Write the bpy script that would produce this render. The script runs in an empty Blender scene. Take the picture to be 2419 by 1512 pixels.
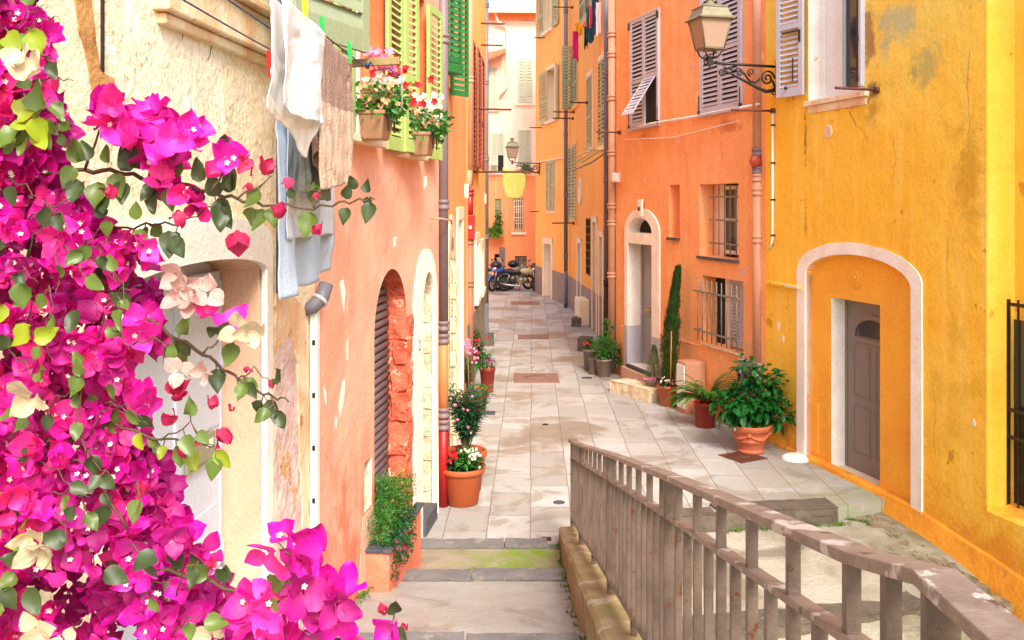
import bpy, bmesh, math, random
from mathutils import Vector, Matrix, noise
from mathutils.geometry import tessellate_polygon
random.seed(7)
R = math.radians
sc = bpy.context.scene
# ---------------------------------------------------------------- camera, sky, sun, exposure
cam_d = bpy.data.cameras.new('camera')
cam = bpy.data.objects.new('camera', cam_d)
sc.collection.objects.link(cam)
cam.location = (0, 0, 3.5)
cam.rotation_euler = (R(90), 0, 0)
cam_d.sensor_width = 36
cam_d.lens = 2250 / 2418 * 36
cam_d.shift_y = -276 / 2418
cam_d.clip_start = 0.05
cam_d.clip_end = 500
sc.camera = cam
SUN_EL, SUN_AZ = 44, 163          # azimuth clockwise from +Y
w = bpy.data.worlds.new('World')
sc.world = w
w.use_nodes = True
nt = w.node_tree
sky = nt.nodes.new('ShaderNodeTexSky')
sky.sky_type = 'NISHITA'
sky.sun_disc = False
sky.sun_elevation = R(SUN_EL)
sky.sun_rotation = R(SUN_AZ)
sky.air_density = 1.0
sky.dust_density = 3.0
bg = nt.nodes['Background']
bg.inputs['Strength'].default_value = 0.115
nt.links.new(sky.outputs[0], bg.inputs[0])
ld = bpy.data.lights.new('sun', 'SUN')
ld.energy = 1.5
ld.angle = R(20)
ld.color = (1.0, 0.93, 0.82)
sun = bpy.data.objects.new('sun', ld)
sc.collection.objects.link(sun)
sd = Vector((math.sin(R(SUN_AZ)) * math.cos(R(SUN_EL)), math.cos(R(SUN_AZ)) * math.cos(R(SUN_EL)), math.sin(R(SUN_EL))))
sun.rotation_euler = sd.to_track_quat('Z', 'Y').to_euler()
sun.location = (0, -5, 20)
sc.view_settings.view_transform = 'Standard'
sc.view_settings.look = 'None'
sc.view_settings.gamma = 1
sc.view_settings.exposure = 1.85
sc.cycles.max_bounces = 8
sc.cycles.diffuse_bounces = 6
sc.cycles.sample_clamp_indirect = 6
sc.cycles.use_denoising = True

# ---------------------------------------------------------------- helpers
def S(r, g, b, k=.6):
    f = lambda v: ((v / 255 + 0.055) / 1.055) ** 2.4 if v > 10 else v / 255 / 12.92
    return (f(r) * k, f(g) * k, f(b) * k)

def W_(r, g, b):
    return S(r, g, b, .92)

def mat(name, col, col2=None, sc2=1.5, amt=0.5, streak=None, samt=0.5, spots=None, sscale=3.0, sthr=0.62, ssoft=0.02,
        rough=0.75, bump=0.0, bscale=30.0, grime=None, gz=0.0, gh=1.2, top=None, stains=(), metal=0.0, spec=0.5, fine=0.06, trans=0.0, emit=None, coat=0.0, bump2=0.0, spots2=None, s2scale=8, s2thr=.66):
    """procedural material: base colour mottled to col2, vertical streaks, patches with crisp edges, fine grain, bump"""
    m = bpy.data.materials.new(name)
    m.use_nodes = True
    t = m.node_tree
    N, L = t.nodes, t.links
    p = N['Principled BSDF']
    p.inputs['Roughness'].default_value = rough
    p.inputs['Metallic'].default_value = metal
    p.inputs['Specular IOR Level'].default_value = spec
    p.inputs['Coat Weight'].default_value = coat
    g = N.new('ShaderNodeNewGeometry')
    pos = g.outputs['Position']
    def nz(scale, detail=4, vec=None, dist=0.0, rgh=0.55):
        n = N.new('ShaderNodeTexNoise')
        n.inputs['Scale'].default_value = scale
        n.inputs['Detail'].default_value = detail
        n.inputs['Roughness'].default_value = rgh
        n.inputs['Distortion'].default_value = dist
        L.new(vec or pos, n.inputs['Vector'])
        return n.outputs['Fac']
    def ramp(src, a, b, v0=0.0, v1=1.0):
        r = N.new('ShaderNodeMapRange')
        r.inputs[1].default_value = a
        r.inputs[2].default_value = b
        r.inputs[3].default_value = v0
        r.inputs[4].default_value = v1
        L.new(src, r.inputs[0])
        return r.outputs[0]
    def mix(fac, a, b):
        x = N.new('ShaderNodeMix')
        x.data_type = 'RGBA'
        L.new(fac, x.inputs[0])
        for v, i in ((a, 6), (b, 7)):
            if isinstance(v, tuple):
                x.inputs[i].default_value = (*v, 1)
            else:
                L.new(v, x.inputs[i])
        return x.outputs[2]
    c = col
    if col2:
        c = mix(ramp(nz(sc2, 5, dist=0.6), 0.38, 0.66, 0, amt), c, col2)
    if streak:
        mp = N.new('ShaderNodeMapping')
        mp.inputs['Scale'].default_value = (5.5, 5.5, 0.35)
        L.new(pos, mp.inputs[0])
        c = mix(ramp(nz(1.0, 4, mp.outputs[0]), 0.5, 0.74, 0, samt), c, streak)
    if spots:
        c = mix(ramp(nz(sscale, 7, rgh=0.62), sthr, sthr + ssoft, 0, 0.9), c, spots)
    if spots2:
        c = mix(ramp(nz(s2scale, 6, rgh=0.6), s2thr, s2thr + .015, 0, 0.9), c, spots2)
    if grime or top:
        sx = N.new('ShaderNodeSeparateXYZ')
        L.new(pos, sx.inputs[0])
        def math2(op, a, b_):
            q = N.new('ShaderNodeMath'); q.operation = op
            L.new(a, q.inputs[0])
            if isinstance(b_, float): q.inputs[1].default_value = b_
            else: L.new(b_, q.inputs[1])
            return q.outputs[0]
        if grime:   # damp rising from the foot of the wall, with a ragged edge
            h = ramp(sx.outputs[2], gz, gz + gh, .34, -.12)
            c = mix(ramp(math2('ADD', nz(2.4, 7, dist=.5, rgh=.65), h), .58, .74, 0, .7), c, grime)
        if top:     # weathered, washed patches high up
            h = ramp(sx.outputs[2], top[1], top[2], -.25, .12)
            c = mix(ramp(math2('ADD', nz(.9, 7, dist=.8, rgh=.6), h), .5, .64, 0, .75), c, top[0])
    for (cx, cy, cz), (rx, ry, rz_), scol, sam, sns in stains:
        q = N.new('ShaderNodeMapping')
        q.vector_type = 'TEXTURE'
        q.inputs['Location'].default_value = (cx, cy, cz)
        q.inputs['Scale'].default_value = (rx, ry, rz_)
        L.new(pos, q.inputs[0])
        ln = N.new('ShaderNodeVectorMath')
        ln.operation = 'LENGTH'
        L.new(q.outputs[0], ln.inputs[0])
        ad = N.new('ShaderNodeMath')
        ad.operation = 'MULTIPLY_ADD'
        L.new(nz(sns, 6, dist=.6, rgh=.65), ad.inputs[0])
        ad.inputs[1].default_value = 1.6
        L.new(ramp(ln.outputs['Value'], 0, 1.4, .35, -.75), ad.inputs[2])
        c = mix(ramp(ad.outputs[0], .72, 1.02, 0, sam), c, scol)
    if fine:
        hs = N.new('ShaderNodeHueSaturation')
        L.new(ramp(nz(bscale * 1.3, 5), 0.3, 0.7, 1 - fine * 1.6, 1 + fine * 1.6), hs.inputs['Value'])
        if isinstance(c, tuple):
            hs.inputs['Color'].default_value = (*c, 1)
        else:
            L.new(c, hs.inputs['Color'])
        c = hs.outputs[0]
    if isinstance(c, tuple):
        p.inputs['Base Color'].default_value = (*c, 1)
    else:
        L.new(c, p.inputs['Base Color'])
    if emit:
        p.inputs['Emission Color'].default_value = (*emit[:3], 1)
        p.inputs['Emission Strength'].default_value = emit[3]
    if bump or bump2:
        b = N.new('ShaderNodeBump')
        b.inputs['Strength'].default_value = min(1, bump or bump2)
        b.inputs['Distance'].default_value = 0.02
        L.new(nz(bscale, 6, rgh=0.65), b.inputs['Height'])
        if bump2:
            b2 = N.new('ShaderNodeBump')
            b2.inputs['Strength'].default_value = bump2
            b2.inputs['Distance'].default_value = 0.08
            L.new(nz(2.6, 4), b2.inputs['Height'])
            L.new(b.outputs[0], b2.inputs['Normal'])
            b = b2
        L.new(b.outputs[0], p.inputs['Normal'])
    if trans:
        tr = N.new('ShaderNodeBsdfTranslucent')
        if isinstance(c, tuple):
            tr.inputs[0].default_value = (*c, 1)
        else:
            L.new(c, tr.inputs[0])
        ms = N.new('ShaderNodeMixShader')
        ms.inputs[0].default_value = trans
        L.new(p.outputs[0], ms.inputs[1])
        L.new(tr.outputs[0], ms.inputs[2])
        L.new(ms.outputs[0], N['Material Output'].inputs[0])
    m.diffuse_color = (*col, 1)
    return m

WLOC = {}
def tag(o, label=None, cat=None, group=None, kind=None):
    for k, v in (('label', label), ('category', cat), ('group', group), ('kind', kind)):
        if v:
            o[k] = v
    return o
def thing(name, label, cat, loc, group=None):
    o = bpy.data.objects.new(name, None)
    sc.collection.objects.link(o)
    o.location = loc
    o.empty_display_size = .2
    WLOC[o.name] = Vector(loc)
    return tag(o, label, cat, group)

class Wall:
    """vertical plane: u along the wall (to the right in the picture), d out into the alley, z up"""
    def __init__(s, p0, p1):
        s.o = Vector(p0)
        s.dir = (Vector(p1) - Vector(p0)).normalized()
        s.n = Vector((s.dir.y, -s.dir.x))
        s.len = (Vector(p1) - Vector(p0)).length
    def px(s, x, y, d=0.0):
        r = Vector(((x - 1209) / 2250, 1.0))
        t = (d + s.o.dot(s.n)) / r.dot(s.n)
        return ((r * t - s.o).dot(s.dir), 3.5 + t * (480 - y) / 2250)
    def P(s, u, d, z):
        q = s.o + s.dir * u + s.n * d
        return Vector((q.x, q.y, z))
    def rect(s, xl, xr, yt, yb, d=0.0, at=None):
        at = xl if at is None else at
        u0 = s.px(xl, 480, d)[0]
        u1 = s.px(xr, 480, d)[0]
        return u0, u1, s.px(at, yb, d)[1], s.px(at, yt, d)[1]

def ident(x, y, z):
    return Vector((x, y, z))

class MB:
    def __init__(s, T=None):
        s.T = T or ident
        s.v, s.f, s.m, s.mi = [], [], [], 0
        s.smooth = []
        s.sm = False
        s.at = {}
    def addv(s, p):
        s.v.append(s.T(*p))
        return len(s.v) - 1
    def face(s, idx):
        s.f.append(idx)
        s.m.append(s.mi)
        s.smooth.append(s.sm)
    def poly(s, pts):
        s.face([s.addv(p) for p in pts])
    def box(s, x0, x1, y0, y1, z0, z1):
        i = [s.addv(p) for p in ((x0, y0, z0), (x1, y0, z0), (x1, y1, z0), (x0, y1, z0), (x0, y0, z1), (x1, y0, z1), (x1, y1, z1), (x0, y1, z1))]
        for q in ((3, 2, 1, 0), (4, 5, 6, 7), (0, 1, 5, 4), (1, 2, 6, 5), (2, 3, 7, 6), (3, 0, 4, 7)):
            s.face([i[k] for k in q])
        return s
    def hexa(s, a, b):
        """two quads joined"""
        i = [s.addv(p) for p in a] + [s.addv(p) for p in b]
        for q in ((3, 2, 1, 0), (4, 5, 6, 7), (0, 1, 5, 4), (1, 2, 6, 5), (2, 3, 7, 6), (3, 0, 4, 7)):
            s.face([i[k] for k in q])
        return s
    def flat(s, outer, holes, d):
        """tessellated polygon in (u,z) at depth d"""
        loops = [[Vector((p[0], p[1], 0)) for p in outer]] + [[Vector((p[0], p[1], 0)) for p in h] for h in holes]
        tris = tessellate_polygon(loops)
        allp = [p for l in loops for p in l]
        idx = [s.addv((p.x, d, p.y)) for p in allp]
        for t in tris:
            s.face([idx[k] for k in t])
    def prism(s, poly, d0, d1, holes=()):
        s.flat(poly, holes, d0)
        s.flat(poly, holes, d1)
        for l in [poly] + list(holes):
            n = len(l)
            a = [s.addv((p[0], d0, p[1])) for p in l]
            b = [s.addv((p[0], d1, p[1])) for p in l]
            for k in range(n):
                s.face([a[k], a[(k + 1) % n], b[(k + 1) % n], b[k]])
        return s
    def tube(s, pts, r, n=8, caps=True):
        pts = [Vector(p) for p in pts]
        if not isinstance(r, (list, tuple)):
            r = [r] * len(pts)
        rings, ref = [], None
        for i, p in enumerate(pts):
            a, b = pts[max(i - 1, 0)], pts[min(i + 1, len(pts) - 1)]
            t = (b - a)
            t = t.normalized() if t.length > 1e-9 else Vector((0, 0, 1))
            if ref is None:
                ref = Vector((0, 0, 1)) if abs(t.z) < .9 else Vector((1, 0, 0))
            x = t.cross(ref).normalized()
            y = t.cross(x).normalized()
            ref = x.cross(t) * -1 if False else (ref - t * ref.dot(t)).normalized()
            rings.append([s.addv(p + x * math.cos(q * 2 * math.pi / n) * r[i] + y * math.sin(q * 2 * math.pi / n) * r[i]) for q in range(n)])
        sm = s.sm
        s.sm = n > 5
        for i in range(len(rings) - 1):
            for q in range(n):
                s.face([rings[i][q], rings[i][(q + 1) % n], rings[i + 1][(q + 1) % n], rings[i + 1][q]])
        s.sm = sm
        if caps:
            s.face(rings[0][::-1])
            s.face(rings[-1])
        return s
    def lathe(s, c, prof, n=24, sq=1.0):
        rings = []
        for r, z in prof:
            rings.append([s.addv((c[0] + math.cos(q * 2 * math.pi / n) * r, c[1] + math.sin(q * 2 * math.pi / n) * r * sq, c[2] + z)) for q in range(n)])
        sm = s.sm
        s.sm = True
        for i in range(len(rings) - 1):
            for q in range(n):
                s.face([rings[i][q], rings[i][(q + 1) % n], rings[i + 1][(q + 1) % n], rings[i + 1][q]])
        s.sm = sm
        s.face(rings[0][::-1])
        s.face(rings[-1])
        return s
    def ball(s, c, r, n=8, k=(1, 1, 1)):
        rings = []
        sm = s.sm
        s.sm = True
        m = max(3, n // 2)
        for i in range(m + 1):
            th = math.pi * i / m
            rings.append([s.addv((c[0] + math.sin(th) * math.cos(q * 2 * math.pi / n) * r * k[0], c[1] + math.sin(th) * math.sin(q * 2 * math.pi / n) * r * k[1], c[2] + math.cos(th) * r * k[2])) for q in range(n)])
        for i in range(m):
            for q in range(n):
                s.face([rings[i][q], rings[i][(q + 1) % n], rings[i + 1][(q + 1) % n], rings[i + 1][q]])
        s.sm = sm
        return s
    def build(s, name, mats, parent=None, bev=0.0, loc=None, weld=False, solid=0.0, subd=0):
        me = bpy.data.meshes.new(name)
        base = WLOC[parent.name] if parent else (Vector(loc) if loc else (sum(s.v, Vector()) / max(1, len(s.v))))
        if not parent and loc is None:
            base = Vector((base.x, base.y, min(v.z for v in s.v)))
        me.from_pydata([v - base for v in s.v], [], s.f)
        for m in (mats if isinstance(mats, (list, tuple)) else [mats]):
            me.materials.append(m)
        me.polygons.foreach_set('material_index', s.m)
        me.polygons.foreach_set('use_smooth', s.smooth)
        if s.at:
            a_ = me.attributes.new('blade', 'FLOAT_VECTOR', 'POINT')
            fl_ = [0.0] * (3 * len(s.v))
            for k, (p, q, r_) in s.at.items():
                fl_[3 * k:3 * k + 3] = (p, q, r_)
            a_.data.foreach_set('vector', fl_)
        me.update()
        if weld:
            bm = bmesh.new()
            bm.from_mesh(me)
            bmesh.ops.remove_doubles(bm, verts=bm.verts, dist=1e-5)
            bmesh.ops.recalc_face_normals(bm, faces=bm.faces)
            bm.to_mesh(me)
            bm.free()
        o = bpy.data.objects.new(name, me)
        sc.collection.objects.link(o)
        if parent:
            o.parent = parent
        else:
            o.location = base
        WLOC[o.name] = base
        if solid:
            md = o.modifiers.new('solid', 'SOLIDIFY')
            md.thickness = solid
            md.offset = 0
        if subd:
            md = o.modifiers.new('sub', 'SUBSURF')
            md.levels = md.render_levels = subd
        if bev:
            md = o.modifiers.new('bevel', 'BEVEL')
            md.width = bev
            md.segments = 2
            md.limit_method = 'ANGLE'
            md.angle_limit = R(40)
        return o

def archpoly(u0, u1, z0, zs, zt, n=14):
    c, r = (u0 + u1) / 2, (u1 - u0) / 2
    return [(u0, z0), (u1, z0)] + [(c + r * math.cos(math.pi * k / n), zs + (zt - zs) * math.sin(math.pi * k / n)) for k in range(n + 1)]
def rectpoly(u0, u1, z0, z1):
    return [(u0, z0), (u1, z0), (u1, z1), (u0, z1)]
def rough_edge(poly, amp, step=.08, seed=0):
    """subdivide a polygon's edges and jitter them"""
    rnd = random.Random(seed)
    out = []
    n = len(poly)
    for i in range(n):
        a, b = Vector(poly[i]), Vector(poly[(i + 1) % n])
        k = max(1, int((b - a).length / step))
        for j in range(k):
            p = a.lerp(b, j / k)
            out.append((p.x + rnd.uniform(-amp, amp), p.y + rnd.uniform(-amp, amp)))
    return out

def facade(W, u0, u1, z0, z1, holes, parent, m_wall, m_rev=None, depth=4.0, name='wall', ends=(True, True)):
    """front sheet with real openings, reveals and recess backs, plus the body of the house behind"""
    b = MB(W.P)
    b.flat(rectpoly(u0, u1, z0, z1), [h['poly'] for h in holes], 0)
    if ends[0]:
        b.poly([(u0, 0, z0), (u0, -depth, z0), (u0, -depth, z1), (u0, 0, z1)])
    if ends[1]:
        b.poly([(u1, 0, z0), (u1, -depth, z0), (u1, -depth, z1), (u1, 0, z1)])
    b.poly([(u0, 0, z1), (u1, 0, z1), (u1, -depth, z1), (u0, -depth, z1)])
    b.poly([(u0, -depth, z0), (u1, -depth, z0), (u1, -depth, z1), (u0, -depth, z1)])
    b.build(name, m_wall, parent)
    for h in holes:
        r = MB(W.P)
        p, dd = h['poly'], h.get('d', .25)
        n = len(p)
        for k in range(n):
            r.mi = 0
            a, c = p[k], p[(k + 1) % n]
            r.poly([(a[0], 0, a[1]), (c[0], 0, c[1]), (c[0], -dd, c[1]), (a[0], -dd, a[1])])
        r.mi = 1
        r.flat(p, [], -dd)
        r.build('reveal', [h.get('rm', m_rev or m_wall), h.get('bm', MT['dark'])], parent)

def slatted(b, u0, u1, z0, z1, d0, pitch=.05, fr=.045, t=.034, mid=None, flip=1, hole=None, hk=.36):
    """one louvred leaf, d from d0 to d0+t"""
    rails = [z0, z1 - fr] if mid is None else [z0, z0 + (z1 - z0) * mid - fr / 2, z1 - fr]
    b.box(u0, u0 + fr, d0, d0 + t, z0, z1)
    b.box(u1 - fr, u1, d0, d0 + t, z0, z1)
    hs = [fr * 1.6] + [fr] * (len(rails) - 1)
    for z, h in zip(rails, hs):
        b.box(u0 + fr, u1 - fr, d0 + .002, d0 + t - .002, z, z + h)
    for k in range(len(rails) - 1):
        za, zb = rails[k] + hs[k], rails[k + 1]
        n = max(1, int((zb - za) / pitch))
        for j in range(n):
            zc = za + (j + .5) * (zb - za) / n
            h = pitch * hk
            th = .006
            a = [(u0 + fr, d0 + .004, zc + h), (u1 - fr, d0 + .004, zc + h), (u1 - fr, d0 + .004, zc + h - th), (u0 + fr, d0 + .004, zc + h - th)]
            c = [(u0 + fr, d0 + t - .004, zc - h + th), (u1 - fr, d0 + t - .004, zc - h + th), (u1 - fr, d0 + t - .004, zc - h), (u0 + fr, d0 + t - .004, zc - h)]
            b.hexa(a, c)

def D2W(x, y, Y):
    return Vector(((x - 1209) * Y / 2250, Y, 3.5 + (480 - y) * Y / 2250))
def gnd(x, y, z=0.0):
    Y = 2250 * (3.5 - z) / (y - 480)
    return Vector(((x - 1209) * Y / 2250, Y, z))

# ---------------------------------------------------------------- walls of the alley (plan)
LB = Wall((-1.388 - .0937 * 8.9, 6.587 - 8.9), (-1.388, 6.587))
LS = Wall((-1.362, 6.587), (-.84, 10.99))
LO = Wall((-.84, 10.99), (-.80, 16.5))
LY = Wall((-.80, 16.5), (-.68, 25.0))
RY = Wall((3.743, 14.06), (4.843, 9.72))
RO = Wall((2.145, 19.62), (3.743, 14.06))
R1 = Wall((1.9, 32.6), (2.6, 20.0))
R2 = Wall((.93, 37.5), (1.9, 32.6))
FB = Wall((-6.0, 42.0), (5.0, 42.3))

# ---------------------------------------------------------------- materials
def wp(W, x, y):
    u, z = W.px(x, y)
    return tuple(W.P(u, 0, z))
YSTAIN = [(wp(RY, 2052, 90), (.16, .35, .75), S(150, 110, 70, .9), .8, 5), (wp(RY, 2062, 215), (.12, .28, .28), S(84, 72, 54, .9), .8, 9),
          (wp(RY, 1902, 330), (.05, .07, .75), S(120, 86, 50, .9), .75, 14), (wp(RY, 1902, 520), (.05, .05, .6), S(150, 100, 50, .9), .6, 14),
          (wp(RY, 2120, 60), (.4, .7, .8), S(176, 178, 140, .95), .75, 2.2), (wp(RY, 2190, 150), (.3, .5, .5), S(160, 160, 100, .95), .6, 3),
          (wp(RY, 2060, 270), (.2, .3, .3), S(186, 130, 40, .95), .7, 4), (wp(RY, 2290, 420), (.2, .5, 1.2), S(196, 140, 20, .95), .6, 2.5),
          (wp(RY, 2000, 250), (.3, .6, .12), S(190, 120, 50, .95), .6, 8), (wp(RY, 1850, 1010), (.2, .4, .4), S(196, 110, 50, .95), .7, 5)]
OSTAIN = [(wp(RO, 1690, 590), (.4, .8, .3), S(226, 196, 160, .9), .7, 5), (wp(RO, 1770, 820), (.2, .4, .5), S(226, 170, 130, .9), .8, 4),
          (wp(RO, 1590, 560), (.06, .14, .2), S(150, 60, 40, .9), .7, 9), (wp(RO, 1720, 300), (.3, .8, .3), S(196, 90, 40, .9), .6, 4), (wp(RO, 1520, 320), (.3, .7, .2), S(200, 96, 46, .9), .6, 4)]
MT = {}
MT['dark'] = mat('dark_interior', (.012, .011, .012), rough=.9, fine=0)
MT['beige'] = mat('beige_plaster', W_(255, 240, 210), W_(242, 208, 158), 1.3, .75, spots=W_(216, 166, 106), sscale=2.1, sthr=.68, bump=.9, bscale=22, bump2=.5, fine=.1, spots2=W_(255,244,222), s2scale=6, s2thr=.6, rough=.9)
MT['beige_stain'] = mat('bare_brown_plaster', W_(212, 158, 92), W_(176, 120, 62), 4, .8, bump=.9, bscale=26, bump2=.8, rough=.95)
MT['jamb'] = mat('jamb_plaster', W_(232, 190, 160), W_(206, 160, 134), 2, .6, bump=.35, bscale=40, rough=.85)
MT['white_pl'] = mat('white_plaster', W_(254, 248, 238), W_(234, 220, 202), 3, .6, spots=W_(226, 190, 140), sscale=5, sthr=.68, bump=.45, bscale=35, rough=.85)
MT['peel'] = mat('peeling_plaster', W_(226, 190, 184), W_(240, 226, 220), 6, .9, spots=W_(222, 168, 104), sscale=4, sthr=.56, spots2=W_(140, 96, 70), s2scale=11, s2thr=.68, bump=1, bscale=18, bump2=.9, rough=.95)
MT['cream'] = mat('cream_stone', W_(245, 226, 190), W_(226, 160, 100), 2.5, .8, spots=W_(200, 128, 66), sscale=4, sthr=.63, bump=.6, bscale=24, rough=.9)
MT['salmon'] = mat('salmon_plaster', W_(252, 182, 156), W_(244, 156, 128), .8, .95, streak=W_(250, 184, 152), samt=.75, spots=W_(252, 216, 196), sscale=2.6, sthr=.66, ssoft=.03, spots2=W_(252, 206, 180), s2scale=9, s2thr=.70, bump=.4, bscale=24, bump2=.4, rough=.85, grime=W_(226, 100, 66), gz=.2, gh=2.0)
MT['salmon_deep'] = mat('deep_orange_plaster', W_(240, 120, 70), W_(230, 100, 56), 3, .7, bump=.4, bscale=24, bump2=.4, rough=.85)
MT['redstone'] = mat('red_painted_stone', W_(226, 112, 82), W_(200, 84, 58), 5, 1, spots=W_(244, 176, 148), sscale=8, sthr=.60, spots2=W_(150, 56, 40), s2scale=12, s2thr=.62, bump=1, bscale=16, bump2=1, rough=.9)
MT['stone'] = mat('pale_stone', W_(232, 215, 186), W_(204, 174, 128), 4, .8, spots=W_(170, 138, 96), sscale=6, sthr=.64, bump=1, bscale=16, bump2=1, rough=.95)
MT['orange_l'] = mat('orange_plaster_left', W_(250, 160, 90), W_(252, 180, 120), 1.2, .7, streak=W_(240, 140, 70), samt=.6, bump=.3, bscale=20, bump2=.3, rough=.85)
MT['yellow_l'] = mat('yellow_plaster_left', W_(254, 204, 112), W_(250, 184, 98), 1.1, .7, streak=W_(244, 176, 94), samt=.5, bump=.3, bscale=20, rough=.85)
MT['orange_r'] = mat('orange_plaster_right', W_(252, 178, 118), W_(246, 156, 92), .7, 1.0, streak=W_(252, 188, 130), samt=.75, spots=W_(254, 204, 154), sscale=2.2, sthr=.67, ssoft=.06, bump=.35, bscale=18, bump2=.4, rough=.85, grime=W_(214, 112, 62), gz=0, gh=1.3, stains=OSTAIN)
MT['yellow_r'] = mat('yellow_plaster_right', W_(255, 206, 68), W_(252, 186, 38), .55, 1.0, streak=W_(255, 214, 100), samt=.8, spots=W_(222, 176, 40), sscale=.9, sthr=.57, ssoft=.14, spots2=W_(206, 150, 30), s2scale=3.2, s2thr=.66, bump=.4, bscale=24, bump2=.4, rough=.85, grime=W_(236, 146, 34), gz=-.4, gh=1.6, top=(W_(244, 214, 96), 3.4, 5.6), stains=YSTAIN)
MT['yellow_in'] = mat('amber_plaster', W_(255, 186, 58), W_(250, 168, 50), 1.2, .8, bump=.35, bscale=24, bump2=.4, rough=.85)
MT['orange_b'] = mat('amber_plaster_far', W_(252, 178, 84), W_(248, 158, 66), .8, .8, streak=W_(254, 196, 110), samt=.6, bump=.2, bscale=14, rough=.85)
MT['ochre_c'] = mat('ochre_plaster_far', W_(254, 190, 98), W_(250, 172, 84), .6, .8, streak=W_(254, 208, 130), samt=.6, rough=.85)
MT['pink_f'] = mat('pink_plaster_far', W_(255, 222, 200), W_(252, 200, 170), .35, .8, streak=W_(255, 236, 218), samt=.5, rough=.85)
MT['orange_f'] = mat('orange_plaster_far', W_(250, 160, 104), W_(246, 144, 88), .4, .8, streak=W_(252, 186, 134), samt=.5, rough=.85)
MT['dado'] = mat('grey_dado', S(182, 166, 160), S(160, 142, 134), 1.5, .8, spots=S(205, 190, 178), sscale=3, sthr=.68, bump=.4, bscale=20, rough=.9)
MT['dado_l'] = mat('grey_dado_left', S(176, 162, 136), S(140, 130, 104), 1.2, .9, bump=.4, bscale=20, rough=.9)
MT['trim_w'] = mat('cream_trim', W_(244, 226, 198), W_(232, 204, 168), 2, .6, bump=.3, bscale=28, rough=.85)
MT['bluegrey'] = mat('blue_grey_metal_door', W_(206, 214, 228), W_(184, 196, 214), 1, .5, rough=.5, bump=.08, bscale=40)
MT['olive'] = mat('olive_metal', S(176, 176, 140), S(158, 158, 120), 3, .5, rough=.55)
MT['lime'] = mat('lime_green_paint', S(206, 236, 138), S(188, 220, 116), 5, .5, rough=.5, bump=.08, bscale=30)
MT['sage'] = mat('sage_green_paint', S(182, 194, 156), S(166, 178, 138), 3, .5, rough=.55, bump=.1, bscale=30)
MT['green'] = mat('dark_green_paint', S(44, 142, 70), S(30, 118, 56), 4, .6, rough=.5, bump=.1, bscale=30)
MT['maroon'] = mat('maroon_paint', S(178, 84, 70), S(156, 66, 56), 4, .6, rough=.6)
MT['yellow_base'] = mat('amber_plaster_foot', W_(240, 164, 40), W_(222, 140, 34), 1.5, .9, spots=W_(196, 130, 50), sscale=3, sthr=.6, ssoft=.06, bump=.5, bscale=22, bump2=.4, rough=.9)
MT['greysh'] = mat('lilac_grey_paint', S(212, 210, 220, .72), S(196, 192, 204, .72), 2, .5, rough=.5, bump=.06, bscale=30)
MT['palesh'] = mat('pale_sage_paint', S(206, 210, 160), S(186, 190, 138), 3, .6, rough=.6, spots=S(150,140,100), sscale=6, sthr=.68)
MT['mintsh'] = mat('pale_mint_paint', S(222, 232, 204), S(208, 220, 186), 3, .6, rough=.6)
MT['greydoor'] = mat('taupe_door_paint', S(190, 180, 176), S(176, 166, 162), 2, .4, rough=.45)
MT['browndoor'] = mat('brown_grey_door_paint', S(158, 144, 134), S(148, 134, 124), 2, .4, rough=.42, bump=.04, bscale=50)
MT['white'] = mat('white_paint', W_(240, 236, 228), W_(226, 218, 206), 3, .5, rough=.5)
MT['slate'] = mat('dark_slate', S(98, 100, 108), S(70, 72, 80), 6, .7, spots=S(140, 140, 145), sscale=12, sthr=.64, bump=.5, bscale=30, rough=.6)
MT['nosing'] = mat('grey_step_stone', S(150, 146, 142), S(122, 120, 120), 5, .8, spots=S(176, 168, 156), sscale=8, sthr=.6, bump=.6, bscale=30, rough=.8)
MT['glass'] = mat('dark_window_glass', (.03, .035, .04), rough=.08, spec=.8, fine=0)
MT['iron'] = mat('dark_iron', S(58, 52, 52), S(84, 66, 54), 12, .6, rough=.5, metal=.4, bump=.15, bscale=60)
MT['barmetal'] = mat('pale_grey_bars', S(176, 168, 148), S(150, 134, 110), 14, .7, rough=.6, metal=.2)
MT['rust'] = mat('rusty_iron', S(128, 70, 46), S(92, 50, 36), 10, .7, rough=.8)
MT['pipe_grey'] = mat('grey_violet_pipe', S(150, 132, 136), S(130, 112, 118), 2, .6, spots=S(214, 92, 52), sscale=3.3, sthr=.69, rough=.55)
MT['pipe_blue'] = mat('blue_grey_pipe', S(140, 138, 148), S(116, 114, 124), 2, .6, spots=S(180,170,170), sscale=5, sthr=.66, rough=.5)
MT['pipe_pink'] = mat('salmon_painted_pipe', S(242, 180, 140), S(236, 158, 116), 2, .6, spots=S(180, 168, 164), sscale=3.5, sthr=.64, ssoft=.06, rough=.6, bump=.2, bscale=25)
MT['pipe_orange'] = mat('orange_painted_pipe', S(238, 160, 96), S(230, 140, 74), 2, .6, spots=S(120,60,40), sscale=4, sthr=.7, rough=.6)
MT['pipe_red'] = mat('red_painted_pipe', S(196, 30, 36), S(166, 24, 30), 3, .6, rough=.45)
MT['pipe_brown'] = mat('brown_pink_pipe', S(196, 130, 106), S(176, 106, 84), 2, .7, rough=.6)
MT['plastic'] = mat('white_plastic', W_(232, 228, 222), rough=.4, fine=.03)
MT['terra'] = mat('terracotta', S(224, 112, 58), S(210, 92, 42), 5, .6, rough=.65, bump=.12, bscale=60)
MT['terra_red'] = mat('red_brown_plastic_pot', S(182, 60, 36), S(160, 50, 32), 5, .6, rough=.45)
MT['terra_pale'] = mat('pink_terracotta', S(240, 138, 94), S(226, 116, 72), 6, .7, rough=.75, bump=.15, bscale=60)
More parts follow.
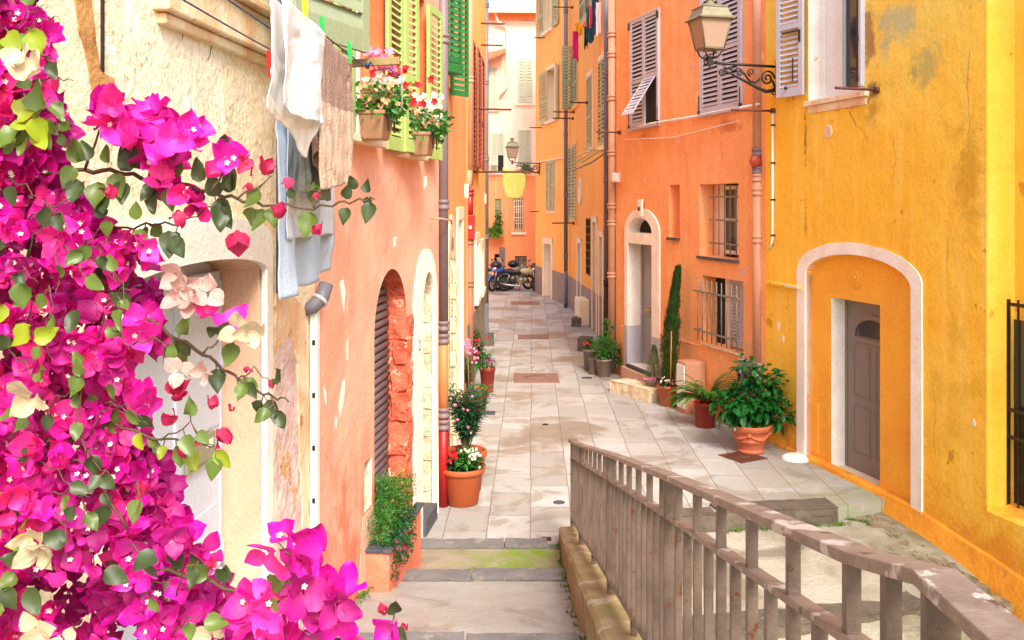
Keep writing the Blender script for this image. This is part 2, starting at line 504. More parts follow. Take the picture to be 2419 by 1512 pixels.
MT['potgrey'] = mat('taupe_plastic_pot', S(160, 138, 126), S(142, 120, 110), 5, .6, rough=.55)
MT['soil'] = mat('soil', S(60, 44, 34), S(40, 30, 24), 20, .7, rough=1, bump=.6, bscale=60)
# ---------------------------------------------------------------- ground
def paving(name, rot=1.2, c1=S(218, 218, 216), c2=S(176, 172, 166), mort=S(146, 136, 122), wd=.82, ht=.46, wet=S(150, 132, 110), moss=False, joints=True, wthr=.55, mossy=None):
    m = bpy.data.materials.new(name)
    m.use_nodes = True
    t = m.node_tree
    N, L = t.nodes, t.links
    p = N['Principled BSDF']
    g = N.new('ShaderNodeNewGeometry').outputs['Position']
    mp = N.new('ShaderNodeMapping')
    mp.inputs['Rotation'].default_value = (0, 0, R(90 + rot))
    L.new(g, mp.inputs[0])
    def nz(s, d=5, v=None, r=.6, di=0):
        n = N.new('ShaderNodeTexNoise')
        n.inputs['Scale'].default_value = s
        n.inputs['Detail'].default_value = d
        n.inputs['Roughness'].default_value = r
        n.inputs['Distortion'].default_value = di
        L.new(v or g, n.inputs[0])
        return n.outputs['Fac']
    def ramp(src, a, b, v0=0., v1=1.):
        r = N.new('ShaderNodeMapRange')
        for i, v in enumerate((a, b, v0, v1)):
            r.inputs[i + 1].default_value = v
        L.new(src, r.inputs[0])
        return r.outputs[0]
    def mix(fac, a, b, bt='MIX'):
        x = N.new('ShaderNodeMix')
        x.data_type = 'RGBA'
        x.blend_type = bt
        if isinstance(fac, float):
            x.inputs[0].default_value = fac
        else:
            L.new(fac, x.inputs[0])
        for v, i in ((a, 6), (b, 7)):
            if isinstance(v, tuple):
                x.inputs[i].default_value = (*v, 1)
            else:
                L.new(v, x.inputs[i])
        return x.outputs[2]
    if joints:
        # wobble the joints a little
        wob = N.new('ShaderNodeVectorMath')
        wob.operation = 'ADD'
        nn = N.new('ShaderNodeTexNoise')
        nn.inputs['Scale'].default_value = 1.7
        L.new(mp.outputs[0], nn.inputs[0])
        sc_ = N.new('ShaderNodeVectorMath')
        sc_.operation = 'SCALE'
        sc_.inputs['Scale'].default_value = .035
        L.new(nn.outputs['Color'], sc_.inputs[0])
        L.new(mp.outputs[0], wob.inputs[0])
        L.new(sc_.outputs[0], wob.inputs[1])
        bk = N.new('ShaderNodeTexBrick')
        bk.offset = .37
        bk.inputs['Scale'].default_value = 1
        bk.inputs['Brick Width'].default_value = wd
        bk.inputs['Row Height'].default_value = ht
        bk.inputs['Mortar Size'].default_value = .006
        bk.inputs['Mortar Smooth'].default_value = .3
        bk.inputs['Bias'].default_value = -.2
        bk.inputs['Color1'].default_value = (*c1, 1)
        bk.inputs['Color2'].default_value = (*c2, 1)
        bk.inputs['Mortar'].default_value = (*mort, 1)
        L.new(wob.outputs[0], bk.inputs[0])
        c = bk.outputs['Color']
    else:
        c = mix(ramp(nz(1.4), .4, .65), c1, c2)
    c = mix(ramp(nz(2.2, 5, di=.8), .42, .6, 0, .5), c, S(198, 188, 170))
    c = mix(ramp(nz(1.1, 6, di=1.2, r=.65), .52, .60, 0, .55), c, S(158, 146, 128))
    c = mix(ramp(nz(.55, 7, di=.5), wthr, wthr + .05, 0, .62), c, wet)
    c = mix(ramp(nz(3.5, 6), .66, .72, 0, .5), c, S(238, 232, 222))
    c = mix(ramp(nz(9, 6), .67, .70, 0, .5), c, S(110, 96, 82))
    if mossy:
        x0, x1, y0, y1, amt = mossy
        sx = N.new('ShaderNodeSeparateXYZ')
        L.new(g, sx.inputs[0])
        mx = N.new('ShaderNodeMath'); mx.operation = 'MULTIPLY'
        L.new(ramp(sx.outputs[0], x0, x1), mx.inputs[0])
        L.new(ramp(sx.outputs[1], y0, y1, 1, 0), mx.inputs[1])
        m2 = N.new('ShaderNodeMath'); m2.operation = 'MULTIPLY'
        L.new(mx.outputs[0], m2.inputs[0])
        L.new(ramp(nz(3.2, 5, di=.6), .36, .56, 0, amt), m2.inputs[1])
        c = mix(m2.outputs[0], c, S(140, 176, 30))
    h = N.new('ShaderNodeHueSaturation')
    L.new(ramp(nz(60, 4), .3, .7, .9, 1.1), h.inputs['Value'])
    L.new(c, h.inputs['Color'])
    L.new(h.outputs[0], p.inputs['Base Color'])
    L.new(ramp(nz(.55, 7, di=.5), wthr, wthr + .06, .72, .42), p.inputs['Roughness'])
    b = N.new('ShaderNodeBump')
    b.inputs['Strength'].default_value = .35 if joints else .8
    b.inputs['Distance'].default_value = .01 if joints else .025
    L.new(nz(22, 6), b.inputs['Height'])
    if joints:
        b2 = N.new('ShaderNodeBump')
        b2.invert = True
        b2.inputs['Strength'].default_value = .8
        b2.inputs['Distance'].default_value = .01
        L.new(bk.outputs['Fac'], b2.inputs['Height'])
        L.new(b.outputs[0], b2.inputs['Normal'])
        b = b2
    L.new(b.outputs[0], p.inputs['Normal'])
    return m
MT['pave'] = paving('stone_paving', mossy=(2.9, 4.1, 11.6, 13.2, .35))
MT['tread'] = paving('stair_tread_stone', c1=S(210, 208, 204), c2=S(192, 186, 176), wet=S(176, 152, 122), joints=False, wthr=.57)
MT['tread_moss'] = paving('mossy_tread_stone', c1=S(190, 172, 144), c2=S(166, 150, 114), wet=S(150, 142, 90), joints=False, wthr=.5, mossy=(-.7, .1, 9.3, 12.4, 1.0))
MT['ramp'] = paving('rough_cement', c1=S(212, 206, 190), c2=S(162, 152, 130), wet=S(122, 112, 92), joints=False, wthr=.5, mossy=(3.0, 4.6, 7, 13, .55))
MT['slab'] = mat('dark_step_stone', S(128, 116, 100), S(94, 84, 72), 5, .8, spots=S(180, 160, 130), sscale=7, sthr=.66, bump=.9, bscale=20, bump2=.5, rough=.85)
MT['cement'] = mat('mossy_cement', S(200, 174, 130), S(166, 134, 90), 2.5, .9, spots=S(136, 156, 40), sscale=2.2, sthr=.5, ssoft=.3, spots2=S(216, 200, 170), s2scale=4, s2thr=.6, bump=.7, bscale=26, bump2=.4, rough=.95)
MT['earth'] = mat('earth', S(150, 130, 100), rough=1)

b = MB()
b.poly([(-60, -40, -4), (60, -40, -4), (60, 120, -4), (-60, 120, -4)])
tag(b.build('ground', MT['earth']), kind='structure')

# paved alley: a fine sheet with a gentle unevenness
b = MB()
outline = [(-2.5, 9.78), (.47, 9.78), (.47, 9.85), (.72, 9.85), (.72, 10.55), (1.9, 10.72), (3.75, 10.98), (4.6, 11.35), (4.4, 13.0), (4.4, 14.4),
           (3.6, 20.5), (3.2, 30.0), (3.0, 42.6), (-7, 42.6), (-7, 26.0), (-2.5, 26.0)]
b.prism([(p[0], p[1]) for p in outline], -3, 0)
b.v = [Vector((v.x, v.z, v.y)) for v in b.v]
tag(b.build('pavement', MT['pave']), kind='structure')

# left stairs: long sloping treads with slate nosings
st = [(9.78, .05, 8.55, .10), (8.53, .22, 6.12, .60), (6.10, .74, 3.70, 1.13), (3.68, 1.27, 1.30, 1.66), (1.28, 1.80, -3.5, 1.80)]
b = MB()
stairs = None
for i, (ya, za, yb, zb) in enumerate(st):
    pts = [(ya - .27, za), (yb, zb), (yb, -3), (ya - .27, -3)]
    b.mi = 1 if i == 0 else 0
    xa, xb = (-1.35 if i < 1 else -2.6), .474
    n = 14
    A = [b.addv((xa, y, z)) for y, z in pts]
    B = [b.addv((xb, y, z)) for y, z in pts]
    for k in range(4):
        b.face([A[k], A[(k + 1) % 4], B[(k + 1) % 4], B[k]])
    b.face(A); b.face(B)
stairs = tag(b.build('stairs', [MT['tread'], MT['tread_moss']]), kind='structure')
rnd = random.Random(3)
for i, (ya, za, yb, zb) in enumerate(st[:4]):
    xs = {0: [-.98, -.08, .36], 1: [-1.1, -.36, .47], 2: [-1.5, -.30, .47], 3: [-1.7, -.5, .47]}[i]
    for k in range(len(xs) - 1):
        b = MB()
        x0, x1 = xs[k] + .008, xs[k + 1] - .008
        w0, w1 = ya - .27, ya + .02
        dz = rnd.uniform(-.006, .006)
        # worn stone: subdivided top with jitter
        nx, ny = 12, 3
        top = [[b.addv((x0 + (x1 - x0) * a / nx, w0 + (w1 - w0) * c / ny + (rnd.uniform(-.008, .008)), za + dz + .012 + rnd.uniform(-.004, .004) - (0.006 if c == ny else 0))) for a in range(nx + 1)] for c in range(ny + 1)]
        bot = [[b.addv((x0 + (x1 - x0) * a / nx, w0 + (w1 - w0) * c / ny, za - .13)) for a in range(nx + 1)] for c in range(ny + 1)]
        for c in range(ny):
            for a in range(nx):
                b.face([top[c][a], top[c][a + 1], top[c + 1][a + 1], top[c + 1][a]])
        for a in range(nx):
            for c in (0, ny):
                b.face([top[c][a], top[c][a + 1], bot[c][a + 1], bot[c][a]])
        for c in range(ny):
            for a in (0, nx):
                b.face([top[c][a], top[c + 1][a], bot[c + 1][a], bot[c][a]])
        b.build('nosing', MT['nosing'], stairs, bev=.006)

# right lane: falls towards the camera, with two long dark step stones
b = MB()
def rz(y):
    if y > 10.9: return -.16 - .0 * y
    if y > 9.05: return -.16 - (10.9 - y) * .105
    if y > 7.2: return -.52 - (9.05 - y) * .09
    return -.86 - (7.2 - y) * .09
ys = [12.2, 11.4, 10.92, 10.4, 9.8, 9.06, 9.04, 8.4, 7.8, 7.21, 7.19, 6, 4, 2, -3]
xs = [.70 + k * (5.6 - .70) / 22 for k in range(23)]
grid = []
for y in ys:
    yy = y
    row = []
    for x in xs:
        zz = rz(y - (x - 3.9) * .16)
        xw = 3.743 - .2535 * (y - 14.06)
        f = max(0, min(1, (x - (xw - .72)) / .5))      # cement fillet rising to the wall
        zz += f * f * .02 + .03 * noise.noise(Vector((x * 2.2, y * 2.2, 3)))
        row.append(b.addv((x, yy, zz)))
    grid.append(row)
b.sm = True
for j in range(len(ys) - 1):
    for i in range(len(xs) - 1):
        b.face([grid[j][i], grid[j][i + 1], grid[j + 1][i + 1], grid[j + 1][i]])
right_lane = tag(b.build('path', MT['ramp'], subd=1), kind='structure')

def stone_slab(p0, p1, dep, th, seed, name='step_stone', label='', m='slab', parent=None, group=None):
    """a long worn stone from p0 to p1 (front top edge), depth away from the camera"""
    rr = random.Random(seed)
    b = MB()
    a, c = Vector(p0), Vector(p1)
    L_ = (c - a)
    dirx = L_.normalized()
    dy = Vector((-dirx.y, dirx.x, 0)).normalized()
    nx, ny, nz_ = 22, 5, 3
    def pt(i, j, k):
        q = a + L_ * (i / nx) + dy * (dep * j / ny) + Vector((0, 0, -th * k / nz_))
        nn = noise.noise_vector(q * 5.0 + Vector((seed, 0, 0)))
        e = .022 if 0 < k < nz_ or j in (0, ny) or i in (0, nx) else .009
        return q + Vector((nn.x, nn.y, nn.z * .5)) * e
    V = {}
    for i in range(nx + 1):
        for j in range(ny + 1):
            for k in range(nz_ + 1):
                if i in (0, nx) or j in (0, ny) or k in (0, nz_):
                    V[i, j, k] = b.addv(pt(i, j, k))
    for i in range(nx):
        for j in range(ny):
            for k in (0, nz_):
                b.face([V[i, j, k], V[i + 1, j, k], V[i + 1, j + 1, k], V[i, j + 1, k]])
        for k in range(nz_):
            for j in (0, ny):
                b.face([V[i, j, k], V[i + 1, j, k], V[i + 1, j, k + 1], V[i, j, k + 1]])
    for j in range(ny):
        for k in range(nz_):
            for i in (0, nx):
                b.face([V[i, j, k], V[i, j + 1, k], V[i, j + 1, k + 1], V[i, j, k + 1]])
    o = b.build(name, MT[m], parent, bev=.008)
    if not parent:
        tag(o, label, 'stone step', group)
    return o
stone_slab((2.35, 10.68, .03), (3.74, 10.9, .02), .36, .2, 4, parent=right_lane)
stone_slab((.76, 10.46, .0), (2.3, 10.66, .01), .3, .2, 5, parent=right_lane)
stone_slab((2.8, 8.74, -.33), (4.0, 9.05, -.34), .38, .2, 6, parent=right_lane)
stone_slab((.78, 8.4, -.36), (2.76, 8.72, -.34), .36, .2, 7, parent=right_lane)
# rubble and broken cement along the gutter by the yellow wall, and weeds on the step stones
rr = random.Random(91)
MT['rubble'] = mat('rubble_stone', S(190, 176, 146), S(140, 126, 98), 6, .9, spots=S(110, 124, 50), sscale=5, sthr=.6, bump=1, bscale=24, bump2=.6, rough=.95)
b = MB()
for k in range(230):
    y = rr.uniform(7.4, 11.2)
    xw = 3.743 - .2535 * (y - 14.06) - .18
    x = xw - abs(rr.gauss(0, .22)) - .02
    z = rz(y - (x - 3.9) * .16)
    s = rr.uniform(.03, .13) * (1 if xw - x < .4 else .6)
    n_ = rr.randint(5, 8)
    a0 = rr.random() * 6
    top = []
    bot = []
    for q in range(n_):
        a = a0 + q * 6.283 / n_
        r_ = s * rr.uniform(.6, 1.15)
        top.append(b.addv((x + math.cos(a) * r_ * .85, y + math.sin(a) * r_ * 1.3, z - .006 + rr.uniform(0, .022))))
        bot.append(b.addv((x + math.cos(a) * r_, y + math.sin(a) * r_ * 1.4, z - .14)))
    b.face(top)
    for q in range(n_):
        b.face([top[q], top[(q + 1) % n_], bot[(q + 1) % n_], bot[q]])
tag(b.build('rubble', MT['rubble']), kind='stuff')
MT['weed'] = mat('moss_and_weeds', S(112, 150, 40), S(80, 120, 34), 9, .8, rough=.9)
b = MB()
def tuft(x, y, z, s, n):
    for _ in range(n):
        a = rr.random() * 6.28
        p = Vector((x + rr.gauss(0, s), y + rr.gauss(0, s * .5), z))
        h = rr.uniform(.012, .04)
        d = Vector((math.cos(a) * h * .7, math.sin(a) * h * .7, h))
        t_ = Vector((-math.sin(a), math.cos(a), 0)) * .006
        b.poly([p - t_, p + t_, p + d + t_ * .3])
for (xa, ya, xb, yb, n) in ((2.3, 10.66, 3.8, 10.9, 46), (.8, 10.45, 2.3, 10.64, 20), (3.72, 11.2, 4.1, 10.9, 26), (2.8, 8.72, 4.05, 9.03, 46), (3.95, 9.05, 4.2, 9.5, 18)):
    for k in range(n):
        t = rr.random()
        x, y = xa + (xb - xa) * t, ya + (yb - ya) * t - rr.uniform(0, .06)
        tuft(x, y, rz(min(y - (x - 3.9) * .16, 10.85 if y > 10 else y)), .025, 16)
for k in range(60):
    y = 3 + rr.random() ** .7 * 6.6
    x = .468 - rr.uniform(0, .03)
    zz = None
    for (ya, za, yb, zb) in st:
        if yb <= y <= ya - .27 or (ya - .27 <= y <= ya):
            zz = za + (zb - za) * max(0, (ya - y)) / (ya - yb)
    if zz is not None and rr.random() < .7:
        tuft(x, y, zz, .02, 14)
for k in range(70):
    y = rr.uniform(5.6, 9.4)
    x = -1.2 - .118 * (7.9 - y) + .02 if y > 6.58 else -1.388 + .094 * (y - 6.587) + .03
    for (ya, za, yb, zb) in st:
        if yb <= y <= ya:
            tuft(x + rr.uniform(0, .05), y, za + (zb - za) * (ya - y) / (ya - yb), .02, 14)
tag(b.build('weeds', MT['weed']), kind='stuff')
# low cement wall between the stairs and the right lane
b = MB()
prof = [(9.86, .15), (8.6, .41), (7, .79), (6.07, 1.0), (3.76, 1.51), (1.71, 1.95), (1.4, 2.04), (-3.5, 2.05)]
rr = random.Random(5)
rows = []
for i in range(len(prof) - 1):
    (ya, za), (yb, zb) = prof[i], prof[i + 1]
    n = max(1, int((ya - yb) / .25))
    for k in range(n + (i == len(prof) - 2)):
        t = k / n
        rows.append((ya + (yb - ya) * t, za + (zb - za) * t))
L_, Rr, T1, T2 = [], [], [], []
A = []
for y, z in rows:
    xl, xr = (.48 - (9.85 - y) * .004, .76)
    j = lambda: rr.uniform(-.008, .008)
    A.append([b.addv(q) for q in ((xl + j(), y, -3), (xl + j(), y, z - .16), (xl + j(), y, z - .025 + j()), (xl + .025 + j(), y, z + j() * .6), ((xl + xr) / 2, y, z + .008 + j() * .6), (xr - .025, y, z + j() * .5), (xr, y, z - .025 + j()), (xr, y, z - .6), (xr, y, -3))])
for i in range(len(A) - 1):
    for k in range(8):
        b.face([A[i][k], A[i][k + 1], A[i + 1][k + 1], A[i + 1][k]])
b.face(A[0]); b.face(A[-1])
tag(b.build('low_wall', MT['cement']), 'low mossy cement wall under the iron railing, beside the stairs', 'wall')
# ---------------------------------------------------------------- the houses
def part(b, name, mats, parent, **k):
    return b.build(name, MT[mats] if isinstance(mats, str) else [MT[x] for x in mats], parent, **k)
def hrect(W, xl, xr, yt, yb, d=.25, at=None, **k):
    u0, u1, z0, z1 = W.rect(xl, xr, yt, yb, 0, at)
    return dict(poly=rectpoly(u0, u1, z0, z1), d=d, u=(u0, u1), z=(z0, z1), **k)
def harch(W, xl, xr, ys, yt, yb, d=.3, at=None, **k):
    at = xr if at is None else at
    u0, u1 = W.px(xl, 480)[0], W.px(xr, 480)[0]
    z0, zs = W.px(at, yb)[1], W.px(at, ys)[1]
    q = W.P((u0 + u1) / 2, 0, 0)
    zt = 3.5 + (480 - yt) * q.y / 2250
    return dict(poly=archpoly(u0, u1, z0, zs, zt), d=d, u=(u0, u1), z=(z0, zs, zt), **k)
def leaf(T, u0, u1, z0, z1, d, m, parent, pitch=.055, mid=.42, fr=.05, name='shutter', t=.034):
    b = MB(T)
    slatted(b, u0, u1, z0, z1, d, pitch, fr, t, mid)
    return part(b, name, m, parent)
def leafpx(W, xl, xr, yt, yb, m, parent, d=.02, at=None, **k):
    u0, u1, z0, z1 = W.rect(xl, xr, yt, yb, d, at)
    return leaf(W.P, u0, u1, z0, z1, d, m, parent, **k)
def casement(W, u0, u1, z0, z1, d, m, house, fr=.06, mull=1, rails=1, glass=True):
    b = MB(W.P)
    b.box(u0, u0 + fr, d, d + .05, z0, z1)
    b.box(u1 - fr, u1, d, d + .05, z0, z1)
    b.box(u0 + fr, u1 - fr, d, d + .05, z0, z0 + fr)
    b.box(u0 + fr, u1 - fr, d, d + .05, z1 - fr, z1)
    for k in range(mull):
        c = u0 + (u1 - u0) * (k + 1) / (mull + 1)
        b.box(c - .03, c + .03, d + .004, d + .046, z0 + fr, z1 - fr)
    for k in range(rails):
        c = z0 + (z1 - z0) * (k + 1) / (rails + 1)
        b.box(u0 + fr, u1 - fr, d + .008, d + .04, c - .02, c + .02)
    o = part(b, 'window', m, house)
    if glass:
        g = MB(W.P)
        g.box(u0 + fr - .01, u1 - fr + .01, d + .015, d + .021, z0 + fr - .01, z1 - fr + .01)
        part(g, 'pane', 'glass', o)
    return o
def grille(W, u0, u1, z0, z1, d, nv, nh, m, parent, r=.011, name='grille', over=0.0):
    b = MB(W.P)
    for k in range(nv):
        c = u0 + (u1 - u0) * (k + .5) / nv
        b.tube([(c, d, z0 - over), (c, d, z1 + over)], r, 6)
    for k in range(nh):
        z = z0 + (z1 - z0) * (k + .5) / nh
        b.box(u0 - .03, u1 + .03, d - .008, d + .008, z - .014, z + .014)
    return part(b, name, m, parent)
def ring(W, outer, inner, d0, d1, name, m, parent, **k):
    b = MB(W.P)
    n = len(outer)
    A = [b.addv((p[0], d1, p[1])) for p in outer]
    B = [b.addv((p[0], d1, p[1])) for p in inner]
    A0 = [b.addv((p[0], d0, p[1])) for p in outer]
    B0 = [b.addv((p[0], d0, p[1])) for p in inner]
    for k_ in range(n - 1):
        b.face([A[k_], A[k_ + 1], B[k_ + 1], B[k_]])
        b.face([A[k_], A[k_ + 1], A0[k_ + 1], A0[k_]])
        b.face([B[k_], B[k_ + 1], B0[k_ + 1], B0[k_]])
    for e in (0, n - 1):
        b.face([A[e], B[e], B0[e], A0[e]])
    return part(b, name, m, parent, **k)
def archring(u0, u1, z0, zs, zt, n=20):
    c, r = (u0 + u1) / 2, (u1 - u0) / 2
    return [(u1, z0), (u1, z0 + (zs - z0) * .5)] + [(c + r * math.cos(math.pi * k / n), zs + (zt - zs) * math.sin(math.pi * k / n)) for k in range(n + 1)] + [(u0, z0 + (zs - z0) * .5), (u0, z0)]

# ======== cream house at the left
beige = thing('house', 'sunlit cream plaster house with peeling patches behind the pink bougainvillea', 'house', LB.P(6, -1, .0))
ue = LB.px(618, 480)[0]
h1 = dict(poly=archpoly(ue - 1.75, ue, .3, 3.11, 3.21), d=.30, rm=MT['jamb'], bm=MT['bluegrey'])
facade(LB, 0, LB.len, -.5, 6.2, [h1], beige, MT['beige'])
c_, r_ = ue - .875, .875
outer = [(ue + .10, .3), (ue + .10, 3.0), (ue + .10, 3.30)] + [(c_ + r_ * 1.08 * math.cos(math.pi * k / 14), 3.30 + .13 * math.sin(math.pi * k / 14)) for k in range(15)] + [(c_ - r_ - .1, 3.2), (c_ - r_ - .1, .3)]
inner = [(ue, .3), (ue, 3.0), (ue, 3.11)] + [(c_ + r_ * math.cos(math.pi * k / 14), 3.11 + .10 * math.sin(math.pi * k / 14)) for k in range(15)] + [(c_ - r_, 3.0), (c_ - r_, .3)]
ring(LB, outer, inner, -.01, .035, 'door_surround', 'white_pl', beige, bev=.01)
b = MB(LB.P)
b.box(ue - 1.74, ue - .01, -.285, -.25, .4, 3.10)
for x in (.02, .62, 1.2):
    b.box(ue - x - .012, ue - x, -.25, -.235, .4, 3.05)
b.box(ue - .60, ue - .03, -.25, -.243, 1.0, 1.75)
b.box(ue - .60, ue - .03, -.25, -.243, 2.2, 2.95)
door1 = part(b, 'door', 'bluegrey', beige, bev=.003)
b = MB(LB.P)
u0 = LB.px(436, 480, -.24)[0]; u1 = LB.px(502, 480, -.24)[0]
b.box(u0, u1, -.243, -.222, 2.03, 2.19)
b.box(u0 + .02, u1 - .02, -.222, -.216, 2.05, 2.17)
part(b, 'letter_plate', 'olive', door1, bev=.004)
b = MB(LB.P)
b.box(u1 - .14, u1 - .05, -.216, -.213, 2.12, 2.16)
part(b, 'name_tag', 'white', door1)
b = MB(LB.P)
for k in range(24):
    z = .52 + k * .038
    b.hexa([(ue - .52, -.24, z + .03), (ue - .06, -.24, z + .03), (ue - .06, -.24, z + .022), (ue - .52, -.24, z + .022)],
           [(ue - .52, -.215, z + .008), (ue - .06, -.215, z + .008), (ue - .06, -.215, z), (ue - .52, -.215, z)])
part(b, 'vent_louvre', 'greysh', door1)
for zz in (1.35, 2.45):
    b = MB(LB.P)
    b.tube([(ue - .02, -.235, zz), (ue - .02, -.235, zz + .16)], .012, 8)
    part(b, 'hinge', 'greysh', door1)
# string course and the sill of the window above
b = MB(LB.P)
ua, ub = LB.px(360, 480)[0], LB.px(716, 480)[0]
b.box(ua, ub, -.02, .075, 4.365, 4.575)
b.box(ua, ub, -.02, .115, 4.578, 4.63)
b.box(ua + .04, ub, -.02, .045, 4.31, 4.362)
part(b, 'sill', 'cream', beige, bev=.012)
# plaster lost in an irregular streak, and the pink peeled patch beside the corner
def patch(W, pts, d, m, parent, seed=1, amp=.012, name='bare_patch'):
    b = MB(W.P)
    q = [W.px(x, y, d) for x, y in pts]
    b.prism(rough_edge(q, amp, .05, seed), .0005, d)
    return part(b, name, m, parent)
patch(LB, [(169, -30), (211, -30), (225, 70), (234, 165), (250, 172), (274, 180), (274, 211), (250, 222), (221, 218), (211, 151), (186, 70)], .006, 'beige_stain', beige, 2, name='brown_bare_patch')
b = MB(LB.P)
q0, q1 = LB.px(237, 100)[0], LB.px(241, 100)[0]
b.box(q0, q1, .0, .011, LB.px(239, 170)[1], 6)
part(b, 'crack', 'soil', beige)
patch(LB, [(650, 850), (671, 805), (687, 780), (699, 812), (700, 900), (702, 1000), (712, 1060), (722, 1090), (724, 1300), (716, 1700), (650, 1700)], .004, 'peel', beige, 4, name='peeling_patch')
patch(LB, [(652, 700), (700, 700), (722, 740), (730, 900), (731, 1300), (724, 1500), (708, 1040), (704, 860), (688, 772), (668, 800), (652, 840)], .012, 'cream', beige, 9, .016, name='ochre_patch')

# cracks, pits and chips in the cream wall
def crack(W, pts, parent, w=.006, seed=0, m='soil'):
    rr = random.Random(seed)
    b = MB(W.P)
    P_ = []
    for i in range(len(pts) - 1):
        a, c = W.px(*pts[i]), W.px(*pts[i + 1])
        for k in range(5):
            t = k / 5
            P_.append((a[0] + (c[0] - a[0]) * t + rr.uniform(-.008, .008), a[1] + (c[1] - a[1]) * t + rr.uniform(-.008, .008)))
    n = len(P_)
    for i in range(n - 1):
        ww = w * (1 - i / n) * rr.uniform(.5, 1.3) + .001
        w2 = w * (1 - (i + 1) / n) + .001
        a, c = P_[i], P_[i + 1]
        b.poly([(a[0] - ww, .003, a[1]), (a[0] + ww, .003, a[1]), (c[0] + w2, .003, c[1]), (c[0] - w2, .003, c[1])])
    return part(b, 'crack', m, parent)
crack(LB, [(501, 98), (497, 112), (492, 138), (483, 145)], beige, .006, 2)
crack(LB, [(430, 75), (431, 98)], beige, .004, 3)
b = MB(LB.P)
rr = random.Random(12)
for k in range(150):
    x, y = rr.uniform(250, 650), rr.gauss(330, 120)
    u, z = LB.px(x, y)
    if z > 4.3 or z < 3.45: continue
    s = rr.uniform(.003, .012)
    b.poly([(u + s * .5 * rr.uniform(.5, 1), .0025, z + s), (u + s * .5, .0025, z - s * rr.uniform(.3, 1.4)), (u - s * .5 * rr.uniform(.2, 1), .0025, z - s * .6), (u - s * .4, .0025, z + s * .6)])
o = part(b, 'pitting', 'beige_stain', beige)
o['kind'] = 'stuff'
# the sage shutter folded out over the washing
sh = MB()
FOLD1 = Wall((-1.42, 5.9), (-1.12, 4.85))
FOLD2 = Wall((-1.12, 4.85), (-.85, 5.6))
leaf(FOLD1.P, 0, FOLD1.len, 4.38, 6.1, -.02, 'sage', beige, pitch=.1, fr=.08, mid=None, name='shutter')
b = MB(FOLD2.P)
slatted(b, 0, FOLD2.len, 4.38, 6.1, -.02, .1, .075, .034, None, hk=.52)
part(b, 'shutter', 'sage', beige)

# ======== salmon house
salmon = thing('house', 'salmon plaster house with lime green shutters and two arched doorways', 'house', LS.P(2, -1, 0))
A1 = harch(LS, 884, 960, 756, 635, 1300, .25, at=960, rm=MT['redstone'], bm=MT['redstone'])
A2 = harch(LS, 993, 1021, 735, 643, 1196, .38, at=1021, rm=MT['stone'], bm=MT['dark'])
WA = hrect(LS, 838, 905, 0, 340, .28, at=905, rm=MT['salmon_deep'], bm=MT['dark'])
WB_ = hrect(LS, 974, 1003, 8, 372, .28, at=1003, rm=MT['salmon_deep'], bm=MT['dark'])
for H, y1 in ((WA, 5.72), (WB_, 5.66)):
    H['z'] = (H['z'][0], y1)
    H['poly'] = rectpoly(*H['u'], *H['z'])
NI = hrect(LS, 860, 878, 1085, 1200, .14, at=870, rm=MT['stone'], bm=MT['pipe_blue'])
A1['poly'] = [(u, max(z, -.3)) for u, z in A1['poly']]
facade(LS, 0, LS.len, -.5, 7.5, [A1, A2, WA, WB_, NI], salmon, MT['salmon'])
# roller shutter in the first arch
b = MB(LS.P)
u0, u1 = A1['u']
for k in range(34):
    z = .25 + k * .075
    b.tube([(u0 + .01, -.20, z), (u0 + 1.3, -.20, z)], .034, 8)
part(b, 'roller_shutter', 'pipe_blue', salmon)
# rough painted blocks of the first arch, white stone surround of the second
rr = random.Random(8)
z = .3
k = 0
u1x = LS.px(972, 480)[0]
lo_ = A1['u'][1]
def rough_block(W, u0, u1, d0, d1, z0, z1, seed, name, m, parent, e=.02, nd=4):
    b = MB(W.P)
    nx, nz_ = 5, 6
    V = {}
    for i in range(nx + 1):
        for j in range(nz_ + 1):
            for k_ in range(nd + 1):
                if i in (0, nx) or j in (0, nz_) or k_ in (0, nd):
                    q = Vector((u0 + (u1 - u0) * i / nx, d0 + (d1 - d0) * k_ / nd, z0 + (z1 - z0) * j / nz_))
                    nn = noise.noise_vector(q * 9 + Vector((seed, 0, 0)))
                    V[i, j, k_] = b.addv(q + nn * e)
    for i in range(nx):
        for j in range(nz_):
            for k_ in (0, nd):
                b.face([V[i, j, k_], V[i + 1, j, k_], V[i + 1, j + 1, k_], V[i, j + 1, k_]])
        for k_ in range(nd):
            for j in (0, nz_):
                b.face([V[i, j, k_], V[i + 1, j, k_], V[i + 1, j, k_ + 1], V[i, j, k_ + 1]])
    for j in range(nz_):
        for k_ in range(nd):
            for i in (0, nx):
                b.face([V[i, j, k_], V[i, j + 1, k_], V[i, j + 1, k_ + 1], V[i, j, k_ + 1]])
    return part(b, name, m, parent)
while z < 2.3:
    h = rr.uniform(.22, .34)
    uu = (u1x + .01 if k % 2 else u1x - .04)
    rough_block(LS, lo_ - .03, uu, -.2 + .1 * rr.random(), .012, z + .012, z + h - .012, k * 3.1, 'painted_block', 'redstone', salmon, .028)
    z += h
    k += 1
z = .3
k = 0
a21 = A2['u'][1]
while z < 2.35:
    h = [.34, .27, .3, .24, .38][k % 5]
    rough_block(LS, a21 - .02, a21 + .01, -.36, -.015, z + .008, z + h - .008, k * 2.3 + 40, 'jamb_stone', 'stone', salmon, .018)
    z += h
    k += 1
uo0, uo1 = LS.px(975, 480)[0], LS.px(1028, 480)[0]
zo = A2['z']
n_ = 20
outer = archring(uo0, uo1, -.1, zo[1] + .05, zo[2] + .25, n_)
inner = archring(*A2['u'], -.1, zo[1], zo[2], n_)
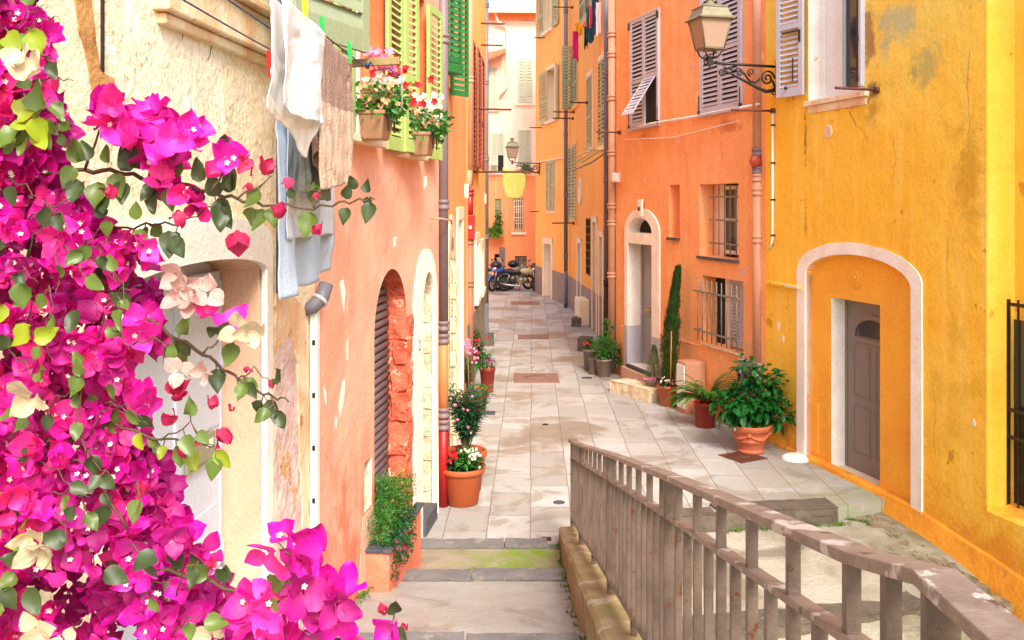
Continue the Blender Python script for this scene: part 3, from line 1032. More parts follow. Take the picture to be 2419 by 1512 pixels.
rr = random.Random(3)
outer = [(u + rr.uniform(-.014, .014), z_) for u, z_ in outer]
ring(LS, outer, inner, -.02, .03, 'door_surround', 'white_pl', salmon, bev=.01)
b = MB(LS.P)
b.box(A2['u'][0], A2['u'][1], -.37, .06, -.02, .17)
part(b, 'threshold', 'slate', salmon, bev=.01)
b = MB(LS.P)
b.box(A2['u'][0] + .02, A2['u'][1] - .05, -.30, -.27, 2.05, 2.09)
part(b, 'green_bar', 'lime', salmon)
# house number 2
def textmesh(T, s, h, m, parent, name='number', depth=.004):
    cu = bpy.data.curves.new(name, 'FONT')
    cu.body = s
    cu.size = 1
    cu.align_x = 'CENTER'
    cu.extrude = .01
    o = bpy.data.objects.new(name, cu)
    sc.collection.objects.link(o)
    dg = bpy.context.evaluated_depsgraph_get()
    me = bpy.data.meshes.new_from_object(o.evaluated_get(dg))
    bpy.data.objects.remove(o)
    b = MB(lambda x, y, z: T(x * h, z * h * .3, y * h))
    for v in me.vertices:
        b.addv(v.co)
    for p in me.polygons:
        b.face(list(p.vertices))
    return part(b, name, m, parent)
uu, zz = LS.px(984, 828)
textmesh(lambda x, y, z: LS.P(uu + x, .033 + y, zz + z), '2', .16, 'iron', salmon)
# window pieces
for H, (sx0, sx1), nm in ((WA, (826, 914), 0), (WB_, (958, 1010), 1)):
    u0, u1 = H['u']
    z0, z1 = H['z']
    w_ = casement(LS, u0 + .03, u1 - .03, z0 + .02, z1 - .02, -.25, 'white', salmon)
    b = MB(LS.P)
    b.box(LS.px(sx0, 480, .1)[0], LS.px(sx1, 480, .1)[0], -.05, .11, z0 - .055, z0 - .002)
    part(b, 'sill', 'trim_w', w_, bev=.006)
def lime_leaf(xl, xr, yb, zt, d, par, ang=0.0, at=None):
    u0, u1 = LS.px(xl, 480, d)[0], LS.px(xr, 480, d)[0]
    z0 = LS.px(xl if at is None else at, yb, d)[1]
    W = Wall(LS.P(u0, d, 0).xy, LS.P(u1, d + ang, 0).xy)
    return leaf(W.P, 0, W.len, z0, zt, 0, 'lime', par, pitch=.062, mid=.40, fr=.075, t=.035)
wa = [o for o in salmon.children if o.name.startswith('window')]
lime_leaf(787, 830, 326, 5.72, .05, wa[0], 0)
lime_leaf(910, 941, 352, 5.74, .05, wa[0], .02)
lime_leaf(950.5, 970, 358, 5.70, .09, wa[1], .05)
lime_leaf(1007, 1030, 374, 5.60, .05, wa[1], .04)
for pts, sd in (([(803, 668), (811, 658), (816, 690), (812, 738), (806, 700)], 1), ([(808, 905), (816, 895), (812, 950), (802, 990), (800, 960)], 2), ([(793, 985), (797, 990), (794, 1012), (791, 1005)], 3), ([(820, 800), (823, 800), (822, 850), (819, 850)], 4), ([(764, 915), (770, 925), (772, 960), (767, 950)], 5), ([(1000, 420), (1008, 415), (1008, 440), (1001, 448)], 6), ([(930, 560), (936, 556), (935, 580), (930, 584)], 7), ([(775, 560), (778, 555), (778, 600), (775, 604)], 8), ([(862, 1395), (868, 1380), (872, 1425), (864, 1440)], 9)):
    patch(LS, pts, .002, 'white_pl', salmon, sd, .007, name='scratch')
crack(LS, [(780, 1180), (784, 1230), (779, 1290), (783, 1340)], salmon, .003, 21, 'jamb')
crack(LS, [(850, 470), (853, 520), (849, 560)], salmon, .003, 22, 'salmon_deep')
# iron stay and short pipe stub
b = MB(LS.P)
u_, z_ = LS.px(1033, 525)
b.tube([(u_ - .5, .02, z_ + .05), (u_ - .5, .12, z_ + .05), (u_ + .1, .14, z_ + .02), (u_ + .12, .14, z_ - .02)], .012, 6)
part(b, 'iron_hook', 'pipe_pink', salmon)
# grey patch at the foot of the wall under the niche
patch(LS, [(858, 1225), (880, 1195), (888, 1230), (886, 1400), (858, 1480), (845, 1440)], .005, 'jamb', salmon, 5, name='bare_patch')

# ======== narrow orange house, left
lo = thing('house', 'narrow orange house with dark green shutters left of the alley', 'house', LO.P(2, -1, 0))
QA = harch(LO, 1058, 1069, 640, 560, 1240, .35, at=1064, rm=MT['stone'], bm=MT['dark'])
QD = hrect(LO, 1079, 1090, 520, 930, .3, at=1084, rm=MT['trim_w'], bm=MT['white'])
facade(LO, 0, LO.len, -.5, 8.5, [QA, QD], lo, MT['orange_l'])
u0, u1 = QA['u']
ring(LO, archring(u0 - .22, u1 + .22, 0, QA['z'][1], QA['z'][2] + .3), archring(u0, u1, 0, QA['z'][1], QA['z'][2]), -.02, .03, 'stone_surround', 'stone', lo, bev=.01)
for k in range(11):
    b = MB(LO.P)
    b.box(u1 + .01 - .03 * (k % 2), u1 + .17 + .06 * (k % 2), -.1, .052, .05 + k * .235, .26 + k * .235)
    part(b, 'quoin', 'stone', lo, bev=.015)
u0, u1 = QD['u']
b = MB(LO.P)
b.box(u0 - .2, u0, -.01, .03, 0, QD['z'][1] + .2)
b.box(u1, u1 + .2, -.01, .03, 0, QD['z'][1] + .2)
b.box(u0 - .2, u1 + .2, -.01, .033, QD['z'][1], QD['z'][1] + .2)
part(b, 'door_surround', 'trim_w', lo, bev=.008)
# dark green shutters standing out from the wall
win = MB(LO.P)
win.box(.9, 2.3, -.005, .02, 5.0, 8.4)
wg = part(win, 'window', 'orange_l', lo)
G1 = Wall((-.83, 11.72), (-.655, 12.05))
leaf(G1.P, 0, G1.len, 5.25, 7.6, 0, 'green', wg, pitch=.075, fr=.045, mid=None)
G2 = Wall((-.81, 12.5), (-.605, 12.78))
leaf(G2.P, 0, G2.len, 4.92, 7.6, 0, 'green', wg, pitch=.075, fr=.045, mid=.6)
b = MB(G1.P)
b.box(-.02, G1.len + .02, -.16, .04, 5.12, 5.24)
part(b, 'shutter_stop', 'green', wg, bev=.01)

# ======== yellow house, far left
ly = thing('house', 'pale yellow house with maroon shutters at the far left corner', 'house', LY.P(2, -1, 0))
D1 = hrect(LY, 1121, 1127, 572, 700, .25, at=1124, rm=MT['trim_w'], bm=MT['white'])
D2_ = hrect(LY, 1133, 1138, 585, 682, .25, at=1136, rm=MT['trim_w'], bm=MT['white'])
facade(LY, 0, LY.len, -.5, 10, [D1, D2_], ly, MT['yellow_l'])
b = MB(LY.P)
b.box(0, LY.len, -.001, .03, -.2, 1.35)
part(b, 'dado', 'dado_l', ly)
for H in (D1, D2_):
    u0, u1 = H['u']
    z0, z1 = H['z']
    b = MB(LY.P)
    b.box(u0 - .18, u0, -.01, .05, z0, z1 + .2)
    b.box(u1, u1 + .18, -.01, .05, z0, z1 + .2)
    b.box(u0 - .18, u1 + .18, -.01, .053, z1, z1 + .2)
    b.box(u0 - .18, u1 + .18, -.01, .09, z0 - .12, z0)
    part(b, 'window_surround', 'trim_w', ly)
b = MB(LY.P)
b.box(1.6, 4.3, -.005, .02, 4.2, 6.5)
wm = part(b, 'window', 'yellow_l', ly)
for (x0, x1, dd) in ((1114.5, 1120, .05), (1126, 1132, .1), (1135, 1141, .12)):
    u0, u1 = LY.px(x0, 480, dd)[0], LY.px(x1, 480, dd)[0]
    leaf(LY.P, u0, u1, 4.2, 6.5, dd, 'maroon', wm, pitch=.09, fr=.06)
# ======== yellow house, right
ry = thing('house', 'yellow plaster house with a white arch round its brown door', 'house', RY.P(2, -1, 0))
# recessed arch
ai0, ai1 = RY.px(1904, 480)[0], RY.px(2153, 480)[0]
zin = RY.px(2000, 601)[1]
zs_ = 2.62
WY_ = None
AR = dict(poly=archpoly(ai0, ai1, .06, zs_ - .1, zin, 24), d=.09, u=(ai0, ai1), rm=MT['white_pl'], bm=MT['yellow_in'])
WY = hrect(RY, 1909, 2040, -300, 240, .26, at=1909, rm=MT['white_pl'], bm=MT['white_pl'])
WY['z'] = (WY['z'][0], 7.2); WY['poly'] = rectpoly(*WY['u'], *WY['z'])
# wall: front with arch + window openings (arch back pierced by the door)
b = MB(RY.P)
b.flat(rectpoly(0, 4.477, -2.5, 7.5), [AR['poly'], WY['poly']], 0)
b.poly([(0, 0, -2.5), (0, -4, -2.5), (0, -4, 7.5), (0, 0, 7.5)])
b.poly([(0, 0, 7.5), (4.477, 0, 7.5), (4.477, -4, 7.5), (0, -4, 7.5)])
# niche jamb and the set-back wall with the grille
b.poly([(4.477, 0, -2.5), (4.477, -.34, -2.5), (4.477, -.34, 7.5), (4.477, 0, 7.5)])
b.poly([(4.477, 0, .36), (4.477, -.34, .42), (9, -.34, .42), (9, 0, .36)])
b.poly([(4.477, -.34, .42), (17, -.34, .42), (17, -.34, 7.5), (4.477, -.34, 7.5)])
b.poly([(4.477, 0, -2.5), (17, 0, -2.5), (17, 0, .36), (4.477, 0, .36)])
b.poly([(9, 0, .36), (9, -.34, .36), (9, -.34, 7.5), (9, 0, 7.5)])
b.poly([(9, 0, .36), (17, 0, .36), (17, 0, 7.5), (9, 0, 7.5)])
b.poly([(0, -4, -2.5), (17, -4, -2.5), (17, -4, 7.5), (0, -4, 7.5)])
b.poly([(4.477, 0, 7.5), (17, 0, 7.5), (17, -4, 7.5), (4.477, -4, 7.5)])
b.poly([(17, 0, -2.5), (17, -4, -2.5), (17, -4, 7.5), (17, 0, 7.5)])
part(b, 'wall', 'yellow_r', ry)
dd_ = -.09
ud0, ud1 = RY.px(1963, 480, dd_)[0], RY.px(2078, 480, dd_)[0]
zd0, zd1 = RY.px(1963, 1103, dd_)[1], RY.px(1963, 702, dd_)[1]
b = MB(RY.P)
p = AR['poly']
for k in range(len(p)):
    a, c = p[k], p[(k + 1) % len(p)]
    b.poly([(a[0], 0, a[1]), (c[0], 0, c[1]), (c[0], dd_, c[1]), (a[0], dd_, a[1])])
b.flat(p, [rectpoly(ud0, ud1, zd0, zd1)], dd_)
part(b, 'arch_recess', 'yellow_in', ry)
b = MB(RY.P)
q = rectpoly(ud0, ud1, zd0, zd1)
for k in range(4):
    a, c = q[k], q[(k + 1) % 4]
    b.poly([(a[0], dd_, a[1]), (c[0], dd_, c[1]), (c[0], -.36, c[1]), (a[0], -.36, a[1])])
part(b, 'door_reveal', 'white_pl', ry)
b = MB(RY.P)
b.box(ud0 - .02, ud1 + .02, -.33, -.05, zd0 - .05, zd0 + .012)
part(b, 'threshold', 'trim_w', ry, bev=.006)
# white arch band
ao0, ao1 = RY.px(1880, 480, .03)[0], RY.px(2174, 480, .03)[0]
outer = archring(ao0, ao1, -.35, zs_ - .05, RY.px(2003, 574)[1], 30)
inner = archring(ai0, ai1, -.35, zs_ - .1, zin, 30)
rr = random.Random(6)
outer = [(u + rr.uniform(-.006, .006), z_ + rr.uniform(-.006, .006)) for u, z_ in outer]
outer[0] = (outer[0][0], -.30); inner[0] = (inner[0][0], -.28)
ring(RY, outer, inner, -.085, .022, 'arch_surround', 'white_pl', ry, bev=.008)
# brown door: frame, leaf, raised panels, fanlight
b = MB(RY.P)
du0, du1, dz0, dz1 = ud0 + .03, ud1 + .14, zd0 + .01, zd1 - .02
b.box(ud0, du0 + .02, -.355, -.29, zd0, zd1)
b.box(du0 + .02, du1, -.36, -.30, dz0, dz1)
pw = (du1 - du0)
def raised(b, u0, u1, z0, z1, d, t=.012, f=.025):
    b.box(u0, u1, d, d + .006, z0, z0 + f * .5); b.box(u0, u1, d, d + .006, z1 - f * .5, z1)
    b.box(u0, u0 + f * .5, d, d + .006, z0, z1); b.box(u1 - f * .5, u1, d, d + .006, z0, z1)
    b.hexa([(u0 + f, d, z0 + f), (u1 - f, d, z0 + f), (u1 - f, d, z1 - f), (u0 + f, d, z1 - f)],
           [(u0 + 2 * f, d + t, z0 + 2 * f), (u1 - 2 * f, d + t, z0 + 2 * f), (u1 - 2 * f, d + t, z1 - 2 * f), (u0 + 2 * f, d + t, z1 - 2 * f)])
dc = du0 + pw * .5
for s0, s1 in ((du0 + .16, dc - .06), (dc + .06, du1 - .14)):
    raised(b, s0, s1, dz0 + .22, dz0 + .85, -.30)
    raised(b, s0, s1, dz0 + .95, dz0 + 1.62, -.30)
door2 = part(b, 'door', 'browndoor', ry, bev=.003)
c0, c1 = du0 + .16, du1 - .14
b = MB(RY.P)
b.prism(archpoly(c0 + .04, c1 - .04, dz0 + 1.76, dz0 + 1.77, dz0 + 2.0), -.299, -.292)
part(b, 'fanlight', 'glass', door2)
ringo = archring(c0, c1, dz0 + 1.72, dz0 + 1.76, dz0 + 2.05, 16)
ringi = archring(c0 + .05, c1 - .05, dz0 + 1.74, dz0 + 1.77, dz0 + 1.99, 16)
ring(RY, ringo, ringi, -.30, -.278, 'fanlight_trim', 'browndoor', door2)
b = MB(RY.P)
b.box(c0, c1, -.30, -.275, dz0 + 1.68, dz0 + 1.735)
part(b, 'fanlight_sill', 'browndoor', door2, bev=.004)
# medallion
um, zm = RY.px(2024, 655, dd_)
b = MB(lambda x, y, z: RY.P(um + x, dd_ + z, zm + y))
b.lathe((0, 0, 0), [(.135, .0), (.135, .012), (.128, .02), (.11, .022), (.103, .014), (.085, .013), (.08, .022), (.03, .03), (.001, .032)], 28)
for k in range(12):
    a = k * math.pi / 6
    b.ball((math.cos(a) * .055, math.sin(a) * .055, .026), .013, 6)
b.ball((0, 0, .03), .022, 8)
part(b, 'medallion', 'yellow_in', ry)
# flush hatch
b = MB(RY.P)
u0, u1 = RY.px(1903, 480, dd_)[0], RY.px(1933, 480, dd_)[0]
b.box(u0, u1, dd_, dd_ + .012, .12, .78)
part(b, 'hatch', 'yellow_in', ry, bev=.004)
# plinth ledge and the flared apron at the foot
b = MB(RY.P)
N_ = 30
rows = []
for k in range(N_ + 1):
    u = .35 + k * (10 - .35) / N_
    zt = .06 if u > 1.0 else .06
    zt = .06 if u < 3.35 else .06 - (u - 3.35) * .12
    zb = -1.2
    fl = min(1, max(0, (u - .5) / 1.6))
    nn = .025 * noise.noise(Vector((u * 2, 0, 0)))
    zt += .015 * noise.noise(Vector((u * 3, 5, 0)))
    rows.append([b.addv(p_) for p_ in ((u, -.085 if 0.95 < u < 3.3 else -.01, zt + .006), (u, .018, zt + .002), (u, .026, zt - .03), (u, .04 + .05 * fl, zt - .22), (u, .06 + .16 * fl + nn, zt - .48), (u, .08 + .30 * fl + nn * 2, zt - .8), (u, .4, zb - u * .1))])
b.sm = True
for k in range(N_):
    for j in range(6):
        b.face([rows[k][j], rows[k + 1][j], rows[k + 1][j + 1], rows[k][j + 1]])
part(b, 'plinth', 'yellow_base', ry)
# long horizontal moulding/pipe at the left
b = MB(RY.P)
ua, za = RY.px(1810, 665, .03)
ub, zb = RY.px(1893, 674, .03)
b.box(ua, ub, -.01, .05, za - .035, za + .01)
part(b, 'string_course', 'yellow_r', ry, bev=.008)
b = MB(RY.P)
b.box(RY.px(1862, 480)[0], RY.px(1895, 480)[0], 0.051, .07, za - .03, za + .002)
part(b, 'clip', 'trim_w', ry)
# round vent
uv, zv = RY.px(1957, 311)
b = MB(lambda x, y, z: RY.P(uv + x, z, zv + y))
b.lathe((0, 0, 0), [(.085, 0), (.085, .012), (.07, .018), (.062, .012), (.001, .012)], 24)
for k in range(9):
    h = -.05 + k * .0125
    w_ = math.sqrt(.06 ** 2 - h * h)
    b.box(-w_, w_, h - .003, h + .003, .012, .018)
part(b, 'air_vent', 'trim_w', ry)
# window with grey shutters
u0, u1 = WY['u']
z0, z1 = WY['z']
b = MB(RY.P)
p = rectpoly(u0, u1, z0, z1)
for k in range(4):
    a, c = p[k], p[(k + 1) % 4]
    b.poly([(a[0], 0, a[1]), (c[0], 0, c[1]), (c[0], -.26, c[1]), (a[0], -.26, a[1])])
part(b, 'reveal', 'white_pl', ry)
ux = u0 + (u1 - u0) * .36
b = MB(RY.P)
b.box(u0, u0 + .1, -.26, -.16, z0, z1)
b.box(u0 + .1, ux, -.26, -.2, z0, z1)
wy = part(b, 'window', 'white', ry, bev=.004)
b = MB(RY.P)
b.box(ux, ux + .1, -.25, -.15, z0, z1)
b.box(u1 - .1, u1, -.25, -.15, z0, z1)
b.box(ux + .1, u1 - .1, -.25, -.15, z0, z0 + .09)
part(b, 'casement', 'white', wy, bev=.004)
b = MB(RY.P)
b.box(ux + .09, u1 - .09, -.22, -.215, z0 + .08, z1)
part(b, 'pane', 'glass', wy)
b = MB(RY.P)
b.box(u0 - .04, u1 + .1, -.02, .055, z0 - .07, z0 - .002)
b.box(u0 + .02, u1 + .06, -.01, .02, z0 - .17, z0 - .072)
part(b, 'sill', 'cream', wy, bev=.006)
# yellow rain gauge-like strip (thermometer)
b = MB(RY.P)
ut, zt_ = RY.px(1926, 85, -.15)
b.box(ut - .03, ut + .03, -.2, -.185, zt_ - .16, zt_ + .16)
for k in range(9):
    b.box(ut - .012, ut + .012, -.186, -.18, zt_ - .12 + k * .03, zt_ - .112 + k * .03)
part(b, 'thermometer', 'yellow_r', wy)
SL = Wall(RY.P(u0 - .52, .16, 0).xy, RY.P(u0 - .02, .05, 0).xy)
lz = RY.px(1831, 234, .16)[1]
lf = leaf(SL.P, 0, SL.len, lz, lz + 2.3, 0, 'greysh', wy, pitch=.068, fr=.075, mid=.42, t=.04)
b = MB(SL.P)
b.box(SL.len * .28, SL.len - .03, .045, .065, lz + .87, lz + .89)
b.box(SL.len - .05, SL.len - .03, .045, .065, lz + .72, lz + .87)
b.box(SL.len * .66, SL.len * .68, .045, .06, lz + .2, lz + .52)
b.ball((SL.len * .42, .06, lz + .12), .025, 8)
part(b, 'latch', 'iron', wy)
SR = Wall(RY.P(u1 + .02, .02, 0).xy, RY.P(u1 + .06, .42, 0).xy)
b = MB(RY.P)
b.box(u1 - .03, u1 + .02, -.12, .06, z0 + .06, z1)
part(b, 'shutter', 'greysh', wy, bev=.003)
b = MB(RY.P)
for zz in (z0 + .12, z0 + .62, z0 + 1.25):
    b.box(u1 - .06, u1 - .02, .0, .08, zz, zz + .05)
b.box(u1 - .055, u1 - .035, .04, .07, z0 + .12, z0 + 1.3)
part(b, 'latch', 'iron', wy)
# grille over the recess opening
ug0 = RY.px(2376, 480, -.28)[0]
b = MB(RY.P)
gz0, gz1 = RY.px(2385, 1208, -.28)[1], RY.px(2376, 712, -.28)[1]
b.box(ug0, ug0 + .05, -.29, -.24, gz0, gz1 + .03)
for k in range(1, 9):
    b.box(ug0 + k * .17, ug0 + k * .17 + .016, -.275, -.259, gz0, gz1 + .03)
for zz in (gz0 + .02, gz0 + (gz1 - gz0) * .36, gz0 + (gz1 - gz0) * .49, gz1 - .02):
    b.box(ug0 - .06, ug0 + 1.6, -.262, -.244, zz - .018, zz + .018)
gr = part(b, 'grille', 'iron', ry)
b = MB(RY.P)
b.box(ug0 + .03, ug0 + 1.5, -.335, -.33, gz0, gz0 + (gz1 - gz0) * .5)
part(b, 'mesh_panel', 'iron', gr)
b = MB(RY.P)
b.box(ug0 + .05, ug0 + 1.5, -.34, -.328, gz0 + (gz1 - gz0) * .5, gz1 - .18)
part(b, 'pane', 'glass', gr)
b = MB(RY.P)
b.tube([(ug0 - .01, -.3, gz1), (ug0 - .05, -.2, gz1 + .16)], .014, 6)
part(b, 'bracket', 'rust', gr)
for (x, y, s) in ((1849, 799, .045), (1839, 770, .05), (2300, 1000, .03)):
    u, z = RY.px(x, y)
    b = MB(RY.P)
    rr = random.Random(int(x))
    b.prism([(u + math.cos(a * .785) * s * rr.uniform(.6, 1.1), z + math.sin(a * .785) * s * 1.5 * rr.uniform(.6, 1.1)) for a in range(8)], 0.0005, .004)
    part(b, 'chipped_patch', 'white_pl', ry)
b = MB(RY.P)
u, z = RY.px(1882, 1095, .1)
for k in range(1):
    b.lathe((u, .12, -.02), [(.20, 0), (.19, .045), (.14, .075), (.06, .085), (.001, .087)], 20)
tag(part(b, 'white_footing', 'white_pl', ry))
crack(RY, [(2006, 262), (2022, 296), (2040, 310), (2050, 345)], ry, .004, 4, 'soil')

for i_, pts in enumerate(([(2110, 330), (2116, 380), (2108, 420), (2112, 470)], [(2240, 560), (2236, 640), (2243, 700)], [(1860, 700), (1866, 760), (1862, 830)], [(2200, 900), (2210, 960), (2204, 1040), (2212, 1100)], [(1990, 480), (2040, 486), (2090, 478)], [(2290, 120), (2284, 200), (2291, 300), (2286, 380)])):
    crack(RY, pts, ry, .0035, 30 + i_, 'beige_stain')
# ======== orange house, right
ro = thing('house', 'orange house with grey shutters and a white arched doorway', 'house', RO.P(2, -1, 0))
OD = hrect(RO, 1485, 1542, 574, 858, .34, at=1485, rm=MT['white_pl'], bm=MT['greydoor'])
fan_u = OD['u']
fz0 = RO.px(1490, 549)[1]
fzt = 3.5 + (480 - 516) * RO.P(sum(fan_u) / 2, 0, 0).y / 2250
OF = dict(poly=archpoly(fan_u[0] + .03, fan_u[1] - .03, fz0, fz0 + .02, fzt, 16), d=.22, rm=MT['white_pl'], bm=MT['dark'])
SN = hrect(RO, 1580, 1605, 437, 560, .30, at=1580, rm=MT['orange_r'], bm=MT['orange_r'])
BW = hrect(RO, 1652, 1744, 436, 604, .34, at=1652, rm=MT['orange_r'], bm=MT['dark'])
LW = hrect(RO, 1658, 1755, 650, 809, .26, at=1658, rm=MT['orange_r'], bm=MT['dark'])
facade(RO, 0, RO.len, -.5, 8.5, [OD, OF, SN, BW, LW], ro, MT['orange_r'])
o0, o1 = RO.px(1475, 480, .03)[0], RO.px(1556, 480, .03)[0]
zsp = fz0 + .02
outer = archring(o0, o1, .16, zsp - .02, 3.5 + (480 - 493) * RO.P((o0 + o1) / 2, 0, 0).y / 2250, 20)
inner = archring(fan_u[0], fan_u[1], .16, zsp, fzt + .01, 20)
ring(RO, outer, inner, -.01, .035, 'door_surround', 'white_pl', ro, bev=.006)
b = MB(RO.P)
b.box(fan_u[0] - .01, fan_u[1] + .01, -.2, .03, OD['z'][1] + .0, fz0 - .003)
part(b, 'transom', 'white_pl', ro, bev=.005)
b = MB(RO.P)
cm = (o0 + o1) / 2
kz = outer[len(outer) // 2][1]
b.prism([(cm - .075, kz - .14), (cm + .075, kz - .14), (cm + .11, kz + .18), (cm - .11, kz + .18)], .03, .065)
part(b, 'keystone', 'white_pl', ro, bev=.006)
b = MB(RO.P)
b.ball((cm, .075, kz + .0), .03, 8, (1, 1, 1.5))
part(b, 'iron_boss', 'iron', ro)
b = MB(RO.P)
b.box(o0 - .004, fan_u[0] + .003, -.0, .04, .16, RO.px(1480, 768)[1])
part(b, 'grey_base', 'greysh', ro)
b = MB(RO.P)
b.box(fan_u[1] - .003, o1 + .004, 0, .04, .16, RO.px(1480, 768)[1] - .05)
part(b, 'grey_base', 'greysh', ro)
b = MB(RO.P)
b.box(fan_u[0], fan_u[0] + .004, -.33, -.002, .2, RO.px(1480, 768)[1])
part(b, 'grey_base', 'greysh', ro)
dz0, dz1 = OD['z']
b = MB(RO.P)
b.box(fan_u[0] + .0, fan_u[1] + .1, -.335, -.29, dz0, dz1)
b.box(fan_u[0], fan_u[0] + .06, -.29, -.25, dz0, dz1)
uA, uB = fan_u[0] + .16, fan_u[1] - .02
raised(b, uA, uB, dz0 + .15, dz0 + .98, -.29, .016, .03)
b.prism(archpoly(uA + .0, uB, dz0 + 1.2, dz0 + 1.9, dz0 + 2.0, 10), -.29, -.275)
b.prism(archpoly(uA + .05, uB - .05, dz0 + 1.25, dz0 + 1.86, dz0 + 1.95, 10), -.275, -.262)
d3 = part(b, 'door', 'greydoor', ro, bev=.004)
b = MB(RO.P)
b.ball((uA + .22, -.23, dz0 + 1.09), .042, 10)
b.ball((uA + .34, -.23, dz0 + 1.09), .042, 10)
MT['brass'] = mat('brass', (.55, .36, .12), rough=.3, metal=.9)
part(b, 'knob', 'brass', d3)
b = MB(RO.P)
b.box(uA + .2, uA + .42, -.29, -.278, dz0 + .78, dz0 + .86)
part(b, 'letter_slot', 'iron', d3)
b = MB(RO.P)
b.box(fan_u[0] - .02, fan_u[1] + .02, -.33, .06, dz0 - .07, dz0 - .003)
part(b, 'threshold', 'slate', ro, bev=.008)
b = MB(RO.P)
b.box(o0 - .02, o1 + .05, .0, .1, -.1, dz0 - .075)
part(b, 'door_step', 'jamb', ro, bev=.01)
# lintels & sills, moulding
for H, nm in ((SN, 0), (BW, 1)):
    b = MB(RO.P)
    u0, u1 = H['u']
    b.box(u0 - .03, u1 + .02, -H['d'] + .01, .05, H['z'][0] - .05, H['z'][0] - .002)
    part(b, 'sill', 'slate', ro, bev=.006)
u0, u1 = BW['u']; z0, z1 = BW['z']
wb = casement(RO, u0 + .3, u1 - .03, z0 + .05, z1 - .03, -.32, 'white', ro, mull=1, rails=1)
b = MB(RO.P)
b.box(u0, u0 + .3, -.335, -.3, z0, z1)
part(b, 'side_panel', 'trim_w', wb)
grille(RO, u0 + .16, u1 + .0, z0 + .03, z1 - .02, -.12, 6, 3, 'barmetal', wb)
u0, u1 = LW['u']; z0, z1 = LW['z']
b = MB(RO.P)
b.box(u0 + .35, u1 - .02, -.25, -.24, z0, z1)
wl = part(b, 'window', 'trim_w', ro)
leaf(RO.P, u0 + .62, u0 + 1.0, z0 + .03, z1 - .03, -.2, 'greysh', wl, pitch=.05)
leaf(RO.P, u0 + 1.0, u1 - .02, z0 + .03, z1 - .03, -.2, 'greysh', wl, pitch=.05)
b = MB(RO.P)
n_ = 9
for k in range(n_):
    c = u0 + .06 + (u1 - u0 - .06) * k / (n_ - 1)
    b.tube([(c, .11, z0 + .06), (c, .11, z1 - .06)], .011, 6)
for zz in (z0 + .22, z1 - .26):
    b.box(u0 - .08, u1 + .05, .095, .125, zz - .013, zz + .013)
    b.box(u0 - .08, u0 - .055, 0, .1, zz - .013, zz + .013)
part(b, 'grille', 'barmetal', wl)
b = MB(RO.P)
b.box(u0 - .02, u1 + .03, -.24, .03, z0 - .04, z0 - .002)
part(b, 'sill', 'stone', wl, bev=.01)
b = MB(RO.P)
um0, zm0 = RO.px(1560, 787)
um1, zm1 = RO.px(1752, 846)
zz = (zm0 + zm1) / 2
b.box(um0, um1, -.01, .022, zz - .025, zz)
part(b, 'moulding', 'orange_r', ro, bev=.006)
b = MB(RO.P)
b.box(o0 - .28, o0 - .01, 0, .03, -.1, RO.px(1465, 768)[1])
part(b, 'dado', 'orange_r', ro)
# shuttered windows
def shut_win(xl, xr, yt, yb, at, zt=None, flap=False):
    u0, u1 = RO.px(xl, 480)[0], RO.px(xr, 480)[0]
    z0 = RO.px(at, yb)[1]
    z1 = zt or RO.px(at, yt)[1]
    b = MB(RO.P)
    fr = .035
    b.box(u0 - fr, u0, -.01, .05, z0 - .02, z1 + .02)
    b.box(u1, u1 + fr, -.01, .05, z0 - .02, z1 + .02)
    b.box(u0 - fr, u1 + fr, -.01, .05, z1, z1 + fr)
    b.box(u0 - fr, u1 + fr, -.01, .08, z0 - .05, z0 - .01)
    b.mi = 1
    b.box(u0, u1, -.005, .006, z0, z1)  # near-black sheet on the wall, painted shade seen between the slats
    w_ = part(b, 'window', ('greysh', 'dark'), ro)
    um = (u0 + u1) / 2
    leaf(RO.P, u0 + .002, um - .003, z0, z1, .012, 'greysh', w_, pitch=.075, mid=.42, fr=.06)
    if not flap:
        leaf(RO.P, um + .003, u1 - .002, z0, z1, .012, 'greysh', w_, pitch=.075, mid=.42, fr=.06)
    else:
        zh = z0 + (z1 - z0) * .42
        leaf(RO.P, um + .003, u1 - .002, zh, z1, .012, 'greysh', w_, pitch=.075, mid=None, fr=.06)
        b = MB(RO.P)
        b.box(um + .003, um + .05, .012, .045, z0, zh)
        b.box(u1 - .05, u1 - .002, .012, .045, z0, zh)
        part(b, 'shutter', 'greysh', w_)
        L_ = zh - z0 - .04
        a = R(33)
        def TT(x, y, z):
            return RO.P(x, .05 + (L_ - z) * math.sin(a) + y * math.cos(a), zh - (L_ - z) * math.cos(a))
        b = MB(TT)
        slatted(b, um + .06, u1 - .055, 0, L_, 0, .07, .035, .025, None)
        part(b, 'shutter_flap', 'greysh', w_)
    for q in (u0 - .06, u1 + .02):
        b = MB(RO.P)
        b.box(q, q + .05, .04, .075, z0 - .02, z0 + .05)
        b.box(q + .02, q + .035, .06, .072, z0 + .04, z0 + .3)
        part(b, 'latch', 'iron', w_)
    for q in (u1 + .01, u0 - .05):
        b = MB(RO.P)
        b.box(q, q + .04, .04, .08, z1 - .16, z1 - .02)
        part(b, 'hinge', 'iron', w_)
shut_win(1493, 1557, 53, 303, 1493, flap=True)
shut_win(1660, 1752, -100, 270, 1660, zt=7.35)
for i_, pts in enumerate(([(1620, 360), (1624, 420), (1619, 470)], [(1590, 600), (1594, 660), (1588, 720)], [(1700, 330), (1706, 380), (1700, 420)], [(1770, 520), (1773, 600), (1769, 690)], [(1640, 120), (1643, 200)])):
    crack(RO, pts, ro, .004, 50 + i_, 'salmon_deep')
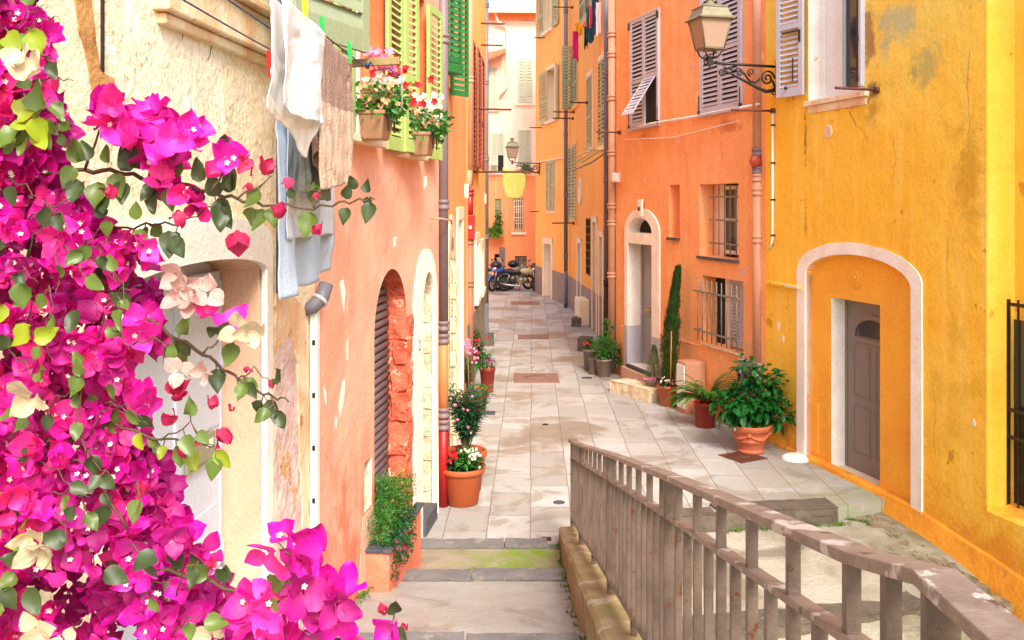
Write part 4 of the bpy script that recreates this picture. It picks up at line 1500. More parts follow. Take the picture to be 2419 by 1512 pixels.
for i_, pts in enumerate(([(1628, 150), (1638, 146), (1640, 158), (1630, 164)], [(1598, 330), (1604, 326), (1606, 338), (1599, 342)], [(1745, 640), (1760, 632), (1757, 652), (1744, 656)], [(1580, 130), (1586, 126), (1586, 136)], [(1648, 470), (1651, 480), (1650, 520), (1647, 510)])):
    patch(RO, pts, .003, 'jamb', ro, i_, .012, name='chipped_patch')
# ======== far houses
r1 = thing('house', 'amber house with tall narrow shuttered windows, washing hung at its top window', 'house', R1.P(2, -1, 0))
DW = hrect(R1, 1385.5, 1394, 517, 648, .12, at=1390, bm=MT['dark'])
DR = hrect(R1, 1401, 1409, 525, 720, .25, at=1405, rm=MT['trim_w'], bm=MT['greysh'])
DQ = hrect(R1, 1365, 1372, 575, 745, .25, at=1368, rm=MT['trim_w'], bm=MT['greysh'])
DS = hrect(R1, 1417, 1424, 560, 780, .25, at=1421, rm=MT['trim_w'], bm=MT['greysh'])
facade(R1, 0, R1.len, -.5, 12, [DW, DR, DQ, DS], r1, MT['orange_b'])
for H in (DR, DQ, DS):
    u0, u1 = H['u']; z1 = H['z'][1]
    b = MB(R1.P)
    b.box(u0 - .16, u0, -.01, .03, 0, z1 + .16); b.box(u1, u1 + .16, -.01, .03, 0, z1 + .16)
    b.box(u0 - .16, u1 + .16, -.01, .033, z1, z1 + .16)
    part(b, 'door_surround', 'trim_w', r1)
b = MB(R1.P)
b.box(0, R1.len, -.002, .02, -.2, 1.05)
part(b, 'dado', 'dado', r1)
b = MB(R1.P)
u0, u1 = DW['u']; z0, z1 = DW['z']
for k in range(8):
    zz = z0 + (z1 - z0) * k / 7
    b.box(u0, u1, -.02, .02, zz - .015, zz + .015)
for u in (u0, (u0 + u1) / 2, u1):
    b.box(u - .02, u + .02, -.025, .025, z0, z1)
part(b, 'grille', 'iron', r1)
b = MB(R1.P)
ur, zr = R1.px(1370, 453)
b = MB(lambda x, y, z: R1.P(ur + x, z, zr + y))
b.lathe((0, 0, 0), [(.42, 0), (.42, .03), (.33, .04), (.32, .02), (.001, .02)], 24)
part(b, 'round_window', 'trim_w', r1)
def r1win(xl, xr, yt, yb, at, m='palesh', fr=True, d=.02):
    u0, u1, z0, z1 = R1.rect(xl, xr, yt, yb, 0, at)
    b = MB(R1.P)
    f = .14
    b.box(u0 - f, u0, -.01, .03, z0 - .05, z1 + f); b.box(u1, u1 + f, -.01, .03, z0 - .05, z1 + f)
    b.box(u0 - f, u1 + f, -.01, .033, z1, z1 + f); b.box(u0 - f, u1 + f, -.01, .06, z0 - .1, z0 - .0)
    w_ = part(b, 'window', 'trim_w' if fr else 'orange_b', r1)
    um = (u0 + u1) / 2
    leaf(R1.P, u0 + .01, um - .01, z0, z1, d, m, w_, pitch=.1, fr=.07)
    leaf(R1.P, um + .01, u1 - .01, z0, z1, d, m, w_, pitch=.1, fr=.07)
    return w_
r1win(1389, 1400, 180, 350, 1394)
r1win(1416, 1432, 140, 345, 1424)
r1win(1346, 1363, 345, 520, 1354, fr=False, d=.03)
w3_ = r1win(1352, 1366, 125, 250, 1359, fr=False)
# wide-open leaf seen face on
u_, z0 = R1.px(1351, 260); z1 = R1.px(1351, 111)[1]
q = R1.P(u_, .03, 0)
OL = Wall((q.x - .33, q.y - .25), (q.x, q.y))
leaf(OL.P, 0, OL.len, z0, z1, 0, 'palesh', w3_, pitch=.1, fr=.07)
w4_ = r1win(1372, 1398, -60, 46, 1384, fr=False, d=.03)
r2 = thing('house', 'ochre house with open cream shutters and a white doorway beyond the dark pipe', 'house', R2.P(2, -1, 0))
X1 = hrect(R2, 1286, 1303, -30, 77, .35, at=1290, rm=MT['trim_w'], bm=MT['trim_w'])
X2 = hrect(R2, 1294, 1312, 168, 288, .35, at=1294, rm=MT['trim_w'], bm=MT['trim_w'])
XD = hrect(R2, 1286, 1303, 575, 708, .3, at=1286, rm=MT['trim_w'], bm=MT['white'])
facade(R2, 0, R2.len, -.5, 13.5, [X1, X2, XD], r2, MT['ochre_c'])
b = MB(R2.P)
b.box(0, XD['u'][0] - .2, -.002, .03, -.2, 1.05)
part(b, 'dado', 'dado', r2)
b = MB(R2.P)
b.box(XD['u'][1] + .2, R2.len, -.002, .03, -.2, 1.05)
part(b, 'dado', 'dado', r2)
u0, u1 = XD['u']; z1 = XD['z'][1]
b = MB(R2.P)
b.box(u0 - .2, u0, -.01, .05, 0, z1 + .22); b.box(u1, u1 + .2, -.01, .05, 0, z1 + .22)
b.box(u0 - .2, u1 + .2, -.01, .053, z1, z1 + .22)
part(b, 'door_surround', 'trim_w', r2)
for H, (la, lb, lt, lbm), (ra, rb, rt, rbm) in ((X1, (1269, 1285, -30, 80), (1304, 1317, -30, 55)), (X2, (1274, 1293, 172, 292), (1313, 1317, 158, 285))):
    u0, u1 = H['u']; z0, z1 = H['z']
    b = MB(R2.P)
    b.box(u0 - .1, u0, -.01, .05, z0, z1 + .12); b.box(u1, u1 + .1, -.01, .05, z0, z1 + .12)
    b.box(u0 - .1, u1 + .1, -.01, .053, z1, z1 + .12); b.box(u0 - .12, u1 + .12, -.01, .12, z0 - .1, z0)
    w_ = part(b, 'window', 'trim_w', r2)
    a0, a1 = R2.px(la, 480, .06)[0], R2.px(lb, 480, .06)[0]
    leaf(R2.P, a0, a1, z0 - .05, z1, .06, 'palesh', w_, pitch=.11, fr=.1)
    a0, a1 = R2.px(ra, 480, .06)[0], R2.px(rb, 480, .06)[0]
    leaf(R2.P, a0, a1, z0 - .05, z1, .06, 'palesh', w_, pitch=.11, fr=.1)
u0, u1, z0, z1 = R2.rect(1292, 1311, 384, 497, 0, 1292)
b = MB(R2.P)
b.box(u0 - .1, u1 + .1, -.01, .02, z0 - .1, z1 + .1)
w_ = part(b, 'window', 'trim_w', r2)
um = (u0 + u1) / 2
leaf(R2.P, u0, um - .01, z0, z1, .025, 'palesh', w_, pitch=.11, fr=.08)
leaf(R2.P, um + .01, u1, z0, z1, .025, 'palesh', w_, pitch=.11, fr=.08)
b = MB(R2.P)
ua, za = R2.px(1271, 382); ub, zb = R2.px(1337, 370)
b.box(0.0, ub, -.01, .06, (za + zb) / 2 - .05, (za + zb) / 2)
part(b, 'string_course', 'trim_w', r2)

fb = thing('house', 'pale pink and orange house closing the far end of the alley', 'house', FB.P(7, -1, 0))
E = hrect(FB, 1169, 1183, 470, 556, .2, rm=MT['orange_f'], bm=MT['dark'])
F = hrect(FB, 1212, 1237, 468, 548, .25, rm=MT['orange_f'], bm=MT['dark'])
G = hrect(FB, 1216, 1244, 605, 668, .3, rm=MT['orange_f'], bm=MT['dark'])
HD = hrect(FB, 1168, 1184, 600, 668, .2, rm=MT['maroon'], bm=MT['dark'])
TW = hrect(FB, 1235, 1258, 25, 50, .2, rm=MT['orange_f'], bm=MT['dark'])
zsplit = FB.px(1210, 415)[1]
b = MB(FB.P)
b.flat(rectpoly(0, FB.len, -.5, zsplit), [E['poly'], F['poly'], G['poly'], HD['poly']], 0)
part(b, 'lower_wall', 'orange_f', fb)
facade(FB, 0, FB.len, zsplit, 11.9, [TW], fb, MT['pink_f'])
for H in (E, F, G, HD):
    b = MB(FB.P)
    p = H['poly']
    for k in range(4):
        a, c = p[k], p[(k + 1) % 4]
        b.poly([(a[0], 0, a[1]), (c[0], 0, c[1]), (c[0], -H['d'], c[1]), (a[0], -H['d'], a[1])])
    b.mi = 1
    b.flat(p, [], -H['d'])
    b.build('reveal', [H['rm'], H['bm']], fb)
for H, m, nv, nh in ((E, 'palesh', 4, 8), (F, 'trim_w', 5, 6), (G, 'barmetal', 7, 6), (TW, 'trim_w', 2, 2)):
    u0, u1 = H['u']; z0, z1 = H['z']
    w_ = casement(FB, u0, u1, z0, z1, -H['d'] + .02, m, fb, fr=.08, mull=1, rails=2)
    grille(FB, u0 + .02, u1 - .02, z0, z1, -.06, nv, nh, m, w_, r=.016)
b = MB(FB.P)
b.box(F['u'][0] - .1, F['u'][1] + .1, -.1, .1, F['z'][0] - .12, F['z'][0] - .01)
part(b, 'sill', 'trim_w', fb)
def fbwin(xl, xr, yt, yb, flap=False):
    u0, u1, z0, z1 = FB.rect(xl, xr, yt, yb, 0)
    b = MB(FB.P)
    b.box(u0 - .06, u1 + .06, -.01, .01, z0 - .06, z1 + .06)
    b.box(u0 - .1, u1 + .1, -.01, .1, z0 - .14, z0 - .07)
    w_ = part(b, 'window', 'trim_w', fb)
    um = (u0 + u1) / 2
    leaf(FB.P, u0, um - .015, z0, z1, .02, 'mintsh', w_, pitch=.12, fr=.08)
    if flap:
        zh = z0 + (z1 - z0) * .42
        leaf(FB.P, um + .015, u1, zh, z1, .02, 'mintsh', w_, pitch=.12, fr=.08, mid=None)
        b = MB(FB.P)
        b.box(um + .02, u1, .012, .016, z0, zh)  # near-black sheet on the wall, painted shade of the opening under the flap
        part(b, 'shutter_gap_shade', 'dark', w_)
        a = R(50); L_ = zh - z0
        b = MB(lambda x, y, z: FB.P(x - .25, .05 + (L_ - z) * math.sin(a) + y * math.cos(a), zh - (L_ - z) * math.cos(a)))
        slatted(b, um - .1, u1, 0, L_, 0, .11, .05, .03, None)
        part(b, 'shutter_flap', 'mintsh', w_)
    else:
        leaf(FB.P, um + .015, u1, z0, z1, .02, 'mintsh', w_, pitch=.12, fr=.08)
fbwin(1150, 1174, 160, 256)
fbwin(1223, 1257, 143, 242)
fbwin(1160, 1189, 315, 405, flap=True)
fbwin(1223, 1254, 307, 392)
# eaves, gutter pipe, lean-to roof
b = MB(FB.P)
b.box(0, FB.len, -4, .55, 11.9, 12.05)
b.box(0, FB.len, .5, .62, 11.82, 11.98)
part(b, 'eaves', 'trim_w', fb)
b = MB(FB.P)
b.box(0, FB.len, -.01, .04, FB.px(1200, 48)[1], 11.9)
part(b, 'frieze', 'orange_f', fb)
b = MB(FB.P)
ug = FB.px(1196, 480)[0]
b.tube([(ug - .5, .35, 11.85), (ug - .4, .3, 11.5), (ug, .1, 11.25), (ug, .1, 8.6), (ug - .3, .12, 8.2)], .06, 8)
part(b, 'gutter_pipe', 'pink_f', fb)
b = MB(FB.P)
ul, zl = FB.px(1150, 140); ur, zr = FB.px(1193, 120)
b.hexa([(ul - 1, 0, zl + .1), (ur, 0, zr + .1), (ur, 0, zr), (ul - 1, 0, zl)], [(ul - 1, .7, zl - .5), (ur, .7, zr - .1), (ur, .7, zr - .2), (ul - 1, .7, zl - .6)])
part(b, 'lean_to_roof', 'terra_pale', fb)
b = MB(FB.P)
u, z = FB.px(1179, 605)
b.box(u, u + .25, .02, .12, 0, z + .4)
part(b, 'door_post', 'pipe_grey', fb)
# house wall at the far left, closing the little square
fl = Wall((-7, 30), (-6, 42))
sl = thing('house', 'plain pale pink house side just visible past the grey pipe', 'house', fl.P(6, -1, 0))
facade(fl, 0, fl.len, -.5, 11, [], sl, MT['pink_f'])
# ---------------------------------------------------------------- railing
MT['rail'] = mat('painted_rusty_rail', S(138, 118, 104), S(104, 86, 74), 5, .9, spots=S(120, 58, 28), sscale=19, sthr=.63, spots2=S(214, 198, 182), s2scale=9, s2thr=.69, rough=.4, metal=.2, bump=.2, bscale=80, fine=.08)
MT['rail_top'] = mat('worn_skylit_rail_paint', S(174, 152, 138), S(138, 116, 102), 7, .9, spots=S(236, 226, 214), sscale=7, sthr=.57, ssoft=.03, spots2=S(104, 70, 54), s2scale=15, s2thr=.64, rough=.4, metal=.1, bump=.3, bscale=60)  # lighter than the bars: skylight on tops put into colour; pale spots are wear
RT = [(9.88, 1.04), (8.62, 1.32), (6.07, 1.91), (3.76, 2.43), (1.71, 2.875), (1.42, 2.955), (-1.6, 2.975)]
RX = .63
def rtop(y):
    for (ya, za), (yb, zb) in zip(RT, RT[1:]):
        if y >= yb:
            return za + (zb - za) * (ya - y) / (ya - yb)
    return RT[-1][1]
rail = thing('railing', 'taupe painted iron railing with rust spots on the low wall beside the steps', 'railing', (RX, 9.0, .3))
def strip(name, x0, x1, o0, o1, m='rail', y0=None):
    b = MB()
    pr = [None] * len(RT)
    for i, (y, z) in enumerate(RT):
        pr[i] = [b.addv(q) for q in ((x0, y, z + o0), (x1, y, z + o0), (x1, y, z + o1), (x0, y, z + o1))]
    for i in range(len(RT) - 1):
        for k in range(4):
            b.face([pr[i][k], pr[i][(k + 1) % 4], pr[i + 1][(k + 1) % 4], pr[i + 1][k]])
    b.face(pr[0]); b.face(pr[-1])
    return part(b, name, m, rail, bev=.003)
strip('handrail', RX - .034, RX + .034, -.024, 0, 'rail_top')
strip('middle_rail', RX - .022, RX + .022, -.178, -.160, 'rail_top')
strip('bottom_rail', RX - .022, RX + .022, -.815, -.797)
b = MB()
b.box(RX - .045, RX + .045, 9.87, 9.90, 1.02, 1.055)
part(b, 'end_cap', 'rail', rail, bev=.003)
posts = [9.84, 8.62, 6.07, 3.79, 1.40, -1.0]
for y in posts:
    b = MB()
    z = rtop(y)
    b.box(RX - .027, RX + .027, y - .009, y + .009, z - .95, z - .02)
    part(b, 'post', 'rail', rail, bev=.002)
for y in (7.35, 4.93, 2.6):
    b = MB()
    z = rtop(y)
    b.box(RX - .018, RX + .018, y - .008, y + .008, z - .94, z - .80)
    part(b, 'foot', 'rail', rail, bev=.002)
allp = sorted(posts, reverse=True)
for a, c in zip(allp, allp[1:]):
    n = round((a - c) / .19)
    for k in range(1, n):
        y = a + (c - a) * k / n
        z = rtop(y)
        b = MB()
        tall = (k % 2 == 1) or k == n - 1
        b.box(RX - .0135, RX + .0135, y - .013, y + .013, z - .80, z - .024 if tall else z - .176)
        part(b, 'baluster', 'rail', rail)

# ---------------------------------------------------------------- drainpipes and services on the walls
def pipe(name, label, segs, x, y, r, group=None, cat='drainpipe', collars=(), flare=1.25, extra=None):
    """segs: (z0, z1, material)"""
    t = thing(name, label, cat, (x, y, segs[0][0]), group)
    for z0, z1, m in segs:
        b = MB()
        b.tube([(x, y, z0), (x, y, z1)], r, 16)
        part(b, 'pipe', m, t)
    for z, m in collars:
        b = MB()
        b.lathe((x, y, z), [(r, -.06), (r * flare, -.055), (r * flare, -.02), (r * 1.08, -.015), (r * 1.08, .015), (r * flare, .02), (r * flare, .055), (r, .06)], 16)
        part(b, 'collar', m, t)
    return t
def wz(x, y, Y):
    return 3.5 + (480 - y) * Y / 2250
Y0 = 11.0
xp = (1046.5 - 1209) / 2250 * Y0
dp1 = pipe('drainpipe', 'thick drainpipe at the salmon house corner, grey above, orange and red below', [(0, wz(0, 985, Y0), 'pipe_red'), (wz(0, 985, Y0), wz(0, 795, Y0), 'pipe_orange'), (wz(0, 795, Y0), 7.4, 'pipe_grey')],
           xp, Y0, .058, collars=[(wz(0, 92, Y0), 'pipe_grey'), (wz(0, 484, Y0), 'pipe_grey'), (wz(0, 770, Y0), 'pipe_grey'), (wz(0, 800, Y0), 'pipe_grey'), (wz(0, 975, Y0), 'pipe_grey'), (wz(0, 1003, Y0), 'pipe_grey')])
Y0 = 17.2
xp = (1109 - 1209) / 2250 * Y0
dp2 = pipe('drainpipe', 'brown pink drainpipe with a bright red section and red box, left side', [(0, wz(0, 565, Y0), 'pipe_brown'), (wz(0, 520, Y0), wz(0, 452, Y0), 'pipe_red'), (wz(0, 440, Y0), 9, 'pipe_pink')],
           xp, Y0, .065, collars=[(wz(0, 570, Y0), 'pipe_brown'), (wz(0, 455, Y0), 'pipe_red'), (wz(0, 670, Y0), 'pipe_brown'), (wz(0, 188, Y0), 'pipe_pink')])
b = MB()
b.box(xp - .09, xp + .09, Y0 - .1, Y0 + .08, wz(0, 566, Y0), wz(0, 508, Y0))
part(b, 'red_box', 'pipe_red', dp2, bev=.01)
b = MB()
b.box(xp - .01, xp + .04, Y0 - .106, Y0 - .1, wz(0, 540, Y0), wz(0, 533, Y0))
part(b, 'sticker', 'white', dp2)
b = MB()
b.tube([(xp - .05, Y0, wz(0, 452, Y0)), (xp - .03, Y0 - .08, wz(0, 430, Y0)), (xp - .02, Y0 - .02, wz(0, 405, Y0))], .075, 12)
part(b, 'elbow', 'pipe_pink', dp2)
Y0 = 24.6
xp = (1148.5 - 1209) / 2250 * Y0
dp3 = pipe('drainpipe', 'tall grey drainpipe with a red foot at the far left corner', [(0, wz(0, 740, Y0), 'pipe_red'), (wz(0, 722, Y0), 10, 'pipe_blue'), (wz(0, 742, Y0), wz(0, 722, Y0), 'pipe_red')],
           xp, Y0, .058, collars=[(wz(0, 13, Y0), 'pipe_blue'), (wz(0, 195, Y0), 'pipe_blue'), (wz(0, 375, Y0), 'pipe_blue'), (wz(0, 560, Y0), 'pipe_blue')])
def wallbox(name, label, cat, c, sx, sy, z0, z1, m, door=True, rot=0, **k):
    t = thing(name, label, cat, (c[0], c[1], z0))
    ca, sa = math.cos(rot), math.sin(rot)
    T = lambda x, y, z: Vector((c[0] + x * ca - y * sa, c[1] + x * sa + y * ca, z))
    b = MB(T)
    b.box(-sx / 2, sx / 2, -sy / 2, sy / 2, z0, z1)
    part(b, 'body', m, t, bev=.008)
    if door:
        b = MB(T)
        b.box(-sx / 2 + .02, sx / 2 - .02, -sy / 2 - .012, -sy / 2 - .001, z0 + .02, z1 - .02)
        part(b, 'cover', m, t, bev=.006)
    return t
p = D2W(1098, 450, 16.2); wallbox('junction_box', 'white junction box on the orange wall left of the red pipe', 'electric box', (p.x, p.y), .12, .1, wz(0, 468, 16.2), wz(0, 435, 16.2), 'plastic')
p = D2W(1145, 469, 24.2); wallbox('junction_box', 'small white junction box beside the tall far grey pipe', 'electric box', (p.x - .02, p.y), .11, .1, wz(0, 481, 24.2), wz(0, 458, 24.2), 'plastic')
p = D2W(1148, 790, 22.5); wallbox('meter_box', 'grey metal box standing at the foot of the far left wall', 'meter box', (-.66, 23.6), .16, .3, .25, 1.0, 'pipe_blue')

# right side pipes
p = R1.P(R1.px(1332, 480)[0], .12, 0)
Y0 = 31.9; xp = (1336 - 1209) / 2250 * Y0
pipe('drainpipe', 'dark grey drainpipe between the two amber houses', [(0, wz(0, 640, Y0), 'pipe_blue'), (wz(0, 640, Y0), 12, 'pipe_grey')], xp, Y0, .065,
     collars=[(wz(0, 26, Y0), 'pipe_grey'), (wz(0, 318, Y0), 'pipe_grey'), (wz(0, 461, Y0), 'pipe_grey'), (wz(0, 605, Y0), 'pipe_blue')])
Y0 = 20.6; xp = (1431 - 1209) / 2250 * Y0
pipe('drainpipe', 'slim blue grey drainpipe beside the thick pink one', [(0, wz(0, 668, Y0), 'iron'), (wz(0, 668, Y0), 8.3, 'pipe_blue')], xp, Y0, .05,
     collars=[(wz(0, 180, Y0), 'pipe_blue'), (wz(0, 425, Y0), 'pipe_blue'), (wz(0, 668, Y0), 'iron')])
Y0 = 19.75; xp = (1446 - 1209) / 2250 * Y0
pk = pipe('drainpipe', 'thick pink patched drainpipe at the left edge of the orange house', [(0, 8.4, 'pipe_pink')], xp, Y0, .088,
     collars=[(wz(0, y, Y0), 'pipe_pink') for y in (82, 130, 232, 362, 487, 527, 650)])
for (ya, yb) in ((98, 128), (490, 520)):
    b = MB()
    b.tube([(xp + .02, Y0, wz(0, yb, Y0)), (xp + .16, Y0 - .05, wz(0, (ya + yb) / 2, Y0)), (xp + .24, Y0 - .05, wz(0, ya - 8, Y0)), (xp + .25, Y0 + .1, wz(0, ya - 14, Y0))], .07, 14)
    part(b, 'branch', 'pipe_pink', pk)
Y0 = 14.25; xp = (1799 - 1209) / 2250 * Y0 - .06
pk2 = pipe('drainpipe', 'thick peach drainpipe with a red inspection cap between the orange and yellow houses', [(0.3, wz(0, 880, Y0), 'rust'), (wz(0, 875, Y0), wz(0, 400, Y0), 'pipe_pink'), (wz(0, 400, Y0), wz(0, 362, Y0), 'pipe_red'), (wz(0, 362, Y0), 8, 'pipe_pink')],
     xp, Y0, .078, collars=[(wz(0, 360, Y0), 'pipe_grey'), (wz(0, 402, Y0), 'pipe_grey'), (wz(0, 420, Y0), 'pipe_pink'), (wz(0, 453, Y0), 'pipe_pink'), (wz(0, 565, Y0), 'pipe_pink')], flare=1.2)
b = MB(lambda x, y, z: Vector((xp - .06 + x, Y0 - .08 - z, wz(0, 381, Y0) + y)))
b.lathe((0, 0, 0), [(.075, -.04), (.09, 0), (.09, .03), (.07, .045), (.03, .05), (.001, .05)], 8)
MT['redcap'] = mat('brick_red_paint', S(196, 66, 40), rough=.5)
part(b, 'inspection_cap', 'redcap', pk2, bev=.004)
b = MB()
b.tube([(xp + .02, Y0, wz(0, 455, Y0)), (xp + .13, Y0 - .02, wz(0, 438, Y0)), (xp + .16, Y0 + .05, wz(0, 415, Y0))], .06, 12)
part(b, 'branch', 'pipe_pink', pk2)
# white conduit on the yellow house, and its clips
u, z = RY.px(1823, 265, .04)
t = thing('conduit', 'thin white vertical conduit on the yellow wall beside the peach drainpipe', 'conduit', RY.P(u, .03, RY.px(1823, 560)[1]))
b = MB(RY.P)
b.tube([(u, .03, z), (u, .03, RY.px(1823, 560, .03)[1]), (u - .02, .03, RY.px(1823, 572, .03)[1]), (u - .1, .03, RY.px(1823, 590, .03)[1])], .018, 8)
part(b, 'tube', 'white', t)
for yy in (296, 385, 472, 556):
    zz = RY.px(1823, yy, .03)[1]
    b = MB(RY.P)
    b.box(u - .026, u + .026, .0, .05, zz - .012, zz + .012)
    part(b, 'clip', 'iron', t)
# long cable conduit under the orange house windows
ua, za = RO.px(1488, 304, .05); ub, zb = RO.px(1793, 246, .05)
t = thing('conduit', 'long cream cable conduit under the grey shuttered windows', 'conduit', RO.P((ua + ub) / 2, .04, za))
b = MB(RO.P)
b.tube([(ua, .06, za - .03), (ua + 1, .06, za + .02), ((ua + ub) / 2, .06, (za + zb) / 2), (ub, .06, zb)], .02, 8)
b.tube([(ua - .25, .05, za - .2), ((ua + ub) / 2 - .5, .05, (za + zb) / 2 - .30), (ub - .6, .05, zb - .2)], .008, 5)
part(b, 'tube', 'white_pl', t)
# iron washing-line bars
def bar(label, p0, p1, r=.014, m='rust', box=False):
    t = thing('iron_bar', label, 'iron bar', p0, 'iron bars for washing lines')
    b = MB()
    b.tube([p0, p1], r, 6)
    part(b, 'bar', m, t)
    b = MB()
    b.tube([Vector(p0), Vector(p0) + (Vector(p1) - Vector(p0)).normalized() * .05], r * 2.2, 8)
    part(b, 'wall_plate', m, t)
    return t
q = RO.P(RO.px(1465, 480)[0], 0, 0); zz = wz(0, 313, q.y)
bar('rusty bar standing out beside the thick pink pipe', (q.x, q.y, zz), (q.x - .5, q.y - .15, zz), .018)
q = RY.P(.25, 0, 0); zz = wz(0, 262, 13.8)
bar('green stained bar under the street lamp beside the peach pipe', (q.x + .0, q.y, zz), (q.x - .66, q.y - .16, zz + .0), .018)
q = RY.P(RY.px(2073, 480)[0], 0, 0); zz = wz(0, 213, q.y)
bar('rusty bar under the open window of the yellow house', (q.x, q.y, zz), (q.x - .56, q.y - .14, zz + .01), .018)
for (x, y, Y, dx, lab) in ((1282, 90, 36, -.35, 'thin bar high on the ochre house, above its middle window'), (1275, 302, 36.5, -.4, 'thin bar below the open middle window of the ochre house'),
                      (1375, 243, 26.5, -.35, 'bar just under the tall open green leaf of the amber house'), (1345, 265, 29, -.5, 'upper of the thin bars by the dark grey pipe'), (1343, 280, 29.3, -.5, 'lower of the thin bars by the dark grey pipe'),
                      (1342, 18, 31, -.5, 'topmost thin bar by the dark grey pipe'), (1270, 500, 37, -.3, 'thin bar under the closed shutters of the ochre house'), (1345, 527, 29.5, -.55, 'thin bar below the long pale shutters of the amber house')):
    p = D2W(x, y, Y)
    bar(lab, p + Vector((.15, 0, 0)), p + Vector((dx, -.1, 0)), .022)
for (x, y, Y, L_, lab) in ((1117, 258, 19, .75, 'long olive bar crossing the grey pipe on the left'), (1112, 406, 18.5, 1.0, 'long brown bar beside the red pipe section on the left'), (1118, 55, 22, .6, 'orange bar at the top crossing the far grey pipe'), (1132, 106, 22, .55, 'lower orange bar crossing the far grey pipe')):
    p = D2W(x, y, Y)
    bar(lab, (-.86, p.y, p.z), (-.86 + L_ + .1, p.y + .1, p.z), .022)
# big pipe elbow and conduit cover on the corner between the cream and salmon houses
t = thing('conduit', 'wide white conduit cover at the corner of the cream and salmon houses', 'conduit', LB.P(LB.len, .05, 0))
u0, u1 = LB.len - .07, LB.len - .0
zt = wz(0, 733, 6.55); zb = wz(0, 1305, 6.55)
b = MB(LB.P)
b.box(u0, u1, .01, .062, zb, zt)
part(b, 'cover', 'white', t, bev=.004)
b = MB(LB.P)
b.tube([((u0 + u1) / 2 - .03, .03, zb - .14), ((u0 + u1) / 2 - .03, .03, zb + .02)], .022, 10)
part(b, 'pipe_end', 'plastic', t)
for k in range(4):
    b = MB(LB.P)
    z_ = zb + .35 + k * .36
    b.box(u0 - .006, u0 + .002, .03, .05, z_, z_ + .035)
    part(b, 'screw', 'iron', t)
t = thing('elbow_pipe', 'grey metal elbow pipe above the white conduit cover, under the blue towel', 'pipe', LB.P(LB.len, .1, zt))
b = MB(LB.P)
b.tube([(LB.len - .12, -.03, zt + .0), (LB.len - .10, .04, zt + .03), (LB.len - .05, .09, zt + .09), (LB.len - .01, .11, zt + .18)], [.04, .05, .052, .05], 14)
part(b, 'pipe', 'pipe_blue', t)
b = MB(LB.P)
b.tube([(LB.len - .07, .075, zt + .065), (LB.len - .057, .085, zt + .082)], .057, 14)
part(b, 'seam', 'greysh', t)
xq = LB.px(664, 480, .05)[0]
t = thing('conduit', 'slim blue grey upright pipe on the cream wall behind the washing', 'conduit', LB.P(xq, .05, wz(0, 700, 5.9)))
b = MB(LB.P)
b.tube([(xq, .04, wz(0, 690, 5.9)), (xq, .04, 6.1)], .022, 10)
part(b, 'tube', 'pipe_blue', t)
# meter box with doors on its pier; pale stub
q0 = RO.P(RO.px(1645, 480)[0], 0, 0)
u_, _ = RO.px(1640, 900, .2)
t = thing('meter_box', 'white meter cabinet on a pink masonry pier between the cypress and the fern', 'meter box', RO.P(u_, .2, 0))
b = MB(RO.P)
zt = RO.px(1640, 855, .2)[1]
b.box(u_ - .30, u_ + .02, 0.0, .37, -.05, zt - .0)
part(b, 'pier', 'pipe_pink', t, bev=.015)
# doors face the camera side of the pier (its left/near end)
b = MB(RO.P)
b.box(u_ - .345, u_ - .303, .03, .34, zt - .42, zt - .05)
part(b, 'cabinet_door', 'plastic', t, bev=.008)
b = MB(RO.P)
b.box(u_ - .345, u_ - .303, .03, .34, zt - .78, zt - .45)
part(b, 'cabinet_door', 'plastic', t, bev=.008)
b = MB(RO.P)
b.box(u_ - .30 + .02, u_ - .0, .371, .395, zt - .42, zt - .06)
b.box(u_ - .30 + .02, u_ - .0, .371, .390, zt - .78, zt - .46)
part(b, 'front_cover', 'plastic', t, bev=.006)
u0, u1 = RO.px(1742, 480, .12)[0], RO.px(1784, 480, .12)[0]
t = MB(RO.P)
t.box(u0, u1, -.01, .14, -.05, RO.px(1742, 846, .12)[1])
tag(t.build('masonry_stub', MT['dado'], bev=.02), 'pale peeling masonry stub behind the big glossy shrub', 'masonry stub')
p = RO.P(RO.px(1462, 480)[0], .06, 0)
t = wallbox('junction_box', 'white junction box right of the pink drainpipe', 'electric box', (p.x, p.y), .15, .12, RO.px(1462, 430, .06)[1], RO.px(1462, 408, .06)[1], 'plastic', rot=-.9)
# stone block steps
def blocks(label, c, sx, sy, h, seed, m='stone', rot=0):
    t = []
    ca, sa = math.cos(rot), math.sin(rot)
    p0 = (c[0] - sx / 2 * ca + sy / 2 * sa, c[1] - sx / 2 * sa - sy / 2 * ca, h)
    p1 = (c[0] + sx / 2 * ca + sy / 2 * sa, c[1] + sx / 2 * sa - sy / 2 * ca, h)
    return stone_slab(p0, p1, sy, h + .05, seed, 'stone_block', label, m)
# step before the white arched door: along the wall
q0 = RO.P(RO.px(1466, 480)[0], .62, 0); q1 = RO.P(RO.px(1533, 480)[0] + .1, .62, 0)
a_ = gnd(1441, 900, .2); c_ = gnd(1533, 925, .2)
stone_slab((a_.x, a_.y, .22), (c_.x, c_.y, .22), .42, .27, 21, 'stone_block', 'rough stone block forming the step to the white arched doorway', 'stone')
a_ = gnd(1364, 830); stone_slab((a_.x, a_.y, .3), (a_.x + .3, a_.y - .05, .3), .5, .34, 22, 'stone_block', 'grey stone block farther up on the right, behind the flower pots', 'slab')
a_ = gnd(1349, 772); stone_slab((a_.x, a_.y, .25), (a_.x + .25, a_.y - .05, .25), .5, .3, 24, 'stone_block', 'farthest small stone block at the foot of the grey dado', 'slab')
a_ = gnd(1140, 818); stone_slab((-.80, a_.y, .28), (-.45, a_.y, .27), .5, .32, 23, 'stone_block', 'worn round-edged stone block at the left wall by the far pots', 'slab')
